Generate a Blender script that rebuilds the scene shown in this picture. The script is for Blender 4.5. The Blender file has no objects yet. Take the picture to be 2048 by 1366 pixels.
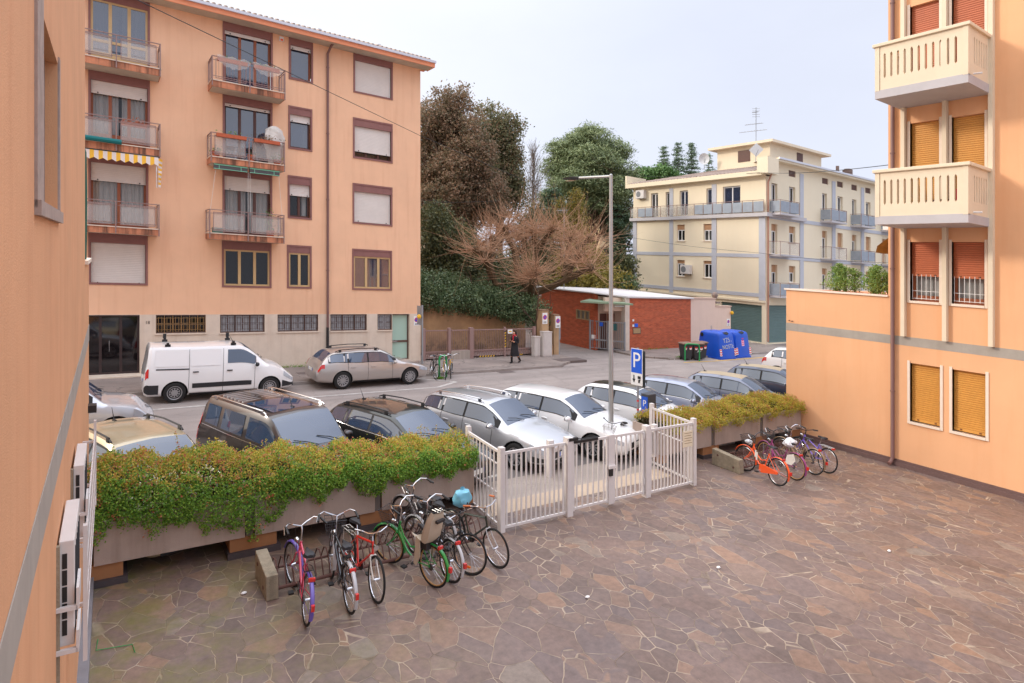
import bpy, bmesh, math, random
from mathutils import Vector, Matrix, noise
R = math.radians
rnd = random.Random(11)
sc = bpy.context.scene
COL = sc.collection
# ---- the site: u runs along the street, v across it; all heights are sheared by a constant slope to match the tilted image horizon
SU, SV = -0.0439, 0.0297
def site_shear(u, v): return SU * u + SV * v
HC = 5.2                      # eye height above the courtyard
# ---- materials -------------------------------------------------------------------------
def lin(c):
    return tuple((x / 12.92 if x <= .04045 else ((x + .055) / 1.055) ** 2.4) for x in (k / 255. for k in c))
MATS = {}
def newmat(name):
    m = bpy.data.materials.new(name); m.use_nodes = True
    nt = m.node_tree; nt.nodes.clear()
    out = nt.nodes.new('ShaderNodeOutputMaterial')
    MATS[name] = m
    return m, nt, out
def nd(nt, t, **kw):
    n = nt.nodes.new(t)
    for k, v in kw.items(): setattr(n, k, v)
    return n
def mixc(nt, a, b, fac, blend='MIX'):
    n = nd(nt, 'ShaderNodeMix', data_type='RGBA', blend_type=blend)
    for s, val in ((n.inputs[6], a), (n.inputs[7], b), (n.inputs[0], fac)):
        if isinstance(val, bpy.types.NodeSocket): nt.links.new(val, s)
        elif isinstance(val, (int, float)): s.default_value = val
        else: s.default_value = (*val[:3], 1)
    return n.outputs[2]
def ramp(nt, fac, stops):
    r = nd(nt, 'ShaderNodeValToRGB')
    e = r.color_ramp.elements
    while len(e) < len(stops): e.new(.5)
    for k, (p, c) in enumerate(stops):
        e[k].position = p
        e[k].color = (*c, 1) if not isinstance(c, (int, float)) else (c, c, c, 1)
    nt.links.new(fac, r.inputs[0])
    return r.outputs[0]
def coords(nt, scale=(1, 1, 1), obj=False):
    mp = nd(nt, 'ShaderNodeMapping'); mp.inputs[3].default_value = scale
    if obj: nt.links.new(nd(nt, 'ShaderNodeTexCoord').outputs['Object'], mp.inputs[0])
    else: nt.links.new(nd(nt, 'ShaderNodeNewGeometry').outputs['Position'], mp.inputs[0])
    return mp.outputs[0]
def nz(nt, vec, scale, detail=4, rough=.55):
    n = nd(nt, 'ShaderNodeTexNoise'); n.inputs['Scale'].default_value = scale
    n.inputs['Detail'].default_value = detail; n.inputs['Roughness'].default_value = rough
    nt.links.new(vec, n.inputs['Vector'])
    return n.outputs['Fac']
def M(name, rgb, rough=.8, metal=0., var=.0, vs=2., streak=0., dirt=None, run=(.5, .78), bump=0., bs=60., ior=1.5, obj=False, coat=0.):
    """principled paint / plaster / metal with mottling, rain streaks and a fine bump"""
    if name in MATS: return MATS[name]
    m, nt, out = newmat(name)
    b = nd(nt, 'ShaderNodeBsdfPrincipled')
    c = lin(rgb); col = None
    b.inputs['Roughness'].default_value = rough; b.inputs['Metallic'].default_value = metal
    b.inputs['IOR'].default_value = ior; b.inputs['Coat Weight'].default_value = coat
    b.inputs['Coat Roughness'].default_value = .04
    if var:
        f = nz(nt, coords(nt, obj=obj), vs, 6, .6)
        f = ramp(nt, f, [(.3, 0.), (.7, 1.)])
        col = mixc(nt, tuple(x * (1 - var) for x in c), tuple(min(1, x * (1 + var)) for x in c), f)
    if streak:
        f = nz(nt, coords(nt, (3.2, 3.2, .22), obj=obj), 1.3, 5, .65)
        f = ramp(nt, f, [(run[0], 0.), (run[1], streak)])
        d = lin(dirt) if dirt else tuple(x * .5 for x in c)
        col = mixc(nt, col or c, d, f)
    if col is not None: nt.links.new(col, b.inputs['Base Color'])
    else: b.inputs['Base Color'].default_value = (*c, 1)
    if bump:
        bp = nd(nt, 'ShaderNodeBump'); bp.inputs['Strength'].default_value = bump; bp.inputs['Distance'].default_value = .01
        nt.links.new(nz(nt, coords(nt, obj=obj), bs, 3), bp.inputs['Height']); nt.links.new(bp.outputs[0], b.inputs['Normal'])
    nt.links.new(b.outputs[0], out.inputs[0])
    return m
def Mleaf(name, stops, trans=.3, rough=.6):
    """foliage: every leaf (mesh island) takes its own shade from the ramp"""
    m, nt, out = newmat(name)
    g = nd(nt, 'ShaderNodeNewGeometry')
    nn = nz(nt, coords(nt), .9, 3)
    mx = nd(nt, 'ShaderNodeMath', operation='MULTIPLY_ADD'); mx.inputs[1].default_value = .6
    nt.links.new(g.outputs['Random Per Island'], mx.inputs[0])
    m2 = nd(nt, 'ShaderNodeMath', operation='MULTIPLY'); m2.inputs[1].default_value = .42
    nt.links.new(nn, m2.inputs[0]); nt.links.new(m2.outputs[0], mx.inputs[2])
    col = ramp(nt, mx.outputs[0], [(p, lin(c)) for p, c in stops])
    b = nd(nt, 'ShaderNodeBsdfPrincipled'); b.inputs['Roughness'].default_value = rough
    nt.links.new(col, b.inputs['Base Color'])
    if trans:
        t = nd(nt, 'ShaderNodeBsdfTranslucent'); nt.links.new(col, t.inputs[0])
        ms = nd(nt, 'ShaderNodeMixShader'); ms.inputs[0].default_value = trans
        nt.links.new(b.outputs[0], ms.inputs[1]); nt.links.new(t.outputs[0], ms.inputs[2])
        nt.links.new(ms.outputs[0], out.inputs[0])
    else: nt.links.new(b.outputs[0], out.inputs[0])
    return m
def Mglass(name, tint, see=.5, rough=.03, ior=1.6, refl=None):
    """window pane: part see-through, part glossy"""
    m, nt, out = newmat(name)
    b = nd(nt, 'ShaderNodeBsdfPrincipled'); b.inputs['Base Color'].default_value = (*lin(tint), 1)
    b.inputs['Roughness'].default_value = rough; b.inputs['IOR'].default_value = ior
    if see > 0:
        t = nd(nt, 'ShaderNodeBsdfTransparent')
        ms = nd(nt, 'ShaderNodeMixShader'); ms.inputs[0].default_value = see
        nt.links.new(b.outputs[0], ms.inputs[1]); nt.links.new(t.outputs[0], ms.inputs[2])
        nt.links.new(ms.outputs[0], out.inputs[0])
    else: nt.links.new(b.outputs[0], out.inputs[0])
    return m
# ---- geometry --------------------------------------------------------------------------
class Fr:
    """a facade frame: a runs along it, o comes out of it, z up; horizontals are tilted to match the image horizon by site"""
    def __init__(s, org, e1, out): s.o, s.e, s.n = org, e1, out
    def __call__(s, a, o, z):
        u = s.o[0] + a * s.e[0] + o * s.n[0]; v = s.o[1] + a * s.e[1] + o * s.n[1]
        return (u, v, z + site_shear(u, v))
WORLD = Fr((0, 0), (1, 0), (0, 1))
LOCAL = lambda x, y, z: (x, y, z)
class MB:
    def __init__(s, fr=WORLD): s.v = []; s.f = []; s.mi = []; s.fr = fr
    def add(s, verts, faces, mi=0, raw=False):
        k = len(s.v)
        s.v += [tuple(p) if raw else s.fr(*p) for p in verts]
        s.f += [tuple(i + k for i in f) for f in faces]; s.mi += [mi] * len(faces)
        return s
    def quad(s, p0, p1, p2, p3, mi=0): return s.add([p0, p1, p2, p3], [(0, 1, 2, 3)], mi)
    def box(s, a0, a1, o0, o1, z0, z1, mi=0):
        return s.add([(a0, o0, z0), (a1, o0, z0), (a1, o1, z0), (a0, o1, z0), (a0, o0, z1), (a1, o0, z1), (a1, o1, z1), (a0, o1, z1)],
                     [(0, 3, 2, 1), (4, 5, 6, 7), (0, 1, 5, 4), (1, 2, 6, 5), (2, 3, 7, 6), (3, 0, 4, 7)], mi)
    def tube(s, pts, r, n=6, mi=0, cap=True, closed=False):
        P = [Vector(p) for p in pts]; m = len(P)
        rr = r if isinstance(r, (list, tuple)) else [r] * m
        vs, fs = [], []
        up = Vector((0, 0, 1)); prev = None
        for i in range(m):
            if closed: d = P[(i + 1) % m] - P[i - 1]
            else: d = P[min(i + 1, m - 1)] - P[max(i - 1, 0)]
            d = d.normalized() if d.length > 1e-9 else Vector((0, 0, 1))
            if prev is None:
                x = d.cross(up if abs(d.z) < .95 else Vector((1, 0, 0))).normalized()
            else:
                x = prev - d * prev.dot(d); x = x.normalized() if x.length > 1e-6 else d.orthogonal().normalized()
            prev = x; y = d.cross(x)
            for k in range(n):
                t = 2 * math.pi * k / n
                vs.append(P[i] + (x * math.cos(t) + y * math.sin(t)) * rr[i])
        for i in range(m if closed else m - 1):
            j = (i + 1) % m
            for k in range(n):
                l = (k + 1) % n
                fs.append((i * n + k, i * n + l, j * n + l, j * n + k))
        if cap and not closed:
            fs.append(tuple(range(n - 1, -1, -1))); fs.append(tuple((m - 1) * n + k for k in range(n)))
        return s.add(vs, fs, mi)
    def cyl(s, c, r, h, n=16, mi=0, r2=None, axis='z'):
        r2 = r if r2 is None else r2
        vs = []
        for k in range(n):
            t = 2 * math.pi * k / n
            for q, rr in ((0, r), (h, r2)):
                x, y = rr * math.cos(t), rr * math.sin(t)
                vs.append({'z': (c[0] + x, c[1] + y, c[2] + q), 'x': (c[0] + q, c[1] + x, c[2] + y), 'y': (c[0] + x, c[1] + q, c[2] + y)}[axis])
        fs = [(2 * k, 2 * ((k + 1) % n), 2 * ((k + 1) % n) + 1, 2 * k + 1) for k in range(n)]
        fs += [tuple(2 * k for k in range(n - 1, -1, -1)), tuple(2 * k + 1 for k in range(n))]
        return s.add(vs, fs, mi)
    def prism(s, poly, h, mi=0):
        """poly of (x,y,z) extruded by vector h"""
        n = len(poly); h = Vector(h)
        vs = [Vector(p) for p in poly] + [Vector(p) + h for p in poly]
        fs = [tuple(range(n - 1, -1, -1)), tuple(range(n, 2 * n))] + [(k, (k + 1) % n, n + (k + 1) % n, n + k) for k in range(n)]
        return s.add(vs, fs, mi)
    def ball(s, c, r, n=8, m=6, mi=0, sz=(1, 1, 1)):
        vs = []; fs = []
        for i in range(m + 1):
            p = math.pi * i / m
            for k in range(n):
                t = 2 * math.pi * k / n
                vs.append((c[0] + r * sz[0] * math.sin(p) * math.cos(t), c[1] + r * sz[1] * math.sin(p) * math.sin(t), c[2] + r * sz[2] * math.cos(p)))
        for i in range(m):
            for k in range(n): fs.append((i * n + k, (i + 1) * n + k, (i + 1) * n + (k + 1) % n, i * n + (k + 1) % n))
        return s.add(vs, fs, mi)
    def build(s, name, mats, parent=None, smooth=False, bevel=0., fix=True):
        me = bpy.data.meshes.new(name)
        L = Vector((0, 0, 0))
        if parent is not None and s.fr is not LOCAL:
            r = parent
            while r.parent is not None: r = r.parent
            L = r.location
        me.from_pydata([(p[0] - L[0], p[1] - L[1], p[2] - L[2]) for p in s.v], [], s.f)
        if not isinstance(mats, (list, tuple)): mats = [mats]
        for m in mats: me.materials.append(MATS[m] if isinstance(m, str) else m)
        if len(mats) > 1: me.polygons.foreach_set('material_index', s.mi)
        if fix and len(s.f) < 60000:
            bm = bmesh.new(); bm.from_mesh(me); bmesh.ops.recalc_face_normals(bm, faces=bm.faces); bm.to_mesh(me); bm.free()
        if smooth:
            me.polygons.foreach_set('use_smooth', [True] * len(me.polygons))
            if smooth != 'all': me.set_sharp_from_angle(angle=R(38))
        me.update()
        o = bpy.data.objects.new(name, me); COL.objects.link(o)
        if parent is not None: o.parent = parent
        if bevel:
            b = o.modifiers.new('bevel', 'BEVEL'); b.width = bevel; b.segments = 2; b.limit_method = 'ANGLE'; b.angle_limit = R(40)
        return o
def tag(o, label, cat, group=None, kind=None):
    o['label'] = label; o['category'] = cat
    if group: o['group'] = group
    if kind: o['kind'] = kind
    return o
def thing(name, label, cat, u=0, v=0, z=0, group=None, mat=None):
    o = bpy.data.objects.new(name, None); COL.objects.link(o); o.empty_display_size = .3
    if mat is not None: o.matrix_world = mat
    else: o.location = (u, v, z + site_shear(u, v))
    tag(o, label, cat, group)
    return o
def structure(o): o['kind'] = 'structure'; return o
def pose(u, v, ang, z=0., lean=0., pitch=True):
    """matrix at (u,v): local x along heading ang, pitched to the image-matching slope of site"""
    h = Vector((math.cos(ang), math.sin(ang), 0))
    if pitch: h.z = SU * h.x + SV * h.y
    l = Vector((-math.sin(ang), math.cos(ang), 0))
    if pitch: l.z = (SU * l.x + SV * l.y)
    h.normalize(); l = (l - h * l.dot(h)).normalized(); n = h.cross(l)
    m = Matrix((h, l, n)).transposed().to_4x4()
    m.translation = Vector((u, v, z + site_shear(u, v)))
    if lean: m = m @ Matrix.Rotation(lean, 4, 'X')
    return m
def copy_thing(o, parent=None):
    """a thing with copies of its parts and sub-parts"""
    c = o.copy(); COL.objects.link(c)
    if parent is not None: c.parent = parent
    for ch in list(o.children): copy_thing(ch, c)
    return c
def text(name, body, size, mat, parent, mtx, depth=.004, align='CENTER'):
    cu = bpy.data.curves.new(name, 'FONT'); cu.body = body; cu.size = size; cu.extrude = depth
    cu.align_x = align; cu.align_y = 'CENTER'; cu.resolution_u = 4
    t_ = bpy.data.objects.new(name, cu); COL.objects.link(t_)
    me = bpy.data.meshes.new_from_object(t_.evaluated_get(bpy.context.evaluated_depsgraph_get()))
    bpy.data.objects.remove(t_); bpy.data.curves.remove(cu); me.name = name
    o = bpy.data.objects.new(name, me); COL.objects.link(o)
    me.materials.clear(); me.materials.append(MATS[mat])
    o.parent = parent; o.matrix_local = mtx
    return o
def sheet(name, poly, z, mat, kind='structure', sub=None):
    mb = MB(); mb.add([(p[0], p[1], z) for p in poly], [tuple(range(len(poly)))])
    o = mb.build(name, mat); o['kind'] = kind
    # every flat sheet must look up
    if o.data.polygons[0].normal.z < 0: o.data.flip_normals()
    return o
def wall_holes(mb, a0, a1, z0, z1, holes, o=0., depth=.2, mi=0):
    """plane wall with rectangular holes and their reveals"""
    A = sorted({a0, a1, *[h[0] for h in holes], *[h[1] for h in holes]}); Z = sorted({z0, z1, *[h[2] for h in holes], *[h[3] for h in holes]})
    A = [a for a in A if a0 <= a <= a1]; Z = [z for z in Z if z0 <= z <= z1]
    for i in range(len(A) - 1):
        for j in range(len(Z) - 1):
            ca, cz = (A[i] + A[i + 1]) / 2, (Z[j] + Z[j + 1]) / 2
            if any(h[0] < ca < h[1] and h[2] < cz < h[3] for h in holes): continue
            mb.quad((A[i], o, Z[j]), (A[i + 1], o, Z[j]), (A[i + 1], o, Z[j + 1]), (A[i], o, Z[j + 1]), mi)
    for h in holes:
        d = h[4] if len(h) > 4 else depth
        x0, x1, y0, y1 = h[:4]
        mb.quad((x0, o, y0), (x0, o - d, y0), (x0, o - d, y1), (x0, o, y1), mi); mb.quad((x1, o, y0), (x1, o, y1), (x1, o - d, y1), (x1, o - d, y0), mi)
        mb.quad((x0, o, y1), (x0, o - d, y1), (x1, o - d, y1), (x1, o, y1), mi); mb.quad((x0, o, y0), (x1, o, y0), (x1, o - d, y0), (x0, o - d, y0), mi)
def slats(mb, a0, a1, z0, z1, o, step=.05, dep=.012, mi=0):
    """roller shutter: rounded slats"""
    n = max(1, round((z1 - z0) / step)); st = (z1 - z0) / n
    pr = []
    for k in range(n):
        zb = z0 + k * st
        pr += [(zb, 0), (zb + st * .14, dep), (zb + st * .8, dep), (zb + st * .94, 0)]
    pr.append((z1, 0))
    vs = []
    for z, d in pr: vs += [(a0, o + d, z), (a1, o + d, z)]
    mb.add(vs, [(2 * k, 2 * k + 1, 2 * k + 3, 2 * k + 2) for k in range(len(pr) - 1)], mi)
def rect_frame(mb, a0, a1, z0, z1, o0, o1, w, mi=0, wb=None):
    wb = w if wb is None else wb
    mb.box(a0, a0 + w, o0, o1, z0, z1, mi); mb.box(a1 - w, a1, o0, o1, z0, z1, mi)
    mb.box(a0 + w, a1 - w, o0, o1, z1 - w, z1, mi); mb.box(a0 + w, a1 - w, o0, o1, z0, z0 + wb, mi)
def wavy(mb, a0, a1, z0, z1, o, amp=.025, per=.16, mi=0):
    n = max(6, int((a1 - a0) / per * 6)); vs = []
    for k in range(n + 1):
        a = a0 + (a1 - a0) * k / n; d = o + amp * math.sin(k * 2 * math.pi / 6 + math.sin(k * .7))
        vs += [(a, d, z0), (a, d, z1)]
    mb.add(vs, [(2 * k, 2 * k + 2, 2 * k + 3, 2 * k + 1) for k in range(n)], mi)
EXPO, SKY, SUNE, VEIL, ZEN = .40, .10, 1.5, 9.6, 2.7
# ---- palette -----------------------------------------------------------------------------
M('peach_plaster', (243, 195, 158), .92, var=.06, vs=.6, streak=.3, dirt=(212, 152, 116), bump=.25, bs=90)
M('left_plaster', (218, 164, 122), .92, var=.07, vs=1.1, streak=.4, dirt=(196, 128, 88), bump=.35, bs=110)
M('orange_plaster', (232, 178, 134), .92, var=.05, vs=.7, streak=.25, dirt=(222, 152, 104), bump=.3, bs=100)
M('eave_paint', (240, 158, 118), .85, var=.06, vs=1.5)
M('travertine', (222, 205, 186), .75, var=.06, vs=3, streak=.5, dirt=(198, 172, 148))
M('brown_trim', (142, 98, 92), .7, var=.08, vs=4, streak=.2)
M('shutter_white', (222, 214, 206), .6, var=.04, vs=3)
M('wood_brown', (150, 84, 52), .5, var=.12, vs=8)
M('wood_dark', (88, 52, 42), .45, var=.12, vs=8)
M('tan_frame', (205, 172, 122), .5, var=.05)
M('concrete_soffit', (196, 184, 166), .9, var=.1, vs=2, streak=.3)
M('slab_paint', (200, 132, 98), .9, var=.16, vs=4, streak=.85, dirt=(78, 56, 46), run=(.44, .62))
M('rail_metal', (150, 122, 116), .6, metal=.0)
M('curtain', (232, 232, 228), .9, var=.06, vs=6)
M('room_dark', (34, 30, 28), 1.)
M('roof_tile', (176, 156, 140), .9, var=.2, vs=5, bump=.3)
M('gutter_grey', (206, 208, 216), .5, metal=.1)
M('pipe_brown', (126, 92, 86), .5, var=.05)
M('pipe_black', (40, 38, 40), .5)
M('iron_brown', (98, 72, 62), .6)
M('brass_iron', (170, 132, 84), .5)
M('marble', (232, 216, 198), .6, var=.04, vs=6)
M('cream_precast', (226, 210, 184), .8, var=.04, vs=2, streak=.12, dirt=(222, 200, 168))
M('slab_grey', (188, 184, 186), .85, var=.06, vs=2)
M('band_grey', (166, 158, 148), .9, var=.1, vs=3, streak=.2)
M('shutter_ochre', (212, 152, 72), .5, var=.05, vs=5)
M('shutter_red', (188, 104, 66), .5, var=.06, vs=5)
M('plinth_brown', (108, 84, 80), .6, var=.1, vs=4)
M('white_metal', (214, 209, 206), .45, var=.04, vs=8, streak=.25, dirt=(160, 140, 124))
M('white_paint', (232, 230, 228), .5)
M('grey_metal', (150, 152, 156), .45, metal=.2)
M('galv', (176, 176, 174), .38, metal=.65, var=.05, vs=5)
M('black_plastic', (30, 30, 32), .5)
M('dark_plastic', (52, 53, 57), .55, var=.08, vs=6)
M('rubber', (28, 27, 27), .8)
M('planter_concrete', (176, 158, 146), .9, var=.08, vs=2.5, streak=.4, dirt=(116, 100, 88), bump=.4, bs=70)
M('pier_ochre', (160, 112, 74), .9, var=.1, vs=3)
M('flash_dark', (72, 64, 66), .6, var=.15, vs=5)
M('lead_grey', (134, 134, 140), .55, metal=.2, var=.1, vs=5)
M('rough_concrete', (150, 138, 118), .95, var=.18, vs=9, streak=.5, dirt=(76, 74, 56), bump=.9, bs=60)
M('rack_rust', (96, 64, 56), .75, var=.15, vs=9)
M('cream_wall', (233, 219, 192), .9, var=.03, vs=.4, streak=.14, dirt=(222, 196, 158))
M('pier_grey_blue', (186, 188, 196), .85, var=.04, vs=2)
M('pink_wall', (222, 196, 178), .9, var=.04, vs=1, streak=.15)
M('garage_teal', (104, 128, 126), .5, var=.06, vs=3)
M('bark', (92, 74, 60), .95, var=.3, vs=4, bump=.8, bs=20)
M('bark_grey', (120, 106, 96), .95, var=.2, vs=4)
M('twig', (184, 146, 116), .9, var=.2, vs=3)
M('soil', (76, 62, 48), 1., var=.2, vs=3)
M('chrome', (215, 215, 218), .18, metal=1.)
M('sign_blue', (22, 92, 214), .45)
M('sign_white', (236, 236, 234), .5)
M('sign_red', (216, 44, 40), .5)
M('yellow_paint', (232, 180, 40), .6)
M('ink_black', (26, 26, 28), .6)
M('terracotta', (186, 96, 64), .85, var=.1, vs=8)
M('moss', (104, 118, 52), 1., var=.2, vs=8)
Mglass('win_glass', (30, 34, 42), .6, .03, 1.9)
Mglass('win_sky', (52, 62, 86), .14, .03, 2.6)
Mglass('frosted', (204, 198, 192), .7, .3, 1.45)
Mglass('green_glass', (176, 206, 190), .0, .2, 1.5)
Mglass('plastic_film', (214, 206, 198), .66, .3, 1.5)
Mglass('car_glass', (56, 72, 96), .05, .015, 2.1)  # blue of the reflected sky is put into the base tint
Mglass('dark_door_glass', (26, 22, 24), .0, .05, 1.7)
# ---- sky, sun, camera -----------------------------------------------------------------
sc.render.engine = 'CYCLES'
sc.view_settings.view_transform = 'Standard'; sc.view_settings.look = 'None'
sc.view_settings.gamma = 1.; sc.view_settings.exposure = EXPO
sc.cycles.max_bounces = 7; sc.cycles.diffuse_bounces = 4; sc.cycles.glossy_bounces = 3; sc.cycles.transparent_max_bounces = 12
sc.cycles.use_denoising = True
try: sc.cycles.denoiser = 'OPENIMAGEDENOISE'
except Exception: pass
sc.cycles.sample_clamp_indirect = 6.
SUN = Vector((-.72, .50, .46)).normalized()         # towards the sun: over the street, from the left
w = bpy.data.worlds.new('World'); sc.world = w; w.use_nodes = True
nt = w.node_tree; nt.nodes.clear()
wo = nd(nt, 'ShaderNodeOutputWorld'); bg = nd(nt, 'ShaderNodeBackground'); bg.inputs[1].default_value = SKY
sky = nd(nt, 'ShaderNodeTexSky', sky_type='NISHITA'); sky.sun_disc = False
sky.sun_elevation = math.asin(SUN.z); sky.sun_rotation = math.atan2(SUN.x, SUN.y)
sky.air_density = 1.; sky.dust_density = 4.; sky.ozone_density = 1.; sky.altitude = 20
# thin bright overcast veil over the clear sky: pale, with soft uneven cloud
tc = nd(nt, 'ShaderNodeTexCoord')
mp = nd(nt, 'ShaderNodeMapping'); mp.inputs[3].default_value = (1, 1, 2.2); nt.links.new(tc.outputs['Generated'], mp.inputs[0])
cl = nz(nt, mp.outputs[0], 1.6, 6, .55)
sp = nd(nt, 'ShaderNodeSeparateXYZ'); nt.links.new(tc.outputs['Generated'], sp.inputs[0])
dt = nd(nt, 'ShaderNodeVectorMath', operation='DOT_PRODUCT'); nt.links.new(tc.outputs['Generated'], dt.inputs[0]); dt.inputs[1].default_value = tuple(SUN)
side = ramp(nt, dt.outputs['Value'], [(.0, lin((222, 227, 243))), (.45, lin((240, 242, 249))), (.85, lin((250, 249, 249)))])
veil = mixc(nt, side, ramp(nt, cl, [(.32, .94), (.66, 1.03)]), 1, 'MULTIPLY')
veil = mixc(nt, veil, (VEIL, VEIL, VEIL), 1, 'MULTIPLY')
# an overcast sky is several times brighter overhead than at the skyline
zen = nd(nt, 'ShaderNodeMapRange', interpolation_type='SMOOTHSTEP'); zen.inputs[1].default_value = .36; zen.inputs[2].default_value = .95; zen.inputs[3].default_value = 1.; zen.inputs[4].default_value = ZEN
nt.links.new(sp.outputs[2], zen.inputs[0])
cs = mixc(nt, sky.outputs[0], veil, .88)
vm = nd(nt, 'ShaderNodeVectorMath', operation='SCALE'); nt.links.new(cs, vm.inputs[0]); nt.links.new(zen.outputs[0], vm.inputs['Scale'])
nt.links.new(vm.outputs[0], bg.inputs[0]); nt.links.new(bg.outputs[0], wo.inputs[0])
sl = bpy.data.lights.new('sun', 'SUN'); sl.energy = SUNE; sl.angle = R(9); sl.color = (1, .91, .80)
so = bpy.data.objects.new('sun', sl); COL.objects.link(so); so.location = (-30, 40, 40)
so.rotation_euler = SUN.to_track_quat('Z', 'Y').to_euler()
cam = bpy.data.cameras.new('camera'); co = bpy.data.objects.new('camera', cam); COL.objects.link(co); sc.camera = co
cam.sensor_width = 36; cam.lens = 21.24; cam.shift_y = -(683 - 526.3) / 2048; cam.clip_start = .05; cam.clip_end = 2000
co.location = (0, 0, HC); co.rotation_euler = (R(90), 0, R(-34.065))
# forward / right axes of the view, for turning a bearing and a distance into a place on the plan
FWD = (.5601, .8284); RGT = (.8284, -.5601)
def place(x, d): X = (x - 1024) / 1208.3 * d; return (X * RGT[0] + d * FWD[0], X * RGT[1] + d * FWD[1])
def height(x, y, d): return HC - (y - 526.3 - .053 * (x - 1024)) / 1208.3 * d  # x, y in image pixels; the tilt of the image horizon is taken out
# ---- ground, paving, road ---------------------------------------------------------------
def mat_crazy():
    m, nt, out = newmat('crazy_paving')
    p = coords(nt, (1, 1, 0))
    dn = nd(nt, 'ShaderNodeTexNoise'); dn.inputs['Scale'].default_value = 1.7; dn.inputs['Detail'].default_value = 3
    nt.links.new(p, dn.inputs['Vector'])
    add = nd(nt, 'ShaderNodeVectorMath', operation='MULTIPLY_ADD'); add.inputs[1].default_value = (.15, .15, 0)
    nt.links.new(dn.outputs['Color'], add.inputs[0]); nt.links.new(p, add.inputs[2])
    rot = nd(nt, 'ShaderNodeMapping'); rot.inputs[2].default_value = (0, 0, .5); rot.inputs[3].default_value = (1.25, .95, 1)
    nt.links.new(add.outputs[0], rot.inputs[0])
    # two sizes of slab, changing over from place to place
    rmask = ramp(nt, nz(nt, p, .55, 3), [(.47, 0.), (.48, 1.)])
    EV, CV_ = [], []
    for sc_ in (1.9, 3.0):
        ve = nd(nt, 'ShaderNodeTexVoronoi', feature='DISTANCE_TO_EDGE'); ve.inputs['Scale'].default_value = sc_
        vc = nd(nt, 'ShaderNodeTexVoronoi', feature='F1'); vc.inputs['Scale'].default_value = sc_
        for v in (ve, vc): nt.links.new(rot.outputs[0], v.inputs['Vector'])
        dd = nd(nt, 'ShaderNodeMath', operation='DIVIDE'); dd.inputs[1].default_value = sc_ / 2.15; 
        nt.links.new(ve.outputs['Distance'], dd.inputs[0]); EV.append(dd.outputs[0]); CV_.append(vc.outputs['Color'])
    cmix = mixc(nt, CV_[0], CV_[1], rmask)
    emix = nd(nt, 'ShaderNodeMix', data_type='FLOAT'); nt.links.new(rmask, emix.inputs[0]); nt.links.new(EV[0], emix.inputs[2]); nt.links.new(EV[1], emix.inputs[3])
    sep = nd(nt, 'ShaderNodeSeparateColor'); nt.links.new(cmix, sep.inputs[0])
    stone = ramp(nt, sep.outputs[0], [(0, lin((112, 95, 87))), (.3, lin((126, 105, 95))), (.55, lin((118, 102, 97))), (.8, lin((132, 110, 97))), (.95, lin((146, 116, 96))), (1, lin((132, 120, 110)))])
    grain = ramp(nt, nz(nt, p, 9, 6, .7), [(.3, .72), (.7, 1.18)])
    stone = mixc(nt, stone, grain, 1, 'MULTIPLY')
    big = ramp(nt, nz(nt, p, .35, 4, .6), [(.32, .84), (.68, 1.16)])
    stone = mixc(nt, stone, big, 1, 'MULTIPLY')
    # joint width wanders
    jw = nd(nt, 'ShaderNodeMath', operation='MULTIPLY_ADD'); jw.inputs[1].default_value = .038; jw.inputs[2].default_value = -.003
    nt.links.new(nz(nt, p, 1.1, 3), jw.inputs[0])
    lt = nd(nt, 'ShaderNodeMath', operation='DIVIDE'); nt.links.new(emix.outputs[0], lt.inputs[0]); nt.links.new(jw.outputs[0], lt.inputs[1])
    jm = ramp(nt, lt.outputs[0], [(.55, 1.), (1., 0.)])
    jc = ramp(nt, nz(nt, p, 2.3, 4), [(.35, lin((112, 96, 82))), (.62, lin((178, 160, 140)))])
    col = mixc(nt, stone, jc, jm)
    # moss near the shaded corner by the planters and the foot of the wall
    g = nd(nt, 'ShaderNodeSeparateXYZ'); nt.links.new(coords(nt), g.inputs[0])
    mu = nd(nt, 'ShaderNodeMapRange'); mu.inputs[1].default_value = 4.6; mu.inputs[2].default_value = .6; nt.links.new(g.outputs[0], mu.inputs[0])
    mn = ramp(nt, nz(nt, p, 1.4, 6, .7), [(.44, 0.), (.66, .75)])
    mm = nd(nt, 'ShaderNodeMath', operation='MULTIPLY'); nt.links.new(mu.outputs[0], mm.inputs[0]); nt.links.new(mn, mm.inputs[1])
    col = mixc(nt, col, lin((112, 110, 52)), mm.outputs[0])
    b = nd(nt, 'ShaderNodeBsdfPrincipled'); nt.links.new(col, b.inputs['Base Color'])
    nt.links.new(ramp(nt, nz(nt, p, 1.2, 4), [(.35, .36), (.65, .62)]), b.inputs['Roughness'])
    bp = nd(nt, 'ShaderNodeBump'); bp.inputs['Strength'].default_value = .5; bp.inputs['Distance'].default_value = .012
    hh = nd(nt, 'ShaderNodeMath', operation='MULTIPLY_ADD'); hh.inputs[1].default_value = .25
    nt.links.new(nz(nt, p, 14, 5), hh.inputs[0]); nt.links.new(ramp(nt, lt.outputs[0], [(.3, 0.), (1.3, 1.)]), hh.inputs[2])
    nt.links.new(hh.outputs[0], bp.inputs['Height']); nt.links.new(bp.outputs[0], b.inputs['Normal'])
    nt.links.new(b.outputs[0], out.inputs[0])
mat_crazy()
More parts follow.
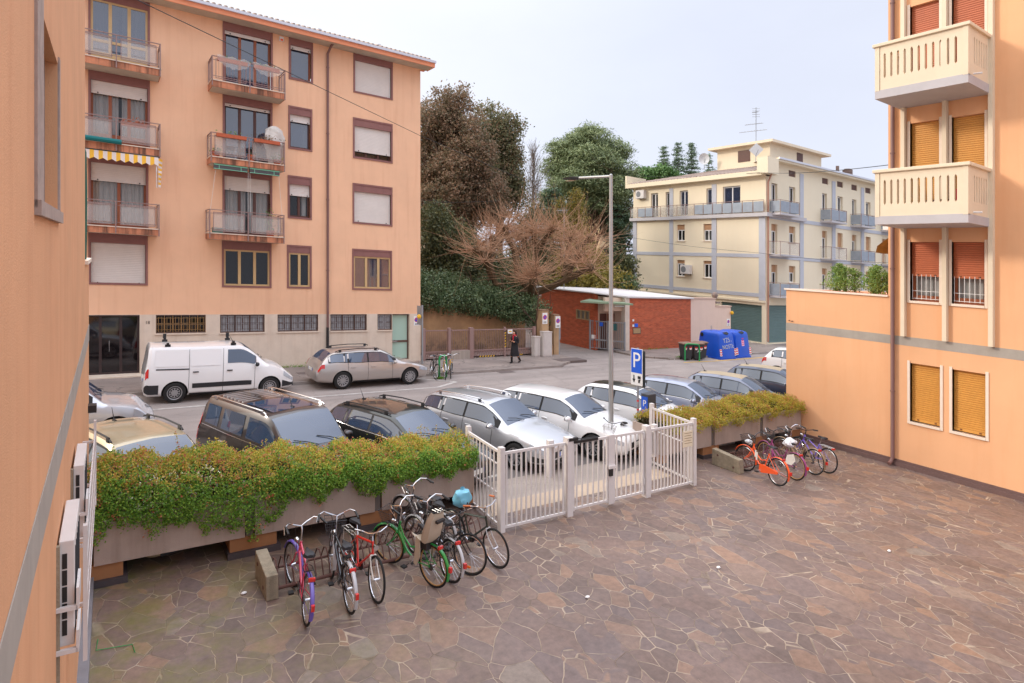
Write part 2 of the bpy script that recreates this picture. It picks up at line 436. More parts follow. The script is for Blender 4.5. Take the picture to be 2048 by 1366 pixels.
def mat_asphalt(name, base, patch, crack=.5):
    m, nt, out = newmat(name)
    p = coords(nt, (1, 1, 0))
    c = mixc(nt, lin(base), lin(patch), ramp(nt, nz(nt, p, .45, 5, .6), [(.38, 0.), (.62, 1.)]))
    c = mixc(nt, c, ramp(nt, nz(nt, p, 55, 3, .7), [(.3, .78), (.7, 1.2)]), 1, 'MULTIPLY')
    st = ramp(nt, nz(nt, coords(nt, (.12, 1.2, 0)), 1.2, 5, .6), [(.4, .9), (.62, 1.07)])     # wheel-polished lanes along the street
    c = mixc(nt, c, st, 1, 'MULTIPLY')
    if crack:
        v = nd(nt, 'ShaderNodeTexVoronoi', feature='DISTANCE_TO_EDGE'); v.inputs['Scale'].default_value = .55
        a = nd(nt, 'ShaderNodeVectorMath', operation='MULTIPLY_ADD'); a.inputs[1].default_value = (.9, .9, 0)
        n = nd(nt, 'ShaderNodeTexNoise'); n.inputs['Scale'].default_value = 2.2; n.inputs['Detail'].default_value = 6
        nt.links.new(p, n.inputs['Vector']); nt.links.new(n.outputs['Color'], a.inputs[0]); nt.links.new(p, a.inputs[2]); nt.links.new(a.outputs[0], v.inputs['Vector'])
        k = ramp(nt, v.outputs['Distance'], [(.006, crack), (.02, 0.)])
        c = mixc(nt, c, tuple(x * .45 for x in lin(base)), k)
    b = nd(nt, 'ShaderNodeBsdfPrincipled'); b.inputs['Roughness'].default_value = .85; nt.links.new(c, b.inputs['Base Color'])
    bp = nd(nt, 'ShaderNodeBump'); bp.inputs['Strength'].default_value = .35; bp.inputs['Distance'].default_value = .006
    nt.links.new(nz(nt, p, 90, 2), bp.inputs['Height']); nt.links.new(bp.outputs[0], b.inputs['Normal'])
    nt.links.new(b.outputs[0], out.inputs[0])
mat_asphalt('asphalt', (144, 134, 129), (156, 145, 139), .22)
mat_asphalt('asphalt_dark', (104, 98, 96), (120, 112, 108), .3)
mat_asphalt('footway', (130, 118, 112), (150, 137, 129), .6)
mat_asphalt('concrete_walk', (154, 143, 134), (168, 156, 145), .2)
M('pale_stone', (184, 164, 142), .8, var=.08, vs=3)
M('kerb_stone', (150, 140, 134), .85, var=.12, vs=3)
M('line_white', (186, 180, 174), .8, var=.25, vs=6)
M('line_blue', (92, 132, 196), .8, var=.22, vs=6)
M('grassy', (96, 106, 60), 1., var=.3, vs=2)
def big_ground():
    mb = MB()
    for (u0, u1, v0, v1) in ((-70, 150, -25, 170),):
        mb.add([(u0, v0, -.03), (u1, v0, -.03), (u1, v1, -.03), (u0, v1, -.03)], [(0, 1, 2, 3)])
    o = mb.build('ground', 'soil'); structure(o)
big_ground()
sheet('courtyard_paving', [(-2, -12), (19.6, -12), (19.6, 11.9), (-2, 11.9)], 0, 'crazy_paving')
sheet('driveway_threshold', [(6.55, 10.45), (12.0, 10.45), (12.0, 11.02), (6.55, 11.02)], .004, 'pale_stone')
sheet('pavement', [(6.3, 11.02), (12.25, 11.02), (12.25, 12.1), (6.3, 12.1)], .004, 'concrete_walk')
# near pavement between planters and parking bays
def slab(name, poly, z0, z1, mat):
    mb = MB(); mb.prism([(p[0], p[1], z0) for p in poly], (0, 0, z1 - z0)); o = mb.build(name, mat); structure(o); return o
sheet('road', [(-60, 12.1), (120, 12.1), (120, 24.25), (-60, 24.25)], -.008, 'asphalt')
sheet('parking_strip', [(-10, 12.1), (40, 12.1), (40, 17.4), (-10, 17.4)], -.004, 'asphalt_dark')
slab('kerb', [(-10, 12.1), (6.2, 12.1), (6.2, 12.25), (-10, 12.25)], -.03, .10, 'kerb_stone')
slab('kerb', [(12.4, 12.1), (40, 12.1), (40, 12.25), (12.4, 12.25)], -.03, .10, 'kerb_stone')
slab('pavement', [(-10, 11.9), (6.3, 11.9), (6.3, 12.1), (-10, 12.1)], -.03, .095, 'concrete_walk')
slab('pavement', [(12.3, 11.6), (60, 11.6), (60, 12.1), (12.3, 12.1)], -.03, .095, 'concrete_walk')
# far pavement, broken by the lane beside the brick lodge
FW = .12
slab('pavement', [(-40, 24.4), (19.6, 24.4), (21.6, 25.6), (21.6, 29.0), (-40, 29.0)], -.03, FW, 'footway')
slab('kerb', [(-40, 24.25), (19.6, 24.25), (19.6, 24.4), (-40, 24.4)], -.03, FW - .012, 'kerb_stone')
slab('pavement', [(26.3, 25.4), (27.6, 24.4), (110, 24.4), (110, 28.2), (26.3, 28.2)], -.03, FW - .02, 'footway')
slab('kerb', [(27.6, 24.25), (110, 24.25), (110, 24.4), (27.6, 24.4)], -.03, FW - .032, 'kerb_stone')
sheet('lane', [(19.6, 24.25), (27.6, 24.25), (27.2, 27.4), (29, 60), (21, 60), (21.6, 27.4)], -.002, 'asphalt')
# worn parking lines
def line(p0, p1, w, mat='line_white', z=.0, n=1, gap=0.):
    a = Vector((p0[0], p0[1])); b = Vector((p1[0], p1[1])); d = (b - a).normalized(); s = Vector((-d.y, d.x)) * w / 2
    L = (b - a).length; st = L / n
    mb = MB()
    for k in range(n):
        q0 = a + d * (k * st); q1 = a + d * ((k + 1) * st - gap)
        mb.add([(*(q0 + s), z), (*(q1 + s), z), (*(q1 - s), z), (*(q0 - s), z)], [(0, 1, 2, 3)])
    o = mb.build('road_marking', mat); structure(o)
    for p in o.data.polygons:
        if p.normal.z < 0: p.flip()
line((-2, 22.05), (11.3, 22.05), .12)
line((11.3, 22.05), (12.5, 22.75), .16); line((12.5, 22.75), (10.9, 24.2), .14)
for k in range(9):
    u0 = 1.9 + 2.78 * k
    line((u0 - .05, 12.6), (u0 - 1.72, 17.0), .12, z=.0)
line((6.5, 12.42), (8.1, 12.42), .12, n=4, gap=.08); line((9.3, 12.5), (10.3, 12.5), .12, n=3, gap=.1)
line((6.42, 12.75), (7.15, 14.4), .16, 'line_blue', .004)
sheet('asphalt_patch', [(10.9, 11.3), (12.5, 11.55), (12.3, 12.02), (11.0, 11.95)], .008, 'asphalt_dark')
line((30.2, 23.1), (36, 23.1), .12, 'yellow_paint'); line((27.7, 23.3), (30.2, 23.1), .1, 'yellow_paint')
def disc(name, u, v, r, z, mat, n=20, sy=1.):
    sheet(name, [(u + r * math.cos(6.283 * k / n), v + r * sy * math.sin(6.283 * k / n)) for k in range(n)], z, mat)
for u, v, a, b in ((21.0, 25.5, .9, .42), (15.9, 24.1, .42, .3), (7.0, 25.9, .3, .2)):
    t = tag(MB().box(u - a, u + a, v - b, v + b, .0, .128 if v > 24.4 else .004).build('manhole_cover', M('cast_iron', (104, 92, 88), .8, var=.2, vs=12)),
            {21.0: 'large rectangular iron cover in the pavement by the utility cabinets', 15.9: 'small iron drain cover at the kerb in front of the walking woman', 7.0: 'iron cover in the pavement beyond the grey estate car'}[u], 'manhole cover')
# garden soil behind the walls
sheet('garden_ground', [(13, 30.4), (21.2, 30.4), (21, 70), (13, 70)], .3, 'grassy')
# ---- the peach apartment block across the street ------------------------------------------
VA = 27.45
PA = thing('apartment_building', 'peach plastered four storey apartment block with brown window surrounds and small balconies across the street', 'building', 6, VA, 0)
FA = Fr((0, VA), (1, 0), (0, -1))
AW = [  # a0, a1, z0, z1, lintel box, shutter to z (None: none), panes, frame material, glass, curtain
    (-.47, 1.50, 11.84, 14.70, .43, None, 3, 'tan_frame', 'win_sky', 1), (-.47, 1.50, 8.79, 11.64, .40, 10.80, 3, 'wood_brown', 'win_glass', 1),
    (-.47, 1.45, 5.75, 8.52, .36, 7.53, 2, 'wood_brown', 'win_glass', 1), (-.47, 1.43, 3.58, 5.52, .37, 3.66, 2, 'wood_brown', 'win_glass', 0),
    (4.09, 6.06, 11.84, 14.70, .43, 14.17, 3, 'wood_brown', 'win_sky', 0), (4.09, 6.05, 8.79, 11.64, .39, 11.17, 3, 'wood_dark', 'win_sky', 0),
    (4.08, 6.04, 5.75, 8.45, .24, 7.68, 3, 'wood_dark', 'win_glass', 1), (4.06, 6.01, 3.57, 5.50, .35, None, 3, 'tan_frame', 'win_glass', 0),
    (6.73, 7.78, 12.77, 14.70, .40, 14.18, 1, 'wood_brown', 'win_sky', 0), (6.71, 7.75, 9.71, 11.61, .36, 10.98, 1, 'wood_dark', 'win_sky', 0),
    (6.69, 7.73, 6.66, 8.55, .38, 7.72, 2, 'wood_dark', 'win_glass', 0), (6.66, 7.72, 3.58, 5.49, .35, None, 2, 'tan_frame', 'win_glass', 0),
    (9.64, 11.59, 12.77, 14.70, .40, 12.86, 2, 'wood_dark', 'win_glass', 0), (9.62, 11.58, 9.71, 11.61, .38, 10.10, 3, 'wood_dark', 'win_glass', 0),
    (9.60, 11.57, 6.66, 8.55, .38, 6.80, 2, 'wood_dark', 'win_glass', 0), (9.58, 11.55, 3.57, 5.49, .35, None, 3, 'tan_frame', 'win_sky', 0)]
GW = [(1.70, 3.46, 1.70, 2.43), (3.99, 5.73, 1.68, 2.43), (6.26, 8.01, 1.68, 2.43), (8.56, 10.28, 1.67, 2.43), (10.81, 11.54, 1.67, 2.43)]
DOORS = [(-4.0, 1.16, .17, 2.43), (11.56, 12.46, .2, 2.43)]
ZS = 2.445
mb = MB(FA)
wall_holes(mb, -14, 13.06, ZS, 14.85, [(w[0], w[1], w[2], w[3]) for w in AW], depth=.34)
mb.quad((13.06, 0, -.3), (13.06, -13, -.3), (13.06, -13, 14.85), (13.06, 0, 14.85)); mb.quad((-14, 0, -.3), (-14, -13, -.3), (-14, -13, 14.85), (-14, 0, 14.85))
mb.quad((-14, -13, -.3), (13.06, -13, -.3), (13.06, -13, 14.85), (-14, -13, 14.85))
mb.build('wall', 'peach_plaster', PA)
# travertine ground floor: panels with open vertical joints, set 3 mm proud of the wall line
mb = MB(FA)
holes = [(g[0], g[1], g[2], g[3], .14) for g in GW] + [(d[0], d[1], d[2], d[3], .22) for d in DOORS]
wall_holes(mb, -14, 13.06, -.3, ZS - .003, holes, o=.03)
mb.quad((-14, .03, ZS - .003), (13.06, .03, ZS - .003), (13.06, 0, ZS - .003), (-14, 0, ZS - .003)); mb.quad((13.06, .03, -.3), (13.06, .03, ZS - .003), (13.06, 0, ZS - .003), (13.06, 0, -.3))
mb.build('stone_base', 'travertine', PA)
mb = MB(FA)
for g in GW[:-1]: mb.box(g[0] - .03, g[1] + .03, .03, .075, g[2] - .055, g[2])
mb.box(GW[-1][0] - .03, DOORS[1][0], .03, .075, GW[-1][2] - .055, GW[-1][2])
mb.build('stone_sill', 'travertine', PA)
for k, (a0, a1, z0, z1, bx, sh, n, fm, gm, cur) in enumerate(AW):
    w_ = .075
    mb = MB(FA)
    rect_frame(mb, a0, a1, z0, z1 - .002, -.03, .035, w_, 0)
    mb.box(a0 + w_, a1 - w_, -.30, .012, z1 - bx, z1 - w_)                    # lintel panel of the roller box
    win = mb.build('window', 'brown_trim', PA)
    b0, b1, y0, y1 = a0 + w_, a1 - w_, z0 + w_, z1 - bx
    tanf = fm == 'tan_frame'
    of = -.02 if tanf else -.17
    if sh is not None:
        mb = MB(FA); slats(mb, b0 + .01, b1 - .01, sh, y1, -.09, .068, .006); mb.box(b0 + .01, b1 - .01, -.1, -.062, sh - .05, sh)
        o_ = mb.build('roller_shutter', 'shutter_white', win)
        if sh < z0 + .2: y0s = None
        mb = MB(FA)
        for q in (.12, .88): mb.box(b0 + (b1 - b0) * q - .02, b0 + (b1 - b0) * q + .02, -.062, -.04, sh - .03, sh + .01)
        mb.build('shutter_stop', 'ink_black', o_)
    ytop = y1
    mb = MB(FA)
    fw = .075 if not tanf else .07
    rect_frame(mb, b0, b1, y0, ytop, of - .06, of, fw, 0)
    pw = (b1 - b0) / n
    for q in range(1, n): mb.box(b0 + q * pw - .055, b0 + q * pw + .055, of - .058, of + .004, y0 + fw, ytop - fw)
    if tanf or k in (1, 2):
        if z1 - z0 > 2.4:                                                      # french windows have a bottom panel
            mb.box(b0 + fw, b1 - fw, of - .05, of - .002, y0 + fw, y0 + .42) if k not in (2,) else None
            if tanf: mb.box(b0 + fw, b1 - fw, of - .05, of - .003, y0 + .78, y0 + .88)
    fr_ = mb.build('window_frame', fm, win)
    mb = MB(FA); mb.quad((b0, of - .035, y0), (b1, of - .035, y0), (b1, of - .035, ytop), (b0, of - .035, ytop))
    mb.build('glass_pane', gm, win)
    if cur:
        mb = MB(FA); wavy(mb, b0, b0 + (b1 - b0) * .48, y0, ytop, of - .14, .03, .13); wavy(mb, b0 + (b1 - b0) * .54, b1, y0, ytop, of - .14, .03, .13)
        mb.build('curtain', 'curtain', win)
    elif k in (9, 10):
        mb = MB(FA); wavy(mb, b1 - .3, b1 - .1, y0, ytop, of - .14, .03, .13); mb.build('curtain', 'curtain', win)
    mb = MB(FA); mb.quad((b0 - .05, -.34, y0 - .05), (b1 + .05, -.34, y0 - .05), (b1 + .05, -.34, ytop + .05), (b0 - .05, -.34, ytop + .05))
    mb.build('dark_room', 'room_dark', win)
# service windows with an iron lattice
for k, (a0, a1, z0, z1) in enumerate(GW):
    mb = MB(FA); rect_frame(mb, a0, a1, z0, z1, -.10, -.02, .04)
    n = 1 if k in (0, 4) else 3
    for q in range(1, n): mb.box(a0 + (a1 - a0) * q / n - .025, a0 + (a1 - a0) * q / n + .025, -.10, -.03, z0 + .04, z1 - .04)
    win = mb.build('window', 'iron_brown', PA)
    mb = MB(FA); r_ = .009
    nx = max(2, round((a1 - a0) / .30))
    for q in range(nx):
        c = a0 + (a1 - a0) * (q + .5) / nx
        for cz, s_ in ((z0 + (z1 - z0) * .33, .13), (z0 + (z1 - z0) * .68, .13)):
            x0, x1, y0, y1 = c - s_, c + s_, cz - s_ * .8, cz + s_ * .8
            mb.tube([(x0, -.012, y0), (x1, -.012, y0), (x1, -.012, y1), (x0, -.012, y1)], r_, 4, closed=True)
            mb.tube([(x0 + .07, -.008, y0 - .07), (x1 - .07, -.008, y0 - .07), (x1 - .07, -.008, y1 + .04), (x0 + .07, -.008, y1 + .04)], r_, 4, closed=True)
    for q in range(nx + 1): mb.tube([(a0 + (a1 - a0) * q / nx, -.012, z0), (a0 + (a1 - a0) * q / nx, -.012, z1)], r_, 4)
    mb.build('iron_lattice', 'brass_iron' if k == 0 else 'iron_brown', win)
    mb = MB(FA); mb.quad((a0, -.09, z0), (a1, -.09, z0), (a1, -.09, z1), (a0, -.09, z1))
    mb.build('glass_pane', 'win_glass' if k == 0 else M('milk_glass', (168, 172, 176), .35, var=.12, vs=3), win)
    mb = MB(FA); mb.quad((a0, -.135, z0), (a1, -.135, z0), (a1, -.135, z1), (a0, -.135, z1)); mb.build('dark_room', 'room_dark', win)
# entrance door of dark glass, side door of green glass
a0, a1, z0, z1 = DOORS[0]
mb = MB(FA); rect_frame(mb, a0, a1, z0, z1, -.20, -.12, .07)
for a in (-2.6, -1.2, -.1, .55): mb.box(a - .045, a + .045, -.20, -.12, z0 + .07, z1 - .07)
d = mb.build('door', M('door_bronze', (58, 44, 44), .4), PA)
mb = MB(FA); mb.quad((a0, -.17, z0), (a1, -.17, z0), (a1, -.17, z1), (a0, -.17, z1)); mb.build('door_glass', 'dark_door_glass', d)
mb = MB(FA); mb.tube([(.18, -.12, 1.05), (.18, -.05, 1.05), (.18, -.05, 1.45), (.18, -.12, 1.45)], .018); mb.build('door_handle', 'chrome', d)
mb = MB(FA); mb.box(-4.0, 1.3, .0, .5, -.1, .165); mb.build('door_step', 'travertine', PA)
a0, a1, z0, z1 = DOORS[1]
mb = MB(FA); rect_frame(mb, a0, a1, z0, z1, -.20, -.10, .055); mb.box(a0 + .055, a1 - .055, -.19, -.11, 1.05, 1.14)
d = mb.build('door', 'iron_brown', PA)
mb = MB(FA); mb.quad((a0, -.15, z0), (a1, -.15, z0), (a1, -.15, z1), (a0, -.15, z1)); mb.build('door_glass', 'green_glass', d)
mb = MB(FA); mb.box(a0 + .05, a0 + .3, -.10, -.06, 1.06, 1.13); mb.build('letter_slot', 'chrome', d)
# eave, gutter, tiled roof
EV, ER = .80, 13.42
mb = MB(FA); mb.box(-14, ER, -.02, EV - .02, 14.60, 14.64); mb.build('soffit', 'concrete_soffit', PA)
mb = MB(FA); mb.box(-14, ER, EV - .02, EV + .03, 14.58, 14.80); mb.box(ER, ER + .03, -.02, EV + .03, 14.58, 14.80); mb.box(-14, ER, -.4, EV - .02, 14.642, 14.79); mb.build('fascia', 'eave_paint', PA)
mb = MB(FA); mb.box(-14, ER + .05, EV + .03, EV + .13, 14.77, 14.88); mb.box(-14, ER + .05, -.3, EV + .03, 14.80, 14.82); mb.build('gutter', 'gutter_grey', PA)
mb = MB(FA); pts = []; na = int((ER + 14) / .055); no = 14
for j in range(no + 1):
    for i in range(na + 1):
        a = -14 + i * .055; o = EV + .06 - j * .42
        pts.append((a, o, 14.86 + (EV - o) * .34 + .04 * math.sin(i * 2 * math.pi / 4.4) + .035 * (1 if (j % 2) else 0)))
mb.add(pts, [(j * (na + 1) + i, j * (na + 1) + i + 1, (j + 1) * (na + 1) + i + 1, (j + 1) * (na + 1) + i) for j in range(no) for i in range(na)])
for i in range(0, int((ER + 14) / .22)):                                       # rounded tile ends along the gutter
    a = -14 + i * .22 + .05; mb.tube([(a, EV + .10, 14.885), (a, EV - .25, 15.0)], .07, 6)
mb.box(-14, ER, -13.2, -4.9, 16.7, 16.75)
mb.build('roof', 'roof_tile', PA)
mb = MB(FA)
for a in (11.2, 8.3): mb.cyl((a, -.8, 15.2), .06, .34, 8); mb.cyl((a, -.8, 15.54), .12, .05, 8)
mb.build('roof_vent', 'gutter_grey', PA)
mb = MB(FA); mb.tube([(8.52, .5, 14.62), (8.48, .3, 14.5), (8.42, .09, 14.25), (8.42, .09, 1.85)], .055, 8)
for z in (13.6, 10.6, 7.6, 4.4): mb.cyl((8.42, .09, z), .07, .05, 8)
mb.build('downpipe', 'pipe_brown', PA, smooth=True)
mb = MB(FA); mb.tube([(8.41, .1, 1.85), (8.41, .1, .12)], .062, 8); mb.build('downpipe_shoe', 'pipe_black', PA, smooth=True)
mb = MB(FA); mb.box(6.33, 6.50, 0.002, .10, 14.32, 14.52); al = mb.build('alarm_box', 'white_paint', PA, bevel=.01)
mb = MB(FA); mb.box(6.36, 6.47, .10, .115, 14.33, 14.41); mb.build('alarm_light', M('alarm_orange', (236, 96, 40), .4), al)
def fmat(fr, a, o, z, parent):
    """local matrix for lettering that stands on a facade, readable from outside"""
    e = Vector((fr.e[0], fr.e[1], 0)); n = Vector((fr.n[0], fr.n[1], 0)); e.z = SU * e.x + SV * e.y
    m = Matrix((e.normalized(), Vector((0, 0, 1)), n)).transposed().to_4x4()
    p = Vector(fr(a, o, z)); m.translation = p
    r = parent
    while r.parent is not None: r = r.parent
    m.translation = p - r.location
    return m
text('house_number', '18', .17, 'ink_black', PA, fmat(FA, 1.42, .034, 2.13, PA))
# balconies ----------------------------------------------------------------------------------
def balcony(a0, a1, zb, zt, rail, frosted, sides=True):
    D = 1.05
    mb = MB(FA); mb.box(a0, a1, .002, D, zb, zt); b = mb.build('balcony', ['slab_paint'], PA)
    mb = MB(FA); mb.box(a0 + .03, a1 - .03, .03, D - .03, zb - .006, zb); mb.build('balcony_soffit', 'concrete_soffit', b)
    mb = MB(FA); mb.box(a0 - .02, a1 + .02, .03, D + .03, zt, zt + .035); mb.build('floor_slab', 'travertine', b)
    mid = (a0 + a1) / 2
    mb = MB(FA); r = .018; o = D - .03
    for a in (a0 + .02, a1 - .02): mb.box(a - .02, a + .02, o + .03, o + .06, zb - .02 if a > mid else zb + .05, rail); mb.box(a - .015, a + .015, .02, .05, zt, rail)
    mb.box(mid - .02, mid + .02, o + .06, o + .09, zb, rail - .05)
    mb.box(a0, a1, o + .02, o + .065, rail - .03, rail); mb.box(a0, a0 + .04, .0, o + .02, rail - .03, rail); mb.box(a1 - .04, a1, .0, o + .02, rail - .03, rail)
    mb.box(a0, a1, o + .035, o + .055, rail - .17, rail - .15); mb.box(a0, a1, o + .035, o + .055, zt + .17, zt + .19)
    z0, z1 = zt + .10, rail - .10
    P = [(a0 + .14, mid - .13), (mid + .13, a1 - .14)]
    for p in P: rect_frame(mb, p[0], p[1], z0, z1, o + .015, o + .045, .022)
    for a in (a0 + .02, a1 - .02):
        mb.box(a - .012, a + .012, .12, .14, z0, z1); mb.box(a - .012, a + .012, D - .16, D - .14, z0, z1)
        mb.box(a - .012, a + .012, .12, D - .14, z0, z0 + .02); mb.box(a - .012, a + .012, .12, D - .14, z1 - .02, z1)
    if not frosted:
        for p in P:
            n = int((p[1] - p[0]) / .11)
            for q in range(1, n): x = p[0] + (p[1] - p[0]) * q / n; mb.box(x - .004, x + .004, o + .025, o + .035, z0, z1)
        for a in (a0 + .02, a1 - .02):
            for q in range(1, 7): x = .14 + (D - .3) * q / 7; mb.box(a - .004, a + .004, x - .004, x + .004, z0, z1)
    mb.build('railing', 'rail_metal', b)
    if frosted:
        for p in P: mb = MB(FA); mb.box(p[0] + .02, p[1] - .02, o + .026, o + .034, z0 + .02, z1 - .02); mb.build('glass_panel', 'frosted', b)
        for a in (a0 + .02, a1 - .02): mb = MB(FA); mb.box(a - .004, a + .004, .14, D - .16, z0 + .02, z1 - .02); mb.build('glass_panel', 'frosted', b)
    return b
balcony(-1.02, 1.80, 11.57, 11.82, 12.79, True); balcony(-1.02, 1.79, 8.53, 8.78, 9.76, True); balcony(-1.02, 1.76, 5.52, 5.75, 6.71, True)
balcony(3.54, 6.34, 11.57, 11.82, 12.79, False); balcony(3.50, 6.32, 8.55, 8.78, 9.76, True); balcony(3.45, 6.30, 5.52, 5.75, 6.71, True)
# striped awning under the middle left balcony; closed awning box under its neighbour
def stripes(name, a0, a1, n, o0, z0, o1, z1, scal, label):
    mb = MB(FA); k = n * 4; vs = []
    for q in range(k + 1):
        a = a0 + (a1 - a0) * q / k; zz = z1 - scal * (.5 + .5 * math.cos(q * 2 * math.pi / 4.0))
        vs += [(a, o0, z0), (a, o1, zz)]
    mb.add(vs, [(2 * q, 2 * q + 2, 2 * q + 3, 2 * q + 1) for q in range(k)])
    mb.mi = [(q // 2) % 2 for q in range(k)]
    return mb
AWN = thing('awning', 'yellow and white striped awning with scalloped edge hanging under a balcony', 'awning', 0, VA - 1, 8.3)
stripes('valance', -.95, 1.72, 10, 1.06, 8.50, 1.10, 8.22, .08, '').build('valance', [M('awning_yellow', (238, 182, 62), .9), M('awning_white', (226, 214, 206), .9)], AWN)
mb = MB(FA); mb.tube([(-.95, 1.04, 8.49), (1.75, 1.04, 8.49)], .03); mb.build('roller', 'pipe_black', AWN)
mb = MB(FA); mb.tube([(1.66, 1.0, 8.46), (1.68, .98, 7.35)], .018); mb.build('arm', 'chrome', AWN)
mb = MB(FA); vs = []
for q in range(13): vs += [(1.72, 1.05 + .03 * math.sin(q), 8.45 - q * .09), (1.86 - .005 * q, .95 + .03 * math.cos(q), 8.42 - q * .088)]
mb.add(vs, [(2 * q, 2 * q + 1, 2 * q + 3, 2 * q + 2) for q in range(12)]); mb.mi = [q % 2 for q in range(12)]
mb.build('side_flap', ['awning_yellow', 'awning_white'], AWN)
AW2 = thing('awning', 'closed dark awning cassette with pale green edging under a balcony', 'awning', 5, VA - 1, 8.45)
for a0_, a1_ in ((3.62, 4.86), (4.95, 6.12)):
    mb = MB(FA); mb.box(a0_, a1_, .86, 1.0, 8.33, 8.53); c_ = mb.build('cassette', M('awning_dark', (78, 76, 78), .6), AW2)
    mb = MB(FA); mb.box(a0_, a1_, 1.0, 1.012, 8.49, 8.53); mb.box(a0_, a1_, 1.0, 1.012, 8.33, 8.35)
    for q in (.15, .8): mb.box(a0_ + (a1_ - a0_) * q, a0_ + (a1_ - a0_) * q + .02, 1.0, 1.014, 8.35, 8.49)
    mb.build('edging', M('awning_green', (130, 204, 170), .6), c_)
for a, t in ((3.7, 3.5), (4.9, 4.88), (4.97, 4.99), (6.1, 6.22)): mb = MB(FA); mb.tube([(a, .95, 8.33), ((a + t) / 2, .97, 7.5), (t, 1.0, 6.7)], .005, 4); mb.build('cord', 'curtain', AW2)
# ---- our own building: the wall right beside the viewpoint ---------------------------------
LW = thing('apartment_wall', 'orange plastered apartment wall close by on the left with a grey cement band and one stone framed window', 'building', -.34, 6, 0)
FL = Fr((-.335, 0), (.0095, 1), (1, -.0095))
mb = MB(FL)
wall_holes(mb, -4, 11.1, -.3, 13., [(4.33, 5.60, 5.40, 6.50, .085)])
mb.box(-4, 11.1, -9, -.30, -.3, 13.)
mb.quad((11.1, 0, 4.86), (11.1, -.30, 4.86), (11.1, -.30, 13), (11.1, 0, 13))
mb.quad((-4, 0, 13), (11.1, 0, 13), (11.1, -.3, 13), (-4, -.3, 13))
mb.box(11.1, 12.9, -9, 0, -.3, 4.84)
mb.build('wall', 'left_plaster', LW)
mb = MB(FL); mb.box(-4, 12.9, .001, .006, 3.47, 3.74); mb.build('cement_band', 'band_grey', LW)
mb = MB(FL); mb.box(3.98, 4.33, .0, .014, 5.36, 7.2); mb.box(5.60, 5.69, .0, .012, 5.40, 6.55); mb.box(3.98, 5.69, .0, .03, 5.32, 5.40)
wn = mb.build('window', M('stone_grey', (168, 150, 140), .85, var=.18, vs=8, streak=.4), LW)
mb = MB(FL); mb.box(4.33, 5.60, -.12, -.075, 5.40, 6.5); mb.build('closed_panel', M('stone_panel', (140, 128, 122), .8, var=.14, vs=7), wn)
mb = MB(FL); mb.box(11.1, 12.95, -.4, .04, 4.84, 4.90); mb.build('coping', 'marble', LW)
mb = MB(FL); mb.box(-4, 12.9, .0, .11, -.05, .16); mb.build('lead_flashing', 'lead_grey', LW)
t = thing('rolled_sunshade', 'rolled dark green sunshade standing on the terrace at the end of the left wall', 'sunshade', -.3, 11.8, 4.9)
mb = MB(FL); mb.tube([(11.75, -.05, 4.9), (11.75, -.05, 5.2), (11.75, -.05, 6.0), (11.75, -.05, 6.6), (11.75, -.05, 6.75)], [.05, .055, .06, .05, .01], 8)
mb.build('canopy', M('sunshade_green', (30, 92, 78), .9, var=.1, vs=6), t)
mb = MB(FL); mb.tube([(11.75, -.05, 4.9), (11.75, -.05, 4.95)], .03); mb.build('pole', 'grey_metal', t)
def ac_unit(a0, a1, o0, o1, z0, z1, label):
    t = thing('air_conditioner', label, 'air conditioner', -.25, (a0 + a1) / 2, z0, 'air conditioners on the left wall')
    mb = MB(FL); mb.box(a0, a1, o0, o1, z0, z1); mb.build('casing', M('ac_casing', (214, 208, 204), .5, var=.04, vs=5), t, bevel=.006)
    mb = MB(FL)
    for q in range(5): zz = z0 + .08 + q * (z1 - z0 - .16) / 5; mb.box(a0 - .004, a0, o0 + .02, o0 + .05, zz, zz + (z1 - z0) / 7)
    mb.build('side_grille', 'black_plastic', t)
    mb = MB(FL)
    for q in range(6): mb.box(a0 + .08 + q * (a1 - a0 - .16) / 6, a0 + .1 + q * (a1 - a0 - .16) / 6, o1, o1 + .006, z0 + .08, z1 - .08)
    mb.build('fan_grille', 'dark_plastic', t)
    mb = MB(FL); mb.box(a0 - .04, a0 + .0, .0, .02, z0 - .25, z1 - .02); mb.build('back_rail', 'rough_concrete', t)
    for zz in (z0 - .03, z0 + .28):
        mb = MB(FL); mb.box(a0 - .06, a0 - .03, .0, o1 + .02, zz, zz + .03); mb.box(a0 - .06, a0 + .25, o1 + .012, o1 + .03, zz, zz + .16)
        mb.build('bracket', 'white_metal', t)
ac_unit(5.5, 6.36, .012, .106, 2.22, 2.99, 'grey air conditioner on white brackets low on the left wall, nearest the viewer')
ac_unit(7.32, 8.12, .02, .108, 2.22, 2.98, 'grey air conditioner behind the other one, half hidden by the white trellis')
t = thing('trellis', 'rusty white metal trellis standing off the left wall beside the air conditioners', 'trellis', -.1, 8.6, 1.5)
mb = MB(FL)
for z in (1.52, 1.84, 2.16, 2.46): mb.box(6.75, 10.55, .128, .142, z - .012, z + .012)
for q in range(20): a = 6.75 + q * .2; mb.box(a - .008, a + .008, .124, .138, 1.5, 2.48)
for a in (6.72, 10.58): mb.box(a - .03, a + .03, .118, .15, 1.40, 2.62)
mb.build('lattice', 'white_metal', t)
mb = MB(FL)
for a in (6.9, 8.4, 10.2):
    for z in (1.8, 2.4): mb.box(a - .015, a + .015, .0, .125, z, z + .03)
mb.build('bracket', 'white_metal', t)

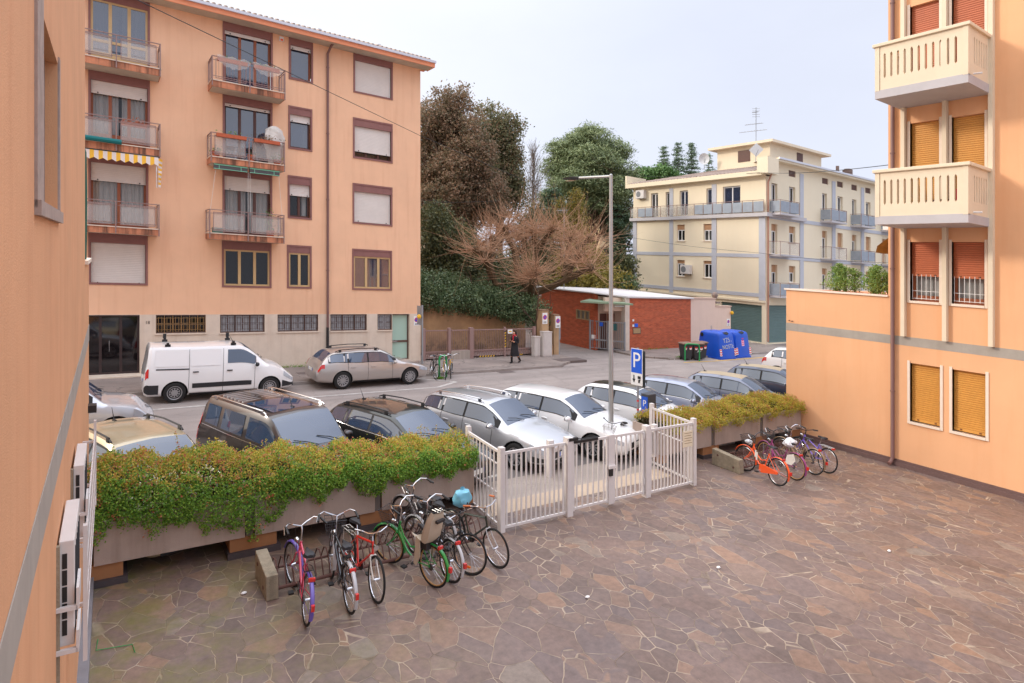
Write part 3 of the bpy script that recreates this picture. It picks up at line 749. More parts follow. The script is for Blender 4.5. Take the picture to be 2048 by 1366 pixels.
# ---- the orange block on the right ----------------------------------------------------------
RB = thing('apartment_building', 'orange apartment block on the right with two cream precast balconies and ochre roller shutters', 'building', 18.8, 6, 0)
FR = Fr((18.8, 0), (0, -1), (-1, 0))                    # a = -v, o = towards us
RW = [(-7.87, -7.0, 1.28, 3.05, 'shutter_ochre', 1.37), (-6.85, -5.98, 1.28, 3.05, 'shutter_ochre', 1.37),
      (-7.87, -7.02, 4.68, 6.45, 'shutter_red', 5.44), (-6.86, -6.0, 4.68, 6.45, 'shutter_red', 5.43),
      (-7.87, -7.02, 6.99, 9.78, 'shutter_ochre', 7.0), (-6.86, -6.0, 6.99, 9.78, 'shutter_ochre', 7.0),
      (-7.87, -7.02, 10.39, 13.06, 'shutter_red', 10.4), (-6.86, -6.0, 10.39, 13.06, 'shutter_red', 10.4)]
J = .065
mb = MB(FR)
wall_holes(mb, -8.38, 3., 0, 17., [(w[0] + J, w[1] - J, w[2] + J, w[3] - .06) for w in RW], depth=.16)
mb.quad((-8.38, 0, 4.8), (-8.38, -10, 4.8), (-8.38, -10, 17), (-8.38, 0, 17)); mb.quad((-8.38, 0, 17), (3, 0, 17), (3, -10, 17), (-8.38, -10, 17))
mb.box(-11.53, -8.38, -10, 0, 0, 4.80)
mb.build('wall', 'orange_plaster', RB)
mb = MB(FR); mb.box(-11.535, 3., .0, .004, 3.46, 3.71); mb.build('cement_band', 'band_grey', RB)
mb = MB(FR); mb.box(-11.58, -8.38, -.35, .05, 4.80, 4.85); mb.box(-11.58, -11.25, -10, -.35, 4.80, 4.85); mb.build('coping', 'marble', RB)
mb = MB(FR); mb.box(-11.53, 3., .0, .05, -.2, .19); mb.box(-11.53, 3., .05, .10, -.2, .11); mb.build('plinth', 'plinth_brown', RB)
for k, (a0, a1, z0, z1, sm, sz) in enumerate(RW):
    mb = MB(FR); mb.box(a0, a0 + J, -.13, .03, z0, z1); mb.box(a1 - J, a1, -.13, .03, z0, z1)
    if z1 - z0 < 2: mb.box(a0 + J, a1 - J, -.13, .045, z0, z0 + J)
    win = mb.build('window', 'marble', RB)
    b0, b1 = a0 + J, a1 - J
    mb = MB(FR); slats(mb, b0, b1, sz + .08, z1 - .06, -.12, .058, .016); mb.box(b0, b1, -.13, -.10, sz, sz + .08)
    s = mb.build('roller_shutter', sm, win)
    mb = MB(FR)
    for q in (.22, .8): mb.box(b0 + (b1 - b0) * q - .022, b0 + (b1 - b0) * q + .022, -.10, -.08, sz + .03, sz + .06)
    mb.build('shutter_stop', M('stop_brown', (120, 70, 40), .7), s)
    if k in (2, 3):                                         # raised shutters: window behind a white grille
        mb = MB(FR); rect_frame(mb, b0, b1, z0 + J, sz + .1, -.22, -.16, .07); mb.box(b0 + .07, b1 - .07, -.22, -.165, z0 + J, z0 + J + .16)
        mb.build('window_frame', 'wood_brown', win)
        mb = MB(FR); mb.quad((b0, -.2, z0 + J), (b1, -.2, z0 + J), (b1, -.2, sz + .1), (b0, -.2, sz + .1)); mb.build('glass_pane', 'win_glass', win)
        mb = MB(FR); wavy(mb, b0, b1, z0 + .1, sz + .1, -.28, .03, .14); mb.build('curtain', 'curtain', win)
        mb = MB(FR); mb.quad((b0 - .05, -.36, z0), (b1 + .05, -.36, z0), (b1 + .05, -.36, sz + .2), (b0 - .05, -.36, sz + .2)); mb.build('dark_room', 'room_dark', win)
        mb = MB(FR)
        for q in range(7): x = b0 + .02 + (b1 - b0 - .04) * q / 6; mb.tube([(x, -.10, z0 + J + .05), (x, -.10, sz + .05)], .0085, 5)
        for z in (z0 + J + .07, z0 + J + .28): mb.tube([(b0, -.10, z), (b1, -.10, z)], .0085, 5)
        mb.build('window_grille', 'white_paint', win)
    else:
        mb = MB(FR); mb.quad((b0, -.158, z0), (b1, -.158, z0), (b1, -.158, z1), (b0, -.158, z1)); mb.build('dark_room', 'room_dark', win)
for a in (-7.95, -6.93, -5.91):
    mb = MB(FR); mb.box(a - .045, a + .055, .0, .15, 3.72, 17.); mb.build('pilaster', 'cream_precast', RB)
mb = MB(FR); mb.tube([(-8.22, .10, 17), (-8.22, .10, .22), (-8.24, .16, .10), (-8.24, .26, .06)], .052, 10)
for z in (13.2, 8.9, 5.6, 2.1): mb.cyl((-8.22, .10, z), .066, .04, 10)
mb.build('downpipe', 'pipe_brown', RB, smooth=True)
mb = MB(FR)
for q in (.0, .05): mb.tube([(-11.4 + q * 2, .0, 3.80 - q * .3), (-11.4 + q * 2, .07, 3.79 - q * .3)], .016)
mb.build('overflow_spout', 'pipe_brown', RB)
def precast_balcony(zb, red):
    a0, a1, D = -8.07, -5.93, 1.45
    zs = zb + .22; zt = zb + 1.39; H = .07
    mb = MB(FR); mb.box(a0, a1, .002, D, zb, zs); b = mb.build('balcony', 'slab_grey', RB)
    mb = MB(FR)
    def panel(pa, pb, fn, slots):
        """precast parapet panel with pointed slots; fn maps (s along, d depth, z)"""
        xs = sorted({pa, pb, *[s - .028 for s in slots], *[s + .028 for s in slots]})
        y0, y1 = zs + .30, zs + .98
        for d in (0., H):
            for i in range(len(xs) - 1):
                c = (xs[i] + xs[i + 1]) / 2
                hole = any(abs(c - s) < .02 for s in slots)
                zz = [(zs, y0), (y1, zt)] if hole else [(zs, zt)]
                for (q0, q1) in zz: mb.add([fn(xs[i], d, q0), fn(xs[i + 1], d, q0), fn(xs[i + 1], d, q1), fn(xs[i], d, q1)], [(0, 1, 2, 3)])
                if hole:
                    for (ya, yb, sg) in ((y0, y0 + .05, 1), (y1, y1 - .05, -1)):
                        mb.add([fn(xs[i], d, ya), fn(c, d, ya), fn(xs[i], d, yb)], [(0, 1, 2)]); mb.add([fn(xs[i + 1], d, ya), fn(c, d, ya), fn(xs[i + 1], d, yb)], [(0, 1, 2)])
        for s in slots:
            for x in (s - .028, s + .028): mb.add([fn(x, 0, y0), fn(x, H, y0), fn(x, H, y1), fn(x, 0, y1)], [(0, 1, 2, 3)])
            for q in (y0, y1): mb.add([fn(s - .028, 0, q), fn(s - .028, H, q), fn(s + .028, H, q), fn(s + .028, 0, q)], [(0, 1, 2, 3)])
        for x in (pa, pb): mb.add([fn(x, 0, zs), fn(x, H, zs), fn(x, H, zt), fn(x, 0, zt)], [(0, 1, 2, 3)])
        mb.add([fn(pa, 0, zs), fn(pb, 0, zs), fn(pb, H, zs), fn(pa, H, zs)], [(0, 1, 2, 3)])
    panel(a0 + .13, a1 - .04, lambda s, d, z: (s, D - .01 - d, z), [a0 + .245 + q * .163 for q in range(11)])
    panel(.12, D - .14, lambda s, d, z: (a1 - .01 - d, s, z), [.30 + q * .15 for q in range(6)])
    panel(.12, D - .14, lambda s, d, z: (a0 + .01 + d, s, z), [.30 + q * .15 for q in range(6)])
    mb.build('parapet', 'cream_precast', b)
    for a in (a0 + .0, a1 - .115):
        for o0, o1 in ((D - .13, D + .004), (.0, .115)): mb = MB(FR); mb.box(a + .004, a + .115, o0, o1, zs - .02, zt); mb.build('corner_post', 'cream_precast', b)
    mb = MB(FR); mb.box(a0 - .05, a1 + .05, D - .13, D + .05, zt, zt + .085); mb.box(a0 - .05, a0 + .13, .0, D - .13, zt, zt + .085); mb.box(a1 - .13, a1 + .05, .0, D - .13, zt, zt + .085)
    mb.build('coping', 'cream_precast', b, bevel=.012)
    mb = MB(FR); mb.tube([(a1 - .02, D - .35, zs + .06), (a1 + .16, D - .38, zs + .055)], .024, 8); mb.build('spout', 'white_paint', b)
    if red:
        mb = MB(FR); mb.box(-6.5, -6.25, .5, .7, zs, zs + .72); mb.build('stored_box', M('red_box', (206, 40, 52), .6), b)
        mb = MB(FR); mb.box(-7.3, -6.3, .2, .45, zs + .3, zs + .5); mb.build('shelf', 'wood_dark', b)
precast_balcony(6.77, True); precast_balcony(10.17, False)
# sun awning further along the side of the block, over the terrace
t = thing('awning', 'faded olive awning jutting past the corner of the orange block below its balcony', 'awning', 19.2, 8.8, 6.2)
mb = MB(FR); mb.quad((-8.4, -.6, 6.75), (-8.75, -.15, 6.28), (-8.75, -1.9, 6.28), (-8.4, -1.9, 6.75)); mb.quad((-8.75, -.15, 6.28), (-8.78, -.12, 6.08), (-8.78, -1.9, 6.08), (-8.75, -1.9, 6.28))
mb.build('cloth', M('olive_cloth', (150, 122, 66), .9, var=.15, vs=5), t)
mb = MB(FR); mb.box(-8.62, -8.39, -1.9, -.2, 6.76, 6.86); mb.build('cassette', 'white_paint', t)
# ---- concrete planters and the white steel gate -------------------------------------------
def planter(u0, u1, label, grp, posts=(True, True)):
    t = thing('concrete_planter', label, 'planter', (u0 + u1) / 2, 11.5, 0, grp)
    v0, v1, z0, z1 = 10.98, 12.05, .33, .98
    mb = MB(); w_ = .07
    mb.box(u0, u1, v0, v0 + w_, z0, z1); mb.box(u0, u1, v1 - w_, v1, z0, z1); mb.box(u0, u0 + w_, v0 + w_, v1 - w_, z0, z1); mb.box(u1 - w_, u1, v0 + w_, v1 - w_, z0, z1)
    mb.box(u0 + w_, u1 - w_, v0 + w_, v1 - w_, z0, z0 + .08)
    mb.box(u0, u1, v0 - .03, v0, z1 - .07, z1)                      # lip along the rim
    mb.build('trough', 'planter_concrete', t)
    mb = MB(); mb.box(u0 + w_, u1 - w_, v0 + w_, v1 - w_, z0 + .08, z1 - .05); mb.build('soil', 'soil', t)
    return t
def pier(u0, u1, parent_label):
    t = thing('plinth_pier', parent_label, 'pier', (u0 + u1) / 2, 11.5, 0, 'painted piers carrying the planters')
    mb = MB(); mb.box(u0, u1, 11.02, 12.0, .10, .328); mb.build('pier', 'pier_ochre', t)
    mb = MB(); mb.box(u0 - .04, u1 + .06, 10.96, 12.02, -.02, .10); mb.build('flashing', 'flash_dark', t)
planter(-.12, 1.98, 'concrete planter under the thickest hanging hedge beside the left wall', 'planters left of the gate')
planter(2.14, 4.28, 'concrete planter behind the pink and black bicycles', 'planters left of the gate')
planter(4.42, 6.46, 'concrete planter next to the gate behind the parked dark bicycles', 'planters left of the gate')
planter(12.2, 14.22, 'concrete planter between the gate and the right hand bicycle rack', 'planters right of the gate')
planter(14.38, 16.52, 'concrete planter behind the orange bicycle', 'planters right of the gate')
planter(16.68, 18.74, 'concrete planter against the orange block on the right', 'planters right of the gate')
for u0, u1, lb in ((-.2, .25, 'ochre pier under the planter at the left wall'), (1.75, 2.5, 'ochre pier under the joint of planters behind the pink bicycle'), (4.0, 4.75, 'ochre pier under the planter joint behind the green bicycle'),
               (6.2, 6.46, 'ochre pier under the planter end by the gate, left side'), (12.22, 12.45, 'ochre pier under the planter end by the gate, right side'), (13.9, 14.6, 'ochre pier behind the concrete block of the right hand rack'), (16.2, 16.9, 'ochre pier behind the purple bicycles'), (18.3, 18.74, 'ochre pier in the corner by the orange block')): pier(u0, u1, lb)
for u0, u1, lb in ((1.99, 2.13, 'dark slot post between two planters beside the hanging hedge'), (4.29, 4.41, 'dark slot post between planters behind the green bicycle basket'), (14.23, 14.37, 'dark slot post between planters beside the orange bicycle'), (16.53, 16.67, 'dark slot post between planters behind the purple bicycles')):
    t = tag(MB().box(u0 + .01, u1 - .01, 11.02, 11.5, .33, 1.02).build('joint_post', M('post_grey', (110, 100, 94), .7, var=.12, vs=5)), lb, 'post')
# garden wall seen through the gap below the planters on the left and right: the kerb side is open, a low dark plinth closes it
GV, GH = 9.77, 1.60
def bars(mb, p0, p1, n, z0, z1, r=.016, top=.03):
    a = Vector(p0); b = Vector(p1); d = (b - a).normalized(); s = Vector((-d.y, d.x))
    def bx(q0, q1, w_, y0, y1):
        c = [q0 - s * w_, q1 - s * w_, q1 + s * w_, q0 + s * w_]
        mb.add([(x.x, x.y, y0) for x in c] + [(x.x, x.y, y1) for x in c], [(0, 3, 2, 1), (4, 5, 6, 7), (0, 1, 5, 4), (1, 2, 6, 5), (2, 3, 7, 6), (3, 0, 4, 7)])
    bx(a, b, .02, z1 - .05, z1); bx(a, b, .02, z0, z0 + .045)
    for k in range(n):
        q = a + (b - a) * ((k + .5) / n)
        bx(q - d * r, q + d * r, r * .7, z0 + .045, z1 - .05)
def post(u, v, h, w_, name, par): return MB().box(u - w_, u + w_, v - w_, v + w_, 0, h).build(name, 'white_metal', par, bevel=.005)
def fence(name, label, cat, p0, p1, n, extra=None, grp=None):
    t = thing(name, label, cat, p0[0], p0[1], 0, grp)
    mb = MB(); bars(mb, p0, p1, n, .06, GH - .06); mb.build('bar_panel', 'white_metal', t)
    return t
# side returns, front panels, two leaves
t = fence('fence_panel', 'white steel bar fence return on the left running back to the planter', 'fence', (6.38, 9.86), (6.50, 11.28), 9, grp='white bar fence around the gate'); post(6.36, GV, 1.64, .055, 'post', t); post(6.52, 11.32, 1.64, .05, 'post', t)
mb = MB(); mb.tube([(6.44, 9.9, 1.22), (6.52, 11.3, 1.22)], .018, 5); mb.tube([(6.44, 9.9, .65), (6.52, 11.3, .65)], .02, 5); mb.build('stay_rail', 'white_metal', t)
t = fence('fence_panel', 'white steel bar fence panel left of the gate, behind the brown gripped bicycle', 'fence', (6.42, GV), (7.94, GV), 13, grp='white bar fence around the gate')
mb = MB(); mb.box(7.55, 7.68, GV + .04, GV + .14, .85, 1.6); mb.build('closer_housing', 'white_metal', t)
t = fence('fence_panel', 'white steel bar fence panel right of the gate with the notice on it', 'fence', (10.42, GV), (11.92, GV), 13, grp='white bar fence around the gate'); post(11.97, GV, 1.64, .055, 'post', t)
mb = MB(); mb.box(10.62, 10.76, GV + .04, GV + .14, .85, 1.6); mb.tube([(10.55, GV + .08, 1.45), (10.55, GV + .08, .95)], .05, 8); mb.build('closer_housing', 'white_metal', t)
t = fence('fence_panel', 'white steel bar fence return on the right running back to the planter', 'fence', (11.98, 9.86), (12.16, 11.28), 11, grp='white bar fence around the gate'); post(12.18, 11.32, 1.64, .05, 'post', t)
mb = MB(); mb.tube([(12.0, 9.9, .95), (12.14, 11.3, .95)], .018, 5); mb.build('stay_rail', 'white_metal', t)
t = tag(MB().box(11.55, 11.9, GV - .035, GV - .022, .98, 1.36).build('notice_board', M('notice_paper', (226, 214, 188), .8, var=.05, vs=6)), 'faded paper notice tied to the white bars right of the gate', 'notice')
mb = MB()
for k in range(5): mb.box(11.6, 11.6 + (.24 if k % 2 else .27), GV - .0365, GV - .0355, 1.3 - k * .06, 1.315 - k * .06)
mb.build('print_line', M('notice_ink', (160, 138, 104), .8), t)
def leaf(u0, u1, lb, n, meet):
    t = thing('gate_leaf', lb, 'gate', u0, GV, 0, 'white steel gate leaves')
    mb = MB(); bars(mb, (u0 + .05, GV), (u1 - .05, GV), n, .10, GH - .07)
    mb.box(u0, u0 + .05, GV - .025, GV + .025, .08, GH - .06); mb.box(u1 - .05, u1, GV - .025, GV + .025, .08, GH - .06)
    mb.build('bar_panel', 'white_metal', t)
    if meet:
        mb = MB(); mb.box(u1 - .02, u1 + .14, GV - .05, GV + .03, .05, GH - .04); mb.build('meeting_stile', 'white_metal', t, bevel=.005)
        mb = MB(); mb.box(u1 - .05, u1 + .15, GV - .10, GV - .05, .84, .90); mb.build('lock_cover', 'white_metal', t)
        mb = MB(); mb.box(u1 - .03, u1 + .06, GV - .10, GV - .052, .68, .83); mb.build('lock', 'black_plastic', t)
    return t
g1 = leaf(8.12, 9.14, 'left leaf of the white bar gate, with the black door closer arm and the lock', 6, True)
mb = MB(); mb.box(8.15, 8.8, GV - .06, GV - .025, 1.50, 1.555); mb.tube([(8.8, GV - .05, 1.57), (8.3, GV - .12, 1.6), (8.1, GV + .0, 1.6)], .012, 5); mb.box(7.98, 8.22, GV - .09, GV - .03, 1.57, 1.63)
mb.build('closer_arm', 'black_plastic', g1)
leaf(9.28, 10.24, 'right leaf of the white bar gate, nearer the parking sign', 6, False)
for u, lb in ((8.02, 'tall white square gate post on the left of the double gate'), (10.33, 'tall white square gate post on the right of the double gate')):
    t = thing('gate_post', lb, 'post', u, GV, 0); post(u, GV, 1.64, .075, 'shaft', t)
    mb = MB()
    for z in (.3, 1.35): mb.cyl((u + .1 * (1 if u < 9 else -1), GV - .02, z), .026, .14, 8)
    mb.build('hinge', 'white_metal', t)

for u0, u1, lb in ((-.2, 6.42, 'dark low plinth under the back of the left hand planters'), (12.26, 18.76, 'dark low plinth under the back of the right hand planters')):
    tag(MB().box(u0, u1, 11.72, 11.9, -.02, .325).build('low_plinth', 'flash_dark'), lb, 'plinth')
# ---- the cream block at the far corner ----------------------------------------------------
CU, CV = 41.2, 26.9
CB = thing('apartment_building', 'cream apartment block with grey blue bands and a roof terrace at the far corner', 'building', CU, CV, 0)
F1 = Fr((CU, 0), (0, -1), (-1, 0))                       # face towards the lane: a = -v
F2 = Fr((0, CV), (1, 0), (0, -1))                        # face along the street: a = u
VF, UE = 40.6, 74.                                       # far ends of the two faces
ZR = 12.8
# windows: face, a0, a1, z0, z1, top part closed by shutter (z), kind
W1 = [(-35.4, -34.55, 7.9, 9.28, 8.85), (-32.6, -31.75, 7.9, 9.28, 8.8), (-35.4, -34.55, 4.85, 6.24, 5.95), (-32.6, -31.75, 4.85, 6.24, 6.0)]
T1 = [(-38.4, -37.55, 10.05, 12.2), (-36.65, -35.8, 10.05, 12.2), (-35.1, -34.2, 10.05, 12.2), (-32.3, -31.4, 10.05, 12.2), (-30.7, -29.1, 10.05, 12.22)]
W2 = []
for zb in (3.85, 6.95, 10.05):
    for u0, w_, dr in ((41.9, .78, 1), (44.25, .85, 0), (49.0, .75, 1), (51.4, .85, 0), (53.8, .75, 1), (56.2, .85, 0), (59.2, .75, 1), (61.5, .85, 0), (64.3, .75, 1), (67, .85, 0)):
        W2.append((u0, u0 + w_, zb if dr else zb + 1.0, zb + 2.28, dr, zb))
VENT = [(u, u + .95, 13.12, 13.6) for u in (44.2, 49.0, 51.35, 53.7, 56.1, 59.3, 61.6)]
mb = MB(F1)
wall_holes(mb, -VF, -CV, 0, 3.36, [(-30.9, -27.25, .18, 3.0)], depth=.25)
wall_holes(mb, -VF, -CV, 3.36, ZR, [w[:4] for w in W1] + T1, depth=.22)
mb.build('wall', 'cream_wall', CB)
mb = MB(F2)
wall_holes(mb, CU, UE, 0, 3.36, [(41.5, 45.2, .18, 3.05), (46.2, 50.5, .18, 3.05)], depth=.25)
wall_holes(mb, CU, UE, 3.36, 13.95, [w[:4] for w in W2] + VENT, depth=.26)
mb.quad((UE, 0, 0), (UE, -14, 0), (UE, -14, 13.9), (UE, 0, 13.9))
mb.build('wall', 'cream_wall', CB)
mb = MB(F1)
for a0, a1 in ((-40.6, -40.15), (-36.2, -35.8), (-31.75, -31.3), (-27.45, -26.93)): mb.box(a0, a1, .003, .06, 3.38, 9.72)
for a0, a1 in ((-36.2, -35.8), (-31.75, -31.3)): mb.box(a0, a1, .003, .04, 10.05, 12.5)
for z0, z1 in ((6.62, 6.9), (3.62, 3.9)):
    for a0, a1 in ((-40.15, -36.2), (-35.8, -31.75), (-31.3, -27.45)): mb.box(a0, a1, .003, .045, z0, z1)
mb.build('grey_band', 'pier_grey_blue', CB)
mb = MB(F2)
for a in (45.7, 50.5, 55.3, 60.5, 65.): mb.box(a, a + .5, .003, .06, 3.38, 13.5)
for z0, z1 in ((9.6, 9.88), (6.62, 6.88), (3.62, 3.88)):
    for a0, a1 in ((CU + .4, 45.7), (46.2, 50.5), (51., 55.3), (55.8, 60.5), (61., 65.)): mb.box(a0, a1, .003, .045, z0, z1)
mb.build('grey_band', 'pier_grey_blue', CB)
mb = MB(F1); mb.box(-VF, -CV + .0, .003, .12, 3.22, 3.36); mb.build('string_course', 'cream_wall', CB)
mb = MB(F1)
for (a, b) in ((-30.9, -27.25),): slats(mb, a, b, .2, 3.0, -.22, .12, .03)
mb.build('roller_door', 'garage_teal', CB)
mb = MB(F2)
for (a, b) in ((41.5, 45.2), (46.2, 50.5)): slats(mb, a, b, .2, 3.05, -.22, .12, .03)
mb.build('roller_door', 'garage_teal', CB)
def win(fr, a0, a1, z0, z1, shz, dep, fm='white_paint', gm='win_glass', cap=True):
    mb = MB(fr); rect_frame(mb, a0, a1, z0, shz, -dep, -dep + .05, .07); mb.box((a0 + a1) / 2 - .04, (a0 + a1) / 2 + .04, -dep, -dep + .052, z0 + .07, shz - .07)
    w_ = mb.build('window', fm, CB)
    mb = MB(fr); mb.quad((a0, -dep + .02, z0), (a1, -dep + .02, z0), (a1, -dep + .02, shz), (a0, -dep + .02, shz)); mb.build('glass_pane', gm, w_)
    mb = MB(fr); mb.quad((a0, -dep - .04, z0), (a1, -dep - .04, z0), (a1, -dep - .04, z1), (a0, -dep - .04, z1)); mb.build('dark_room', 'room_dark', w_)
    if shz < z1 - .05:
        mb = MB(fr); slats(mb, a0, a1, shz, z1, -dep + .06, .07, .015); mb.build('roller_shutter', M('shutter_tan', (190, 148, 112), .6, var=.05), w_)
    if cap: mb = MB(fr); mb.box(a0 - .08, a1 + .08, .002, .07, z0 - .06, z0); mb.build('window_sill', 'marble', w_)
for a0, a1, z0, z1, s in W1: win(F1, a0, a1, z0, z1, s, .2)
for a0, a1, z0, z1 in T1: win(F1, a0, a1, z0, z1, z1 - .03, .2, 'white_paint', 'win_sky' if a0 > -36 else 'win_glass', False)
for k, (a0, a1, z0, z1, dr, zb) in enumerate(W2):
    s = z1 - (.5 if k % 3 else .55)
    if k in (16, 17, 13, 15): s = z0 + .1
    if zb > 10: s = z1 - .03
    win(F2, a0, a1, z0, z1, s, .24, cap=not dr)
mb = MB(F2)
for v in VENT: slats(mb, v[0], v[1], v[2], v[3], -.1, .09, .04)
mb.build('vent_grille', M('vent_brown', (112, 84, 74), .7), CB)
# terrace slab, railing and corner balconies
mb = MB(F1); mb.box(-VF - .2, -CV - .0, .002, .30, 9.72, 10.0); mb.build('terrace_slab', 'slab_grey', CB)
mb = MB(F2); mb.box(CU - .3, CU + 5.0, .002, .30, 9.72, 10.0); mb.build('terrace_slab', 'slab_grey', CB)
mb = MB(F1); n = 15
mb.tube([(-VF - .1, .26, 10.95), (-CV, .26, 10.95)], .025, 5)
for q in range(n + 1): a = -VF - .1 + (VF - CV + .1) * q / n; mb.tube([(a, .26, 9.85), (a, .26, 10.95)], .025, 5)
rl = mb.build('terrace_railing', 'rail_metal', CB)
for q in range(n):
    a = -VF - .1 + (VF - CV + .1) * q / n; a2 = a + (VF - CV + .1) / n
    mb = MB(F1); mb.box(a + .05, a2 - .05, .255, .265, 10.08, 10.85); mb.build('railing_panel', M('sheet_grey', (150, 158, 168), .7, var=.1, vs=3) if (q > 7 or q in (1, 2)) else 'frosted', rl)
def cbalc(u0, u1, zb, gm):
    mb = MB(F2); mb.box(u0, u1, .002, .95, zb - .16, zb); b = mb.build('balcony', 'slab_grey', CB)
    mb = MB(F2); mb.tube([(u0, .0, zb + .95), (u0, .92, zb + .95), (u1, .92, zb + .95), (u1, .0, zb + .95)], .022, 5)
    for u, o in ((u0, .92), ((u0 + u1) / 2, .92), (u1, .92)): mb.tube([(u, o, zb - .1), (u, o, zb + .95)], .022, 5)
    mb.build('railing', 'rail_metal', b)
    for p, q in (((u0 + .05, .92), (u1 - .05, .92)), ((u0, .05), (u0, .87)), ((u1, .05), (u1, .87))):
        mb = MB(F2); mb.add([(p[0], p[1], zb + .08), (q[0], q[1], zb + .08), (q[0], q[1], zb + .88), (p[0], p[1], zb + .88)], [(0, 1, 2, 3)]); mb.build('railing_panel', gm, b)
for k, zb in enumerate((3.85, 6.95, 10.05)):
    for j, (u0, u1) in enumerate(((41.6, 44.1), (48.7, 51.1), (53.5, 55.9), (58.9, 61.3), (64, 66.4))):
        cbalc(u0, u1, zb - .02, 'sheet_grey' if (k + j) % 3 == 0 or k == 2 else 'frosted')
# eaves and hipped roof
E0, E1 = .55, 12.78
mb = MB(F1); mb.box(-VF - .3, -CV + .0, -.5, E0, E1, E1 + .36); mb.box(-VF - .5, -VF - .3, -2.0, E0, E1, 13.95); mb.build('eave', 'cream_wall', CB)
mb = MB(F1); mb.box(-CV - .35, -CV + E0, -.8, E0 + .05, E1 + .1, 14.1); mb.build('gable_parapet', 'cream_wall', CB)
mb = MB(F2); mb.box(CU + .8, UE + .4, -.5, E0, 13.95, 14.2); mb.build('eave', 'cream_wall', CB)
mb = MB(F2); mb.box(CU + .8, UE + .4, E0, E0 + .1, 14.1, 14.24); mb.build('gutter', 'gutter_grey', CB)
def tiles(mb, A, B, C, D, n, m, amp=.05):
    """tiled slope A-B eave, D-C ridge"""
    A, B, C, D = map(Vector, (A, B, C, D)); vs = []
    for j in range(m + 1):
        for i in range(n + 1):
            p = A.lerp(B, i / n).lerp(D.lerp(C, i / n), j / m)
            vs.append((p.x, p.y, p.z + amp * math.sin(i * 2 * math.pi / 4) + (.05 if j % 2 else 0)))
    mb.add(vs, [(j * (n + 1) + i, j * (n + 1) + i + 1, (j + 1) * (n + 1) + i + 1, (j + 1) * (n + 1) + i) for j in range(m) for i in range(n)])
rt = M('roof_tile_brown', (150, 132, 122), .9, var=.25, vs=1.2, bump=.3)
mb = MB(WORLD)
tiles(mb, (CU - .45, VF + .2, E1 + .38), (CU - .45, CV + .35, E1 + .38), (CU + 7, CV + 1.5, 15.0), (CU + 7, VF - 5, 15.0), 160, 26)
tiles(mb, (CU + .9, CV - .5, 14.22), (UE, CV - .5, 14.22), (UE, CV + 6.5, 15.3), (CU + 7, CV + 6.5, 15.3), 200, 16)
mb.build('roof', rt, CB)
mb = MB(WORLD); mb.box(CU + 5.5, CU + 13.5, CV + 3.2, CV + 8.5, 14.2, 16.5); dm = mb.build('stair_tower', 'cream_wall', CB)
mb = MB(WORLD); mb.box(CU + 4.9, CU + 14.1, CV + 2.6, CV + 9.1, 16.5, 16.72); mb.build('tower_roof', 'cream_precast', dm)
mb = MB(WORLD); mb.box(CU + 5.46, CU + 5.5, CV + 5.1, CV + 6.3, 15.2, 16.2); mb.box(CU + 9.5, CU + 10.4, CV + 3.16, CV + 3.2, 15.3, 16.3); mb.build('tower_window', 'wood_dark', dm)
mb = MB(WORLD)
mb.cyl((CU + 15, CV + 1.6, 14.4), .3, .5, 10); mb.cyl((CU + 15, CV + 1.6, 14.9), .42, .12, 10); mb.cyl((CU + 15, CV + 1.6, 15.05), .42, .12, 10); mb.cyl((CU + 15, CV + 1.6, 15.2), .42, .12, 10); mb.cyl((CU + 15, CV + 1.6, 14.9), .3, .5, 10)
mb.cyl((CU + 12.5, CV + 1.2, 14.4), .14, .9, 8)
mb.build('chimney', M('chimney_brown', (128, 108, 100), .8), CB)
mb = MB(F2); mb.tube([(41.35, .35, 12.9), (41.35, .1, 12.3), (41.35, .1, .3)], .06, 8); mb.build('downpipe', M('pipe_copper', (176, 128, 108), .6), CB, smooth=True)
# roof gear: each its own thing
def dish(u, v, z, r, ang, label, square=False):
    t = thing('satellite_dish', label, 'dish', u, v, z, 'satellite dishes on the cream block roof')
    mb = MB(LOCAL); vs = [(0, 0, 0)]; n = 18
    for j in (1, 2):
        for k in range(n):
            a = 6.283 * k / n; rr = r * j / 2
            vs.append((rr * math.cos(a), -.18 * (j / 2) ** 2 * r * 2, rr * math.sin(a) * 1.05))
    fs = [(0, 1 + k, 1 + (k + 1) % n) for k in range(n)] + [(1 + k, 1 + n + k, 1 + n + (k + 1) % n, 1 + (k + 1) % n) for k in range(n)]
    if square: vs = [(0, -.1, -r * 1.15), (r * 1.15, -.1, 0), (0, -.1, r * 1.15), (-r * 1.15, -.1, 0), (0, -.02, -r * 1.15), (r * 1.15, -.02, 0), (0, -.02, r * 1.15), (-r * 1.15, -.02, 0)]; fs = [(0, 1, 2, 3), (7, 6, 5, 4), (0, 4, 5, 1), (1, 5, 6, 2), (2, 6, 7, 3), (3, 7, 4, 0)]
    mb.add(vs, fs); o = mb.build('reflector', M('dish_white', (214, 218, 222), .5), t, smooth=not square); o.rotation_euler = (R(14), 0, ang)
    mb = MB(LOCAL); mb.tube([(0, .05, -r - .5), (0, .05, 0)], .03, 6); mb.tube([(0, 0, -r * .8), (-.35 * math.sin(-ang) - .1, -.45, -.1)], .018, 5); mb.build('mount', 'grey_metal', t)
dish(CU + 4.6, CV + 9.2, 15.75, .5, R(-70), 'round white satellite dish left of the stair tower on the cream block roof')
dish(CU + 4.6, CV + 3.9, 15.9, .5, R(-55), 'square tilted white dish in front of the stair tower window', True)
t = thing('tv_antenna', 'tall thin television antenna mast on the stair tower of the cream block', 'antenna', CU + 5.6, CV + 4.6, 16.7)
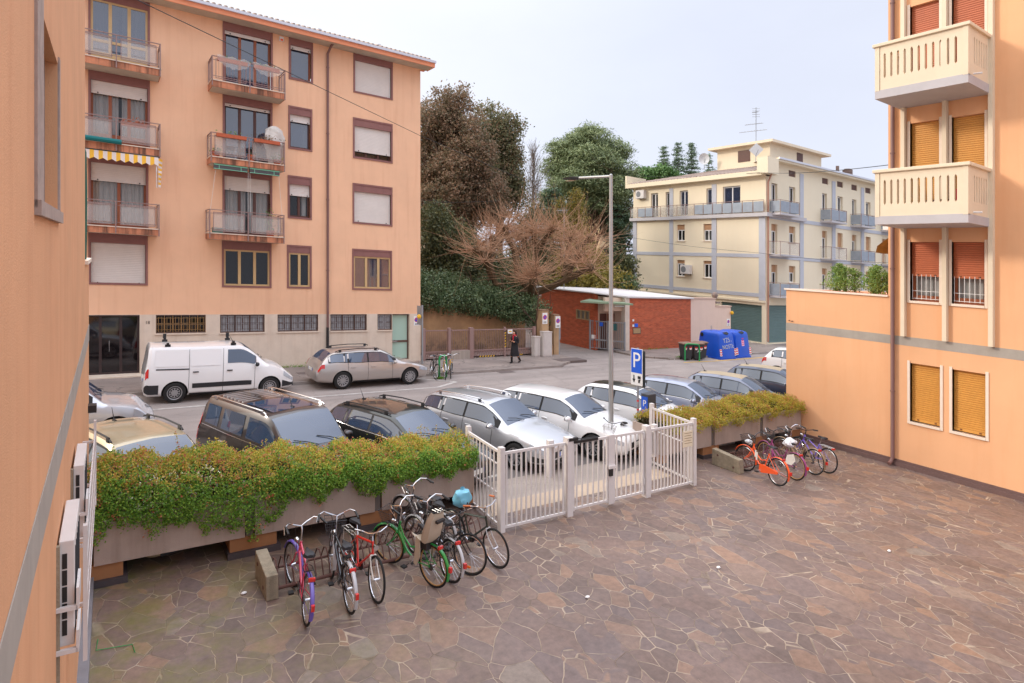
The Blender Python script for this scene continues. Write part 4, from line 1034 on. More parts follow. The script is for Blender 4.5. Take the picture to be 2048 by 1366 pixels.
mb = MB(LOCAL); mb.tube([(0, 0, -.5), (0, 0, 3.1)], .035, 5); mb.build('mast', 'grey_metal', t)
mb = MB(LOCAL)
for z, l, w_ in ((1.1, 1.5, .4), (1.7, 1.0, .34), (2.7, .35, .25)):
    mb.tube([(-l * .3, l * .9, z), (l * .3, -l * .5, z)], .025, 4)
    for q in range(8): f = -.9 + q * .2; mb.tube([(l * .33 * f - w_ * .4, -l * .8 * f - .1, z), (l * .33 * f + w_ * .4, -l * .8 * f + .1, z)], .014, 4)
for z in (2.3, 2.5, 2.8, 3.0): mb.tube([(-.25, .2, z), (.25, -.2, z)], .016, 4)
mb.build('dipole_array', 'grey_metal', t)
def wall_ac(fr, a, z, label):
    p = fr(a, .2, z); t = thing('air_conditioner', label, 'air conditioner', p[0], p[1], z)
    mb = MB(fr); mb.box(a - .5, a + .5, .06, .42, z - .38, z + .38); mb.build('casing', 'ac_casing', t, bevel=.02)
    mb = MB(fr); mb.cyl((a - .15, .421, z), .27, .006, 16, axis='y'); mb.build('fan_grille', M('fan_grey', (120, 122, 124), .6), t)
    mb = MB(fr); mb.box(a - .35, a - .3, .0, .4, z - .43, z - .39); mb.box(a + .3, a + .35, .0, .4, z - .43, z - .39); mb.build('bracket', 'grey_metal', t)
wall_ac(F1, -39.4, 12.15, 'white air conditioner high on the terrace wall of the cream block'); wall_ac(F1, -34.2, 5.45, 'white air conditioner beside a lower window of the cream block')
# ---- brick gate lodge, pink wall, steel gate ------------------------------------------------
def mat_brick():
    m, nt, out = newmat('brick')
    g = nd(nt, 'ShaderNodeSeparateXYZ'); nt.links.new(coords(nt), g.inputs[0])
    s = nd(nt, 'ShaderNodeMath', operation='ADD'); nt.links.new(g.outputs[0], s.inputs[0]); nt.links.new(g.outputs[1], s.inputs[1])
    zz = nd(nt, 'ShaderNodeMath', operation='MULTIPLY_ADD'); zz.inputs[1].default_value = -SU; nt.links.new(g.outputs[0], zz.inputs[0]); nt.links.new(g.outputs[2], zz.inputs[2])
    c = nd(nt, 'ShaderNodeCombineXYZ'); nt.links.new(s.outputs[0], c.inputs[0]); nt.links.new(zz.outputs[0], c.inputs[1])
    b = nd(nt, 'ShaderNodeTexBrick'); nt.links.new(c.outputs[0], b.inputs['Vector'])
    b.inputs['Scale'].default_value = 1.; b.inputs['Brick Width'].default_value = .27; b.inputs['Row Height'].default_value = .075; b.inputs['Mortar Size'].default_value = .008
    b.inputs['Color1'].default_value = (*lin((196, 92, 56)), 1); b.inputs['Color2'].default_value = (*lin((168, 76, 48)), 1); b.inputs['Mortar'].default_value = (*lin((176, 120, 92)), 1)
    v = ramp(nt, nz(nt, coords(nt, (1, 1, 3)), 2.2, 6, .7), [(.3, .78), (.7, 1.2)])
    col = mixc(nt, b.outputs[0], v, 1, 'MULTIPLY')
    p = nd(nt, 'ShaderNodeBsdfPrincipled'); p.inputs['Roughness'].default_value = .9; nt.links.new(col, p.inputs['Base Color'])
    bp = nd(nt, 'ShaderNodeBump'); bp.inputs['Strength'].default_value = .6; bp.inputs['Distance'].default_value = .01; bp.invert = True
    nt.links.new(b.outputs['Fac'], bp.inputs['Height']); nt.links.new(bp.outputs[0], p.inputs['Normal'])
    nt.links.new(p.outputs[0], out.inputs[0])
mat_brick()
LO = thing('gate_lodge', 'low flat roofed lodge of orange red brick with a green edged canopy over its entrance', 'building', 30, 27.4, 0)
LV, LU = 27.4, 25.6
mb = MB(WORLD)
mb.box(27.45, 33.3, LV, LV + .3, -.3, 3.40)                                     # street front
mb.box(LU, LU + .3, 28.6, 29.05, -.3, 3.56); mb.box(LU, LU + .3, 30.35, 34.6, -.3, 3.56); mb.box(LU, LU + .3, 29.05, 30.35, -.3, 1.80); mb.box(LU, LU + .3, 29.05, 30.35, 2.42, 3.56)
mb.box(33.0, 33.3, LV + .3, 34.6, -.3, 3.4); mb.box(LU + .3, 33., 34.3, 34.6, -.3, 3.4)
mb.build('wall', 'brick', LO)
mb = MB(WORLD); mb.add([(LU - .15, 34.8, 3.66), (33.5, 34.8, 3.66), (33.5, LV - .12, 3.50), (27.2, LV - .12, 3.50), (LU - .15, 28.5, 3.62)], [(0, 1, 2, 3, 4)])
mb.add([(LU - .15, 34.8, 3.56), (33.5, 34.8, 3.56), (33.5, LV - .12, 3.402), (27.2, LV - .12, 3.402), (LU - .15, 28.5, 3.562)], [(0, 1, 2, 3, 4)])
for i in range(5): mb.f.append((i, (i + 1) % 5, 5 + (i + 1) % 5, 5 + i)); mb.mi.append(0)
mb.build('flat_roof', M('roof_sheet', (206, 202, 200), .6, var=.06, vs=1.5), LO)
mb = MB(WORLD); mb.box(27.05, 27.44, LV - .03, LV + .32, -.3, 3.39); mb.build('white_pier', M('pier_white', (214, 200, 186), .85, var=.07, vs=3, streak=.4), LO)
# recessed porch
mb = MB(WORLD)
mb.quad((LU + .3, 28.62, .1), (27.3, 28.62, .1), (27.3, 28.62, 3.4), (LU + .3, 28.62, 3.4)); mb.quad((27.3, 28.62, .1), (27.3, LV + .3, .1), (27.3, LV + .3, 3.4), (27.3, 28.62, 3.4))
mb.box(LU, 27.05, LV + .25, LV + .4, 2.55, 3.39)
mb.build('porch_wall', 'pink_wall', LO)
mb = MB(WORLD); mb.box(LU + .45, LU + 1.0, 28.56, 28.6, .1, 2.3); mb.build('porch_door', 'wood_dark', LO)
mb = MB(WORLD); rect_frame(mb, 26.75, 27.25, .9, 2.3, 0, 1, .05); mb.v = []; mb.f = []; mb.mi = []
for x0, x1, z0, z1 in ((26.7, 26.76, .1, 2.3), (27.2, 27.26, .1, 2.3), (26.76, 27.2, 2.24, 2.3), (26.76, 27.2, 1.3, 1.36), (26.76, 27.2, .1, .16)): mb.box(x0, x1, 28.55, 28.6, z0, z1)
mb.build('porch_window', 'wood_brown', LO)
mb = MB(WORLD); mb.quad((26.72, 28.6, .12), (27.24, 28.6, .12), (27.24, 28.6, 2.28), (26.72, 28.6, 2.28)); mb.build('glass_pane', 'win_glass', LO)
mb = MB(WORLD); mb.add([(LU - 2.1, LV + .1, 3.17), (27.03, LV - .75, 3.10), (27.03, LV + .9, 3.16), (LU - .1, 28.9, 3.22)], [(0, 1, 2, 3)])
mb.add([(LU - 2.1, LV + .1, 3.07), (27.03, LV - .75, 2.99), (27.03, LV + .9, 3.08), (LU - .1, 28.9, 3.12)], [(3, 2, 1, 0)])
for i in range(4): mb.f.append((i, (i + 1) % 4, 4 + (i + 1) % 4, 4 + i)); mb.mi.append(0)
mb.build('canopy', M('canopy_green', (132, 150, 122), .8, var=.14, vs=3, streak=.3), LO)
mb = MB(WORLD); mb.box(26.1, 26.9, LV - .1, LV + .0, 2.84, 2.92); mb.build('tube_lamp', 'sign_white', LO)
F3 = Fr((LU, 0), (0, -1), (-1, 0))
mb = MB(F3); rect_frame(mb, -30.35, -29.05, 1.80, 2.42, -.1, .03, .06)
for q in (1, 2): a = -30.35 + 1.3 * q / 3; mb.box(a - .04, a + .04, -.1, .025, 1.86, 2.36)
w_ = mb.build('window', M('frame_olive', (168, 142, 104), .6), LO)
mb = MB(F3); mb.quad((-30.35, -.06, 1.8), (-29.05, -.06, 1.8), (-29.05, -.06, 2.42), (-30.35, -.06, 2.42)); mb.build('glass_pane', M('pane_grey', (120, 112, 104), .4), w_)
FB = Fr((0, LV), (1, 0), (0, -1))
mb = MB(FB); mb.box(27.75, 28.45, .005, .03, 1.12, 1.52); ip = mb.build('letter_boxes', 'iron_brown', LO)
mb = MB(FB)
for q in range(7): mb.box(27.8 + q * .09, 27.85 + q * .09, .03, .036, 1.16, 1.48)
mb.build('box_flap', 'tan_frame', ip)
mb = MB(FB); mb.box(27.72, 27.86, .005, .02, 1.92, 2.05); mb.box(27.72, 27.86, .005, .02, 1.58, 1.72); mb.build('name_plate', 'sign_white', LO)
mb = MB(FB); mb.box(27.9, 28.2, .005, .02, 1.56, 1.78); mb.build('blue_plate', 'sign_blue', LO)
t = tag(MB(WORLD).tube([(25.5, 33.9, 3.3), (25.2, 33.8, 3.25), (25.0, 33.5, 3.1)], [.07, .06, .09], 8).build('security_camera', 'white_paint', smooth=True), 'white security camera at the left end of the brick lodge roof', 'camera')
# roof mast with cross bars
t = thing('tv_antenna', 'thin mast with small cross bars rising from the brick lodge roof', 'antenna', 25.9, 32, 3.6)
mb = MB(LOCAL); mb.tube([(0, 0, 0), (0, 0, 5.4)], .022, 5); mb.build('mast', 'grey_metal', t)
mb = MB(LOCAL)
for k in range(7): mb.tube([(-.25 + k * .02, .4 - k * .13, 5.35 - .18), (-.25 + k * .02, .4 - k * .13, 5.35 + .18)], .012, 4)
mb.tube([(-.3, .5, 5.35), (-.1, -.5, 5.35)], .016, 4); mb.build('dipole_array', 'grey_metal', t)
# pink boundary wall with a step down
t = thing('boundary_wall', 'pale pink plastered boundary wall with a stepped end behind the blue bins', 'wall', 35.5, 27.4, 0)
mb = MB(WORLD); mb.box(33.303, 35.95, LV + .02, LV + .28, -.4, 3.42); mb.box(35.95, 37.7, LV + .02, LV + .28, -.4, 2.88); mb.build('wall', 'pink_wall', t)
mb = MB(WORLD); mb.box(33.303, 36.0, LV - .03, LV + .33, 3.42, 3.50); mb.box(36.0, 37.75, LV - .03, LV + .33, 2.88, 2.95); mb.build('coping', M('coping_rose', (204, 176, 158), .8), t)
mb = MB(WORLD); mb.ball((36.0, LV + .1, 3.7), .22, 10, 6); mb.box(35.85, 36.15, LV, LV + .25, 3.42, 3.52); mb.box(36.0, 36.4, LV - .05, LV + .35, 3.1, 3.22); mb.build('stone_finial', M('finial_grey', (132, 116, 108), .9, var=.2, vs=6), t)
mb = MB(WORLD); mb.ball((37.65, LV - .12, 2.45), .13, 10, 6); mb.build('warning_lamp', 'yellow_paint', t)
def no_parking(u, v, z, ang, w_, h, label, pole=False, below=''):
    """white passo carrabile plate: red rim, blue disc, red bar"""
    t = thing('no_parking_sign', label, 'sign', u, v, z, 'no parking plates at the gateways')
    t.rotation_euler = (0, 0, ang)
    mb = MB(LOCAL); mb.box(-w_ / 2, w_ / 2, 0, .012, -h / 2, h / 2); mb.build('plate', 'sign_white', t)
    def dsc(r, d, m, nm):
        mb = MB(LOCAL); n = 20; mb.add([(r * math.cos(6.283 * k / n), -d, h * .1 + r * math.sin(6.283 * k / n)) for k in range(n)], [tuple(range(n))]); mb.build(nm, m, t)
    dsc(w_ * .40, .004, 'sign_red', 'red_rim'); dsc(w_ * .29, .007, 'sign_blue', 'blue_disc')
    mb = MB(LOCAL); c, s_ = math.cos(R(-45)), math.sin(R(-45)); l, q = w_ * .31, w_ * .055
    mb.add([(x * c - y * s_, -.010, h * .1 + x * s_ + y * c) for x, y in ((-l, -q), (l, -q), (l, q), (-l, q))], [(0, 1, 2, 3)]); mb.build('red_bar', 'sign_red', t)
    mb = MB(LOCAL)
    for k in range(2): mb.box(-w_ * .3, w_ * .3, -.005, -.003, -h * .33 - k * h * .09, -h * .29 - k * h * .09)
    mb.build('print_line', 'ink_black', t)
no_parking(12.84, VA - .035, 2.1, 0, .30, .46, 'no parking plate on the stone corner of the peach block')
no_parking(37.4, LV + .005, 1.75, 0, .32, .52, 'no parking plate on the stepped end of the pink wall')
no_parking(20.5, 27.02, 2.2, 0, .34, .62, 'no parking plate high on the left gate pillar by the utility cabinets')
no_parking(21.35, 26.92, 2.0, 0, .34, .66, 'no parking plate on the right gate pillar beside the lane')
# grey steel gate across the lodge yard
t = thing('steel_gate', 'grey steel bar gate in front of the lodge porch with a green letter box', 'gate', 25.6, 28.3, 0)
GA, GB_ = (25.45, 28.85), (26.9, 27.25)
mb = MB(WORLD); bars(mb, GA, GB_, 18, .12, 1.86, .014); bars(mb, GA, GB_, 1, .62, .70, .01); mb.build('bar_panel', 'grey_metal', t)
mb = MB(WORLD)
for p in (GA, (26.2, 28.0), GB_): mb.box(p[0] - .04, p[0] + .04, p[1] - .04, p[1] + .04, 0, 1.9)
mb.build('frame_post', 'grey_metal', t)
for nm, f, z, w_, h, m in (('letter_box', .72, 1.55, .26, .42, M('box_green', (30, 84, 84), .5)), ('blue_notice', .33, 1.66, .22, .24, 'sign_blue'), ('yellow_notice', .1, .84, .24, .24, 'sign_white')):
    p = Vector(GA).lerp(Vector(GB_), f); d = (Vector(GB_) - Vector(GA)).normalized(); s = Vector((-d.y, d.x))
    if s.y > 0: s = -s
    mb = MB(WORLD); th = .14 if nm == 'letter_box' else .012
    q = [p - d * w_ / 2 + s * .03, p + d * w_ / 2 + s * .03, p + d * w_ / 2 + s * (.03 + th), p - d * w_ / 2 + s * (.03 + th)]
    mb.prism([(x.x, x.y, z - h / 2) for x in q], (0, 0, h)); o_ = mb.build(nm, m, t)
# ---- gateway of the garden: stained wall, brown steel fence, pillars, cabinets ------------------
def mat_stained():
    m, nt, out = newmat('stained_plaster')
    p = coords(nt, (1, 1, 1)); g = nd(nt, 'ShaderNodeSeparateXYZ'); nt.links.new(p, g.inputs[0])
    base = mixc(nt, lin((188, 152, 112)), lin((164, 130, 98)), ramp(nt, nz(nt, p, 1.2, 5), [(.35, 0.), (.65, 1.)]))
    st = ramp(nt, nz(nt, coords(nt, (1.5, 1.5, .18)), 1.1, 5, .6), [(.46, 0.), (.62, 1.)])
    hz = nd(nt, 'ShaderNodeMath', operation='MULTIPLY_ADD'); hz.inputs[1].default_value = -SU; nt.links.new(g.outputs[0], hz.inputs[0]); nt.links.new(g.outputs[2], hz.inputs[2])
    up = nd(nt, 'ShaderNodeMapRange'); up.inputs[1].default_value = 2.6; up.inputs[2].default_value = 3.6; nt.links.new(hz.outputs[0], up.inputs[0])
    lo = nd(nt, 'ShaderNodeMapRange'); lo.inputs[1].default_value = 2.0; lo.inputs[2].default_value = 1.2; nt.links.new(hz.outputs[0], lo.inputs[0])
    mm = nd(nt, 'ShaderNodeMath', operation='MULTIPLY'); nt.links.new(st, mm.inputs[0]); nt.links.new(up.outputs[0], mm.inputs[1])
    m2 = nd(nt, 'ShaderNodeMath', operation='MULTIPLY'); nt.links.new(ramp(nt, nz(nt, p, 2.6, 6, .7), [(.4, 0.), (.6, .8)]), m2.inputs[0]); nt.links.new(lo.outputs[0], m2.inputs[1])
    c = mixc(nt, base, lin((62, 52, 44)), mm.outputs[0]); c = mixc(nt, c, lin((88, 76, 62)), m2.outputs[0])
    b = nd(nt, 'ShaderNodeBsdfPrincipled'); b.inputs['Roughness'].default_value = .95; nt.links.new(c, b.inputs['Base Color']); nt.links.new(b.outputs[0], out.inputs[0])
mat_stained()
t = thing('garden_wall', 'old ochre garden wall with black rain stains under the evergreen hedge', 'wall', 17, 30.2, 0)
mb = MB(WORLD); mb.box(13.2, 21.4, 30.2, 30.5, -.3, 2.62); mb.build('wall', 'stained_plaster', t)
mb = MB(WORLD); mb.box(13.2, 21.5, 30.12, 30.58, 2.62, 2.70); mb.build('coping', M('coping_brown', (150, 120, 96), .9, var=.15, vs=4), t)
t = thing('steel_fence', 'brown steel bar fence and double gate with yellow and black hazard strips', 'fence', 13.3, 27.35, FW)
FVV = 27.35
mb = MB(WORLD)
for u0, u1, n, z0 in ((13.25, 14.5, 11, FW + .03), (14.75, 15.75, 9, .55), (16.05, 18.0, 18, FW + .04), (18.02, 19.9, 17, FW + .04)):
    bars(mb, (u0, FVV), (u1, FVV), n, z0, 1.62, .010)
    if z0 < .5: bars(mb, (u0, FVV), (u1, FVV), n * 2, z0, .55, .010)
mb.build('bar_panel', 'rail_metal', t)
for u, w_ in ((13.2, .06), (14.62, .08), (15.9, .11), (18.01, .05), (19.98, .08)): mb = MB(WORLD); mb.box(u - w_, u + w_, FVV - w_, FVV + w_, FW, 1.72); mb.build('fence_post', 'rail_metal', t)
mb = MB(WORLD); mb.box(14.7, 15.8, FVV - .1, FVV + .1, FW, .55); mb.build('low_wall', 'concrete_walk', t)
def hazard(p0, p1, w_, horiz):
    mb = MB(WORLD); n = 12
    for k in range(n):
        if horiz: x0 = p0[0] + (p1[0] - p0[0]) * k / n; x1 = p0[0] + (p1[0] - p0[0]) * (k + 1) / n; mb.add([(x0, FVV - .03, p0[1]), (x1, FVV - .03, p0[1]), (x1 + .04, FVV - .03, p0[1] + w_), (x0 + .04, FVV - .03, p0[1] + w_)], [(0, 1, 2, 3)], k % 2)
        else: z0 = p0[1] + (p1[1] - p0[1]) * k / n; z1 = p0[1] + (p1[1] - p0[1]) * (k + 1) / n; mb.add([(p0[0], FVV - .06, z0), (p0[0] + w_, FVV - .06, z0 + .04), (p0[0] + w_, FVV - .06, z1 + .04), (p0[0], FVV - .06, z1)], [(0, 1, 2, 3)], k % 2)
    mb.build('hazard_strip', ['yellow_paint', 'ink_black'], t)
hazard((16.4, .16), (17.4, .16), .07, True); hazard((18.5, .16), (19.2, .16), .07, True); hazard((17.98, .62), (17.98, 1.5), .07, False)
mb = MB(WORLD); mb.box(18.2, 18.5, FVV - .035, FVV - .025, 1.36, 1.58); nb = mb.build('notice', 'sign_white', t)
mb = MB(WORLD); mb.box(18.25, 18.45, FVV - .038, FVV - .036, 1.44, 1.50); mb.build('notice_stripe', 'yellow_paint', nb)
for u, w_, h, lb in ((20.55, .24, 2.62, 'ochre gate pillar left of the lane, half covered by the hedge'), (21.4, .17, 2.35, 'narrow ochre gate pillar at the edge of the lane')):
    t = thing('gate_pillar', lb, 'pillar', u, 27.3, 0, 'gate pillars')
    mb = MB(WORLD); mb.box(u - w_, u + w_, 27.3 - w_, 27.3 + w_, -.1, h); mb.build('shaft', M('pillar_plaster', (184, 152, 116), .95, var=.14, vs=2, streak=.6, dirt=(110, 90, 70)), t)
    mb = MB(WORLD); mb.box(u - w_ - .03, u + w_ + .03, 27.3 - w_ - .03, 27.3 + w_ + .03, h, h + .06); mb.build('cap', 'coping_brown', t)
t = thing('low_wall', 'short low ochre wall linking the two gate pillars', 'wall', 21, 27.3, 0); mb = MB(WORLD); mb.box(20.80, 21.22, 27.2, 27.45, 0, .62); mb.build('wall', 'pillar_plaster', t)
mb = MB(WORLD); mb.box(20.79, 21.23, 27.15, 27.5, .62, .68); mb.build('coping', 'coping_brown', t)
def cabinet(u, v, w_, d, h, split, lb):
    t = thing('utility_cabinet', lb, 'cabinet', u, v, FW, 'utility cabinets at the gate pillar')
    mb = MB(WORLD); mb.box(u - w_ / 2, u + w_ / 2, v, v + d, FW, h - .05); mb.build('housing', M('cabinet_grey', (206, 198, 192), .6, var=.06, vs=4, streak=.5), t, bevel=.01)
    mb = MB(WORLD); mb.box(u - w_ / 2 - .02, u + w_ / 2 + .02, v - .02, v + d, h - .05, h); mb.build('lid', 'cabinet_grey', t)
    mb = MB(WORLD)
    for z0, z1 in split: mb.box(u - w_ / 2 + .03, u + w_ / 2 - .03, v - .012, v - .001, z0, z1)
    dr = mb.build('door', 'cabinet_grey', t)
cabinet(19.86, 26.85, .40, .3, 1.22, [(.2, 1.12)], 'short grey utility cabinet with a yellow sticker beside the brown fence')
cabinet(20.45, 26.7, .60, .32, 1.50, [(.2, .82), (.86, 1.42)], 'tall pale two door utility cabinet in front of the gate pillar')
t = thing('meter_box', 'narrow grey post box standing by the lane pillar', 'meter box', 21.72, 27.3, 0)
mb = MB(WORLD); mb.box(21.66, 21.80, 27.25, 27.4, .95, 1.95); mb.build('box', 'grey_metal', t); mb = MB(WORLD); mb.box(21.69, 21.77, 27.28, 27.37, -.05, .95); mb.build('post', 'grey_metal', t)
# ---- trees, hedges, shrubs ---------------------------------------------------------------
prnd = random.Random(5)
def gs(s): return prnd.gauss(0, s)
def leafq(mb, c, s, n=None, mi=0, asp=.55):
    """one leaf: a small diamond, tilted at random about n"""
    d = Vector((gs(1), gs(1), gs(1)))
    if n is not None: d = d * .75 + n
    if d.length < 1e-4: d = Vector((0, 0, 1))
    d.normalize(); a = d.orthogonal().normalized(); a.rotate(Matrix.Rotation(prnd.random() * 6.283, 3, d)); b = d.cross(a)
    a *= s * .5; b *= s * .5 * asp
    k = len(mb.v)
    mb.v += [tuple(c - a), tuple(c + b), tuple(c + a), tuple(c - b)]; mb.f.append((k, k + 1, k + 2, k + 3)); mb.mi.append(mi)
def crown(mb, blobs, clumps, per, cs, ls, shell=.55, mi=lambda c: 0, nup=.4, asp=.55, flat=.75):
    """clumps of leaves spread through ellipsoids (centre, radii)"""
    wts = [b[1][0] * b[1][1] * b[1][2] for b in blobs]
    for _ in range(clumps):
        c, r = prnd.choices(blobs, wts)[0]
        d = Vector((gs(1), gs(1), gs(1))).normalized(); q = prnd.random() ** (1 / 3.) if prnd.random() > shell else .8 + .25 * prnd.random()
        cc = Vector((c[0] + d.x * r[0] * q, c[1] + d.y * r[1] * q, c[2] + d.z * r[2] * q))
        sz = cs * prnd.uniform(.6, 1.3)
        for _ in range(per):
            p = cc + Vector((gs(sz), gs(sz), gs(sz * flat)))
            leafq(mb, p, ls * prnd.uniform(.6, 1.35), Vector((d.x * .5, d.y * .5, nup)), mi(p), asp)
def branch(mb, p, d, L, r, depth, kids=3, spread=.7, up=.1):
    pts = [p]; q = Vector(p); dd = Vector(d).normalized(); n = 5
    for k in range(n):
        dd = (dd + Vector((gs(.16), gs(.16), gs(.12) + up))).normalized(); q = q + dd * (L / n); pts.append(q.copy())
    mb.tube(pts, [r * (1 - .6 * k / n) for k in range(n + 1)], 6 if r > .05 else 4, cap=False)
    if depth > 0:
        for _ in range(kids):
            i = prnd.randint(2, n); nd_ = (dd + Vector((gs(spread), gs(spread), gs(spread * .6) + .15))).normalized()
            branch(mb, pts[i], nd_, L * prnd.uniform(.5, .75), r * .5, depth - 1, kids, spread, up)
def wpt(x, y, d):
    u, v = place(x, d); return Vector((u, v, height(x, y, d) + site_shear(u, v)))
def tree(name, label, base, d, blobs, trunk_r, leafm, clumps, per, cs, ls, lean=(0, 0), shell=.55, group=None, bark='bark', kids=3, lumps=12, asp=.55, flat=.75, nup=.4, fill=.5):
    """blobs: (bearing, rise, radius) measured on the plan of bearings at distance d, with their own depth offsets"""
    u, v = place(base[0], d)
    t = thing(name, label, 'tree', u, v, 0, group)
    B = []; SB = []
    for (x, y, rx, ry, dd) in blobs:
        c = wpt(x, y, d + dd); k = (d + dd) / 1208.3
        B.append((c, (rx * k, rx * k, ry * k)))
        for _ in range(lumps):                                   # boughs: lumps of foliage with gaps between
            dv = Vector((gs(1), gs(1), gs(1))).normalized() * prnd.uniform(.25, .84); q = prnd.uniform(.30, .50)
            SB.append((c + Vector((dv.x * rx * k, dv.y * rx * k, dv.z * ry * k)), (rx * k * q, rx * k * q, min(rx, ry) * k * q * .8)))
    mb = MB(WORLD); mb.fr = lambda x, y, z: (x, y, z)
    b0 = Vector((u, v, site_shear(u, v) - .1)); zt = max(b[0].z for b in B)
    n = 6; pts = [b0 + Vector((lean[0] * k / n + gs(.05), lean[1] * k / n + gs(.05), (zt - b0.z) * .86 * k / n)) for k in range(n + 1)]
    mb.tube(pts, [trunk_r * (1.15 - .95 * k / n) for k in range(n + 1)], 9)
    for c, r in B:
        i = prnd.randint(1, 4); p = pts[i]; dv = c - p
        branch(mb, p, dv, dv.length * .5, trunk_r * .34, 2, kids, .5, .0)
    mb.build('trunk', bark, t, smooth=True)
    mb = MB(WORLD); mb.fr = lambda x, y, z: (x, y, z)
    crown(mb, SB, int(clumps * .5), per, cs, ls, shell, asp=asp, flat=flat, nup=nup); crown(mb, B, int(clumps * .55), per, cs * .85, ls, fill, asp=asp, flat=flat, nup=nup)
    mb.build('crown', leafm, t, fix=False)
    return t
Mleaf('leaf_oak_brown', [(0, (86, 88, 66)), (.3, (116, 108, 82)), (.5, (136, 114, 90)), (.75, (156, 124, 100)), (1, (190, 164, 130))], .45)
Mleaf('leaf_oak_green', [(0, (82, 90, 66)), (.35, (112, 116, 82)), (.6, (140, 130, 94)), (.85, (160, 126, 100)), (1, (186, 166, 122))], .45)
Mleaf('leaf_dark', [(0, (52, 60, 42)), (.4, (82, 90, 60)), (.75, (118, 120, 78)), (1, (150, 142, 96))], .3)
Mleaf('leaf_pitto', [(0, (58, 76, 50)), (.4, (86, 108, 70)), (.7, (114, 134, 94)), (.9, (150, 160, 120)), (1, (180, 118, 86))], .2, .45)
Mleaf('leaf_cedar', [(0, (92, 110, 76)), (.4, (126, 140, 98)), (.75, (154, 164, 116)), (1, (180, 184, 132))], .15)
Mleaf('leaf_cedar_dark', [(0, (54, 76, 60)), (.5, (82, 106, 80)), (1, (120, 138, 100))], .15)
Mleaf('leaf_fir', [(0, (92, 112, 92)), (.5, (122, 142, 114)), (1, (156, 170, 136))], .15)
Mleaf('leaf_pine', [(0, (58, 92, 46)), (.5, (92, 128, 66)), (1, (134, 160, 92))], .15)
Mleaf('leaf_gold', [(0, (90, 88, 34)), (.5, (134, 122, 48)), (1, (176, 152, 66))], .2)
Mleaf('leaf_thuja', [(0, (74, 108, 50)), (.45, (110, 146, 72)), (.85, (152, 172, 92)), (1, (200, 148, 100))], .25)
Mleaf('leaf_hedge_green', [(0, (66, 104, 34)), (.4, (100, 148, 50)), (.75, (146, 182, 66)), (1, (184, 200, 86))], .35)
Mleaf('leaf_hedge_gold', [(0, (138, 146, 48)), (.4, (176, 172, 60)), (.7, (204, 174, 74)), (1, (222, 170, 92))], .35)
Mleaf('leaf_hedge_red', [(0, (170, 110, 62)), (.5, (200, 120, 84)), (1, (216, 146, 112))], .35)
Mleaf('leaf_hedge_olive', [(0, (122, 126, 46)), (.4, (162, 158, 58)), (.7, (200, 182, 66)), (1, (226, 198, 76))], .35)
tree('evergreen_oak', 'tall evergreen oak with browned foliage directly behind the peach block', (880, 560), 47,
     [(858, 300, 46, 95, 2), (880, 230, 40, 55, 0), (915, 235, 38, 62, 1), (922, 195, 17, 30, 0), (945, 300, 46, 74, -1), (900, 380, 62, 76, -1), (870, 340, 44, 80, 1), (930, 330, 50, 60, 0), (965, 400, 52, 60, 0), (860, 420, 40, 80, 0), (915, 470, 45, 45, 1)],
     .42, 'leaf_oak_brown', 3900, 22, .30, .21, lumps=18)
tree('evergreen_oak', 'evergreen oak with thin greenish open crown, right of the browned oak', (1000, 560), 52,
     [(985, 260, 40, 50, 0), (1010, 280, 34, 60, 0), (970, 225, 20, 26, 0), (1022, 330, 28, 50, 0), (1000, 380, 48, 56, 0), (965, 320, 36, 50, 2), (1035, 390, 22, 46, 0), (995, 320, 44, 56, 1)],
     .34, 'leaf_oak_green', 1800, 20, .30, .21, lumps=16)
tree('evergreen_tree', 'dark dense evergreen low behind the hedge at the corner of the peach block', (905, 600), 40,
     [(870, 470, 40, 70, 0), (905, 500, 55, 60, 1), (960, 530, 50, 50, 2), (870, 540, 40, 40, 0), (930, 560, 60, 40, 0), (1010, 560, 40, 40, 5), (1060, 555, 36, 40, 7)], .25, 'leaf_dark', 2000, 18, .3, .19, lumps=14)
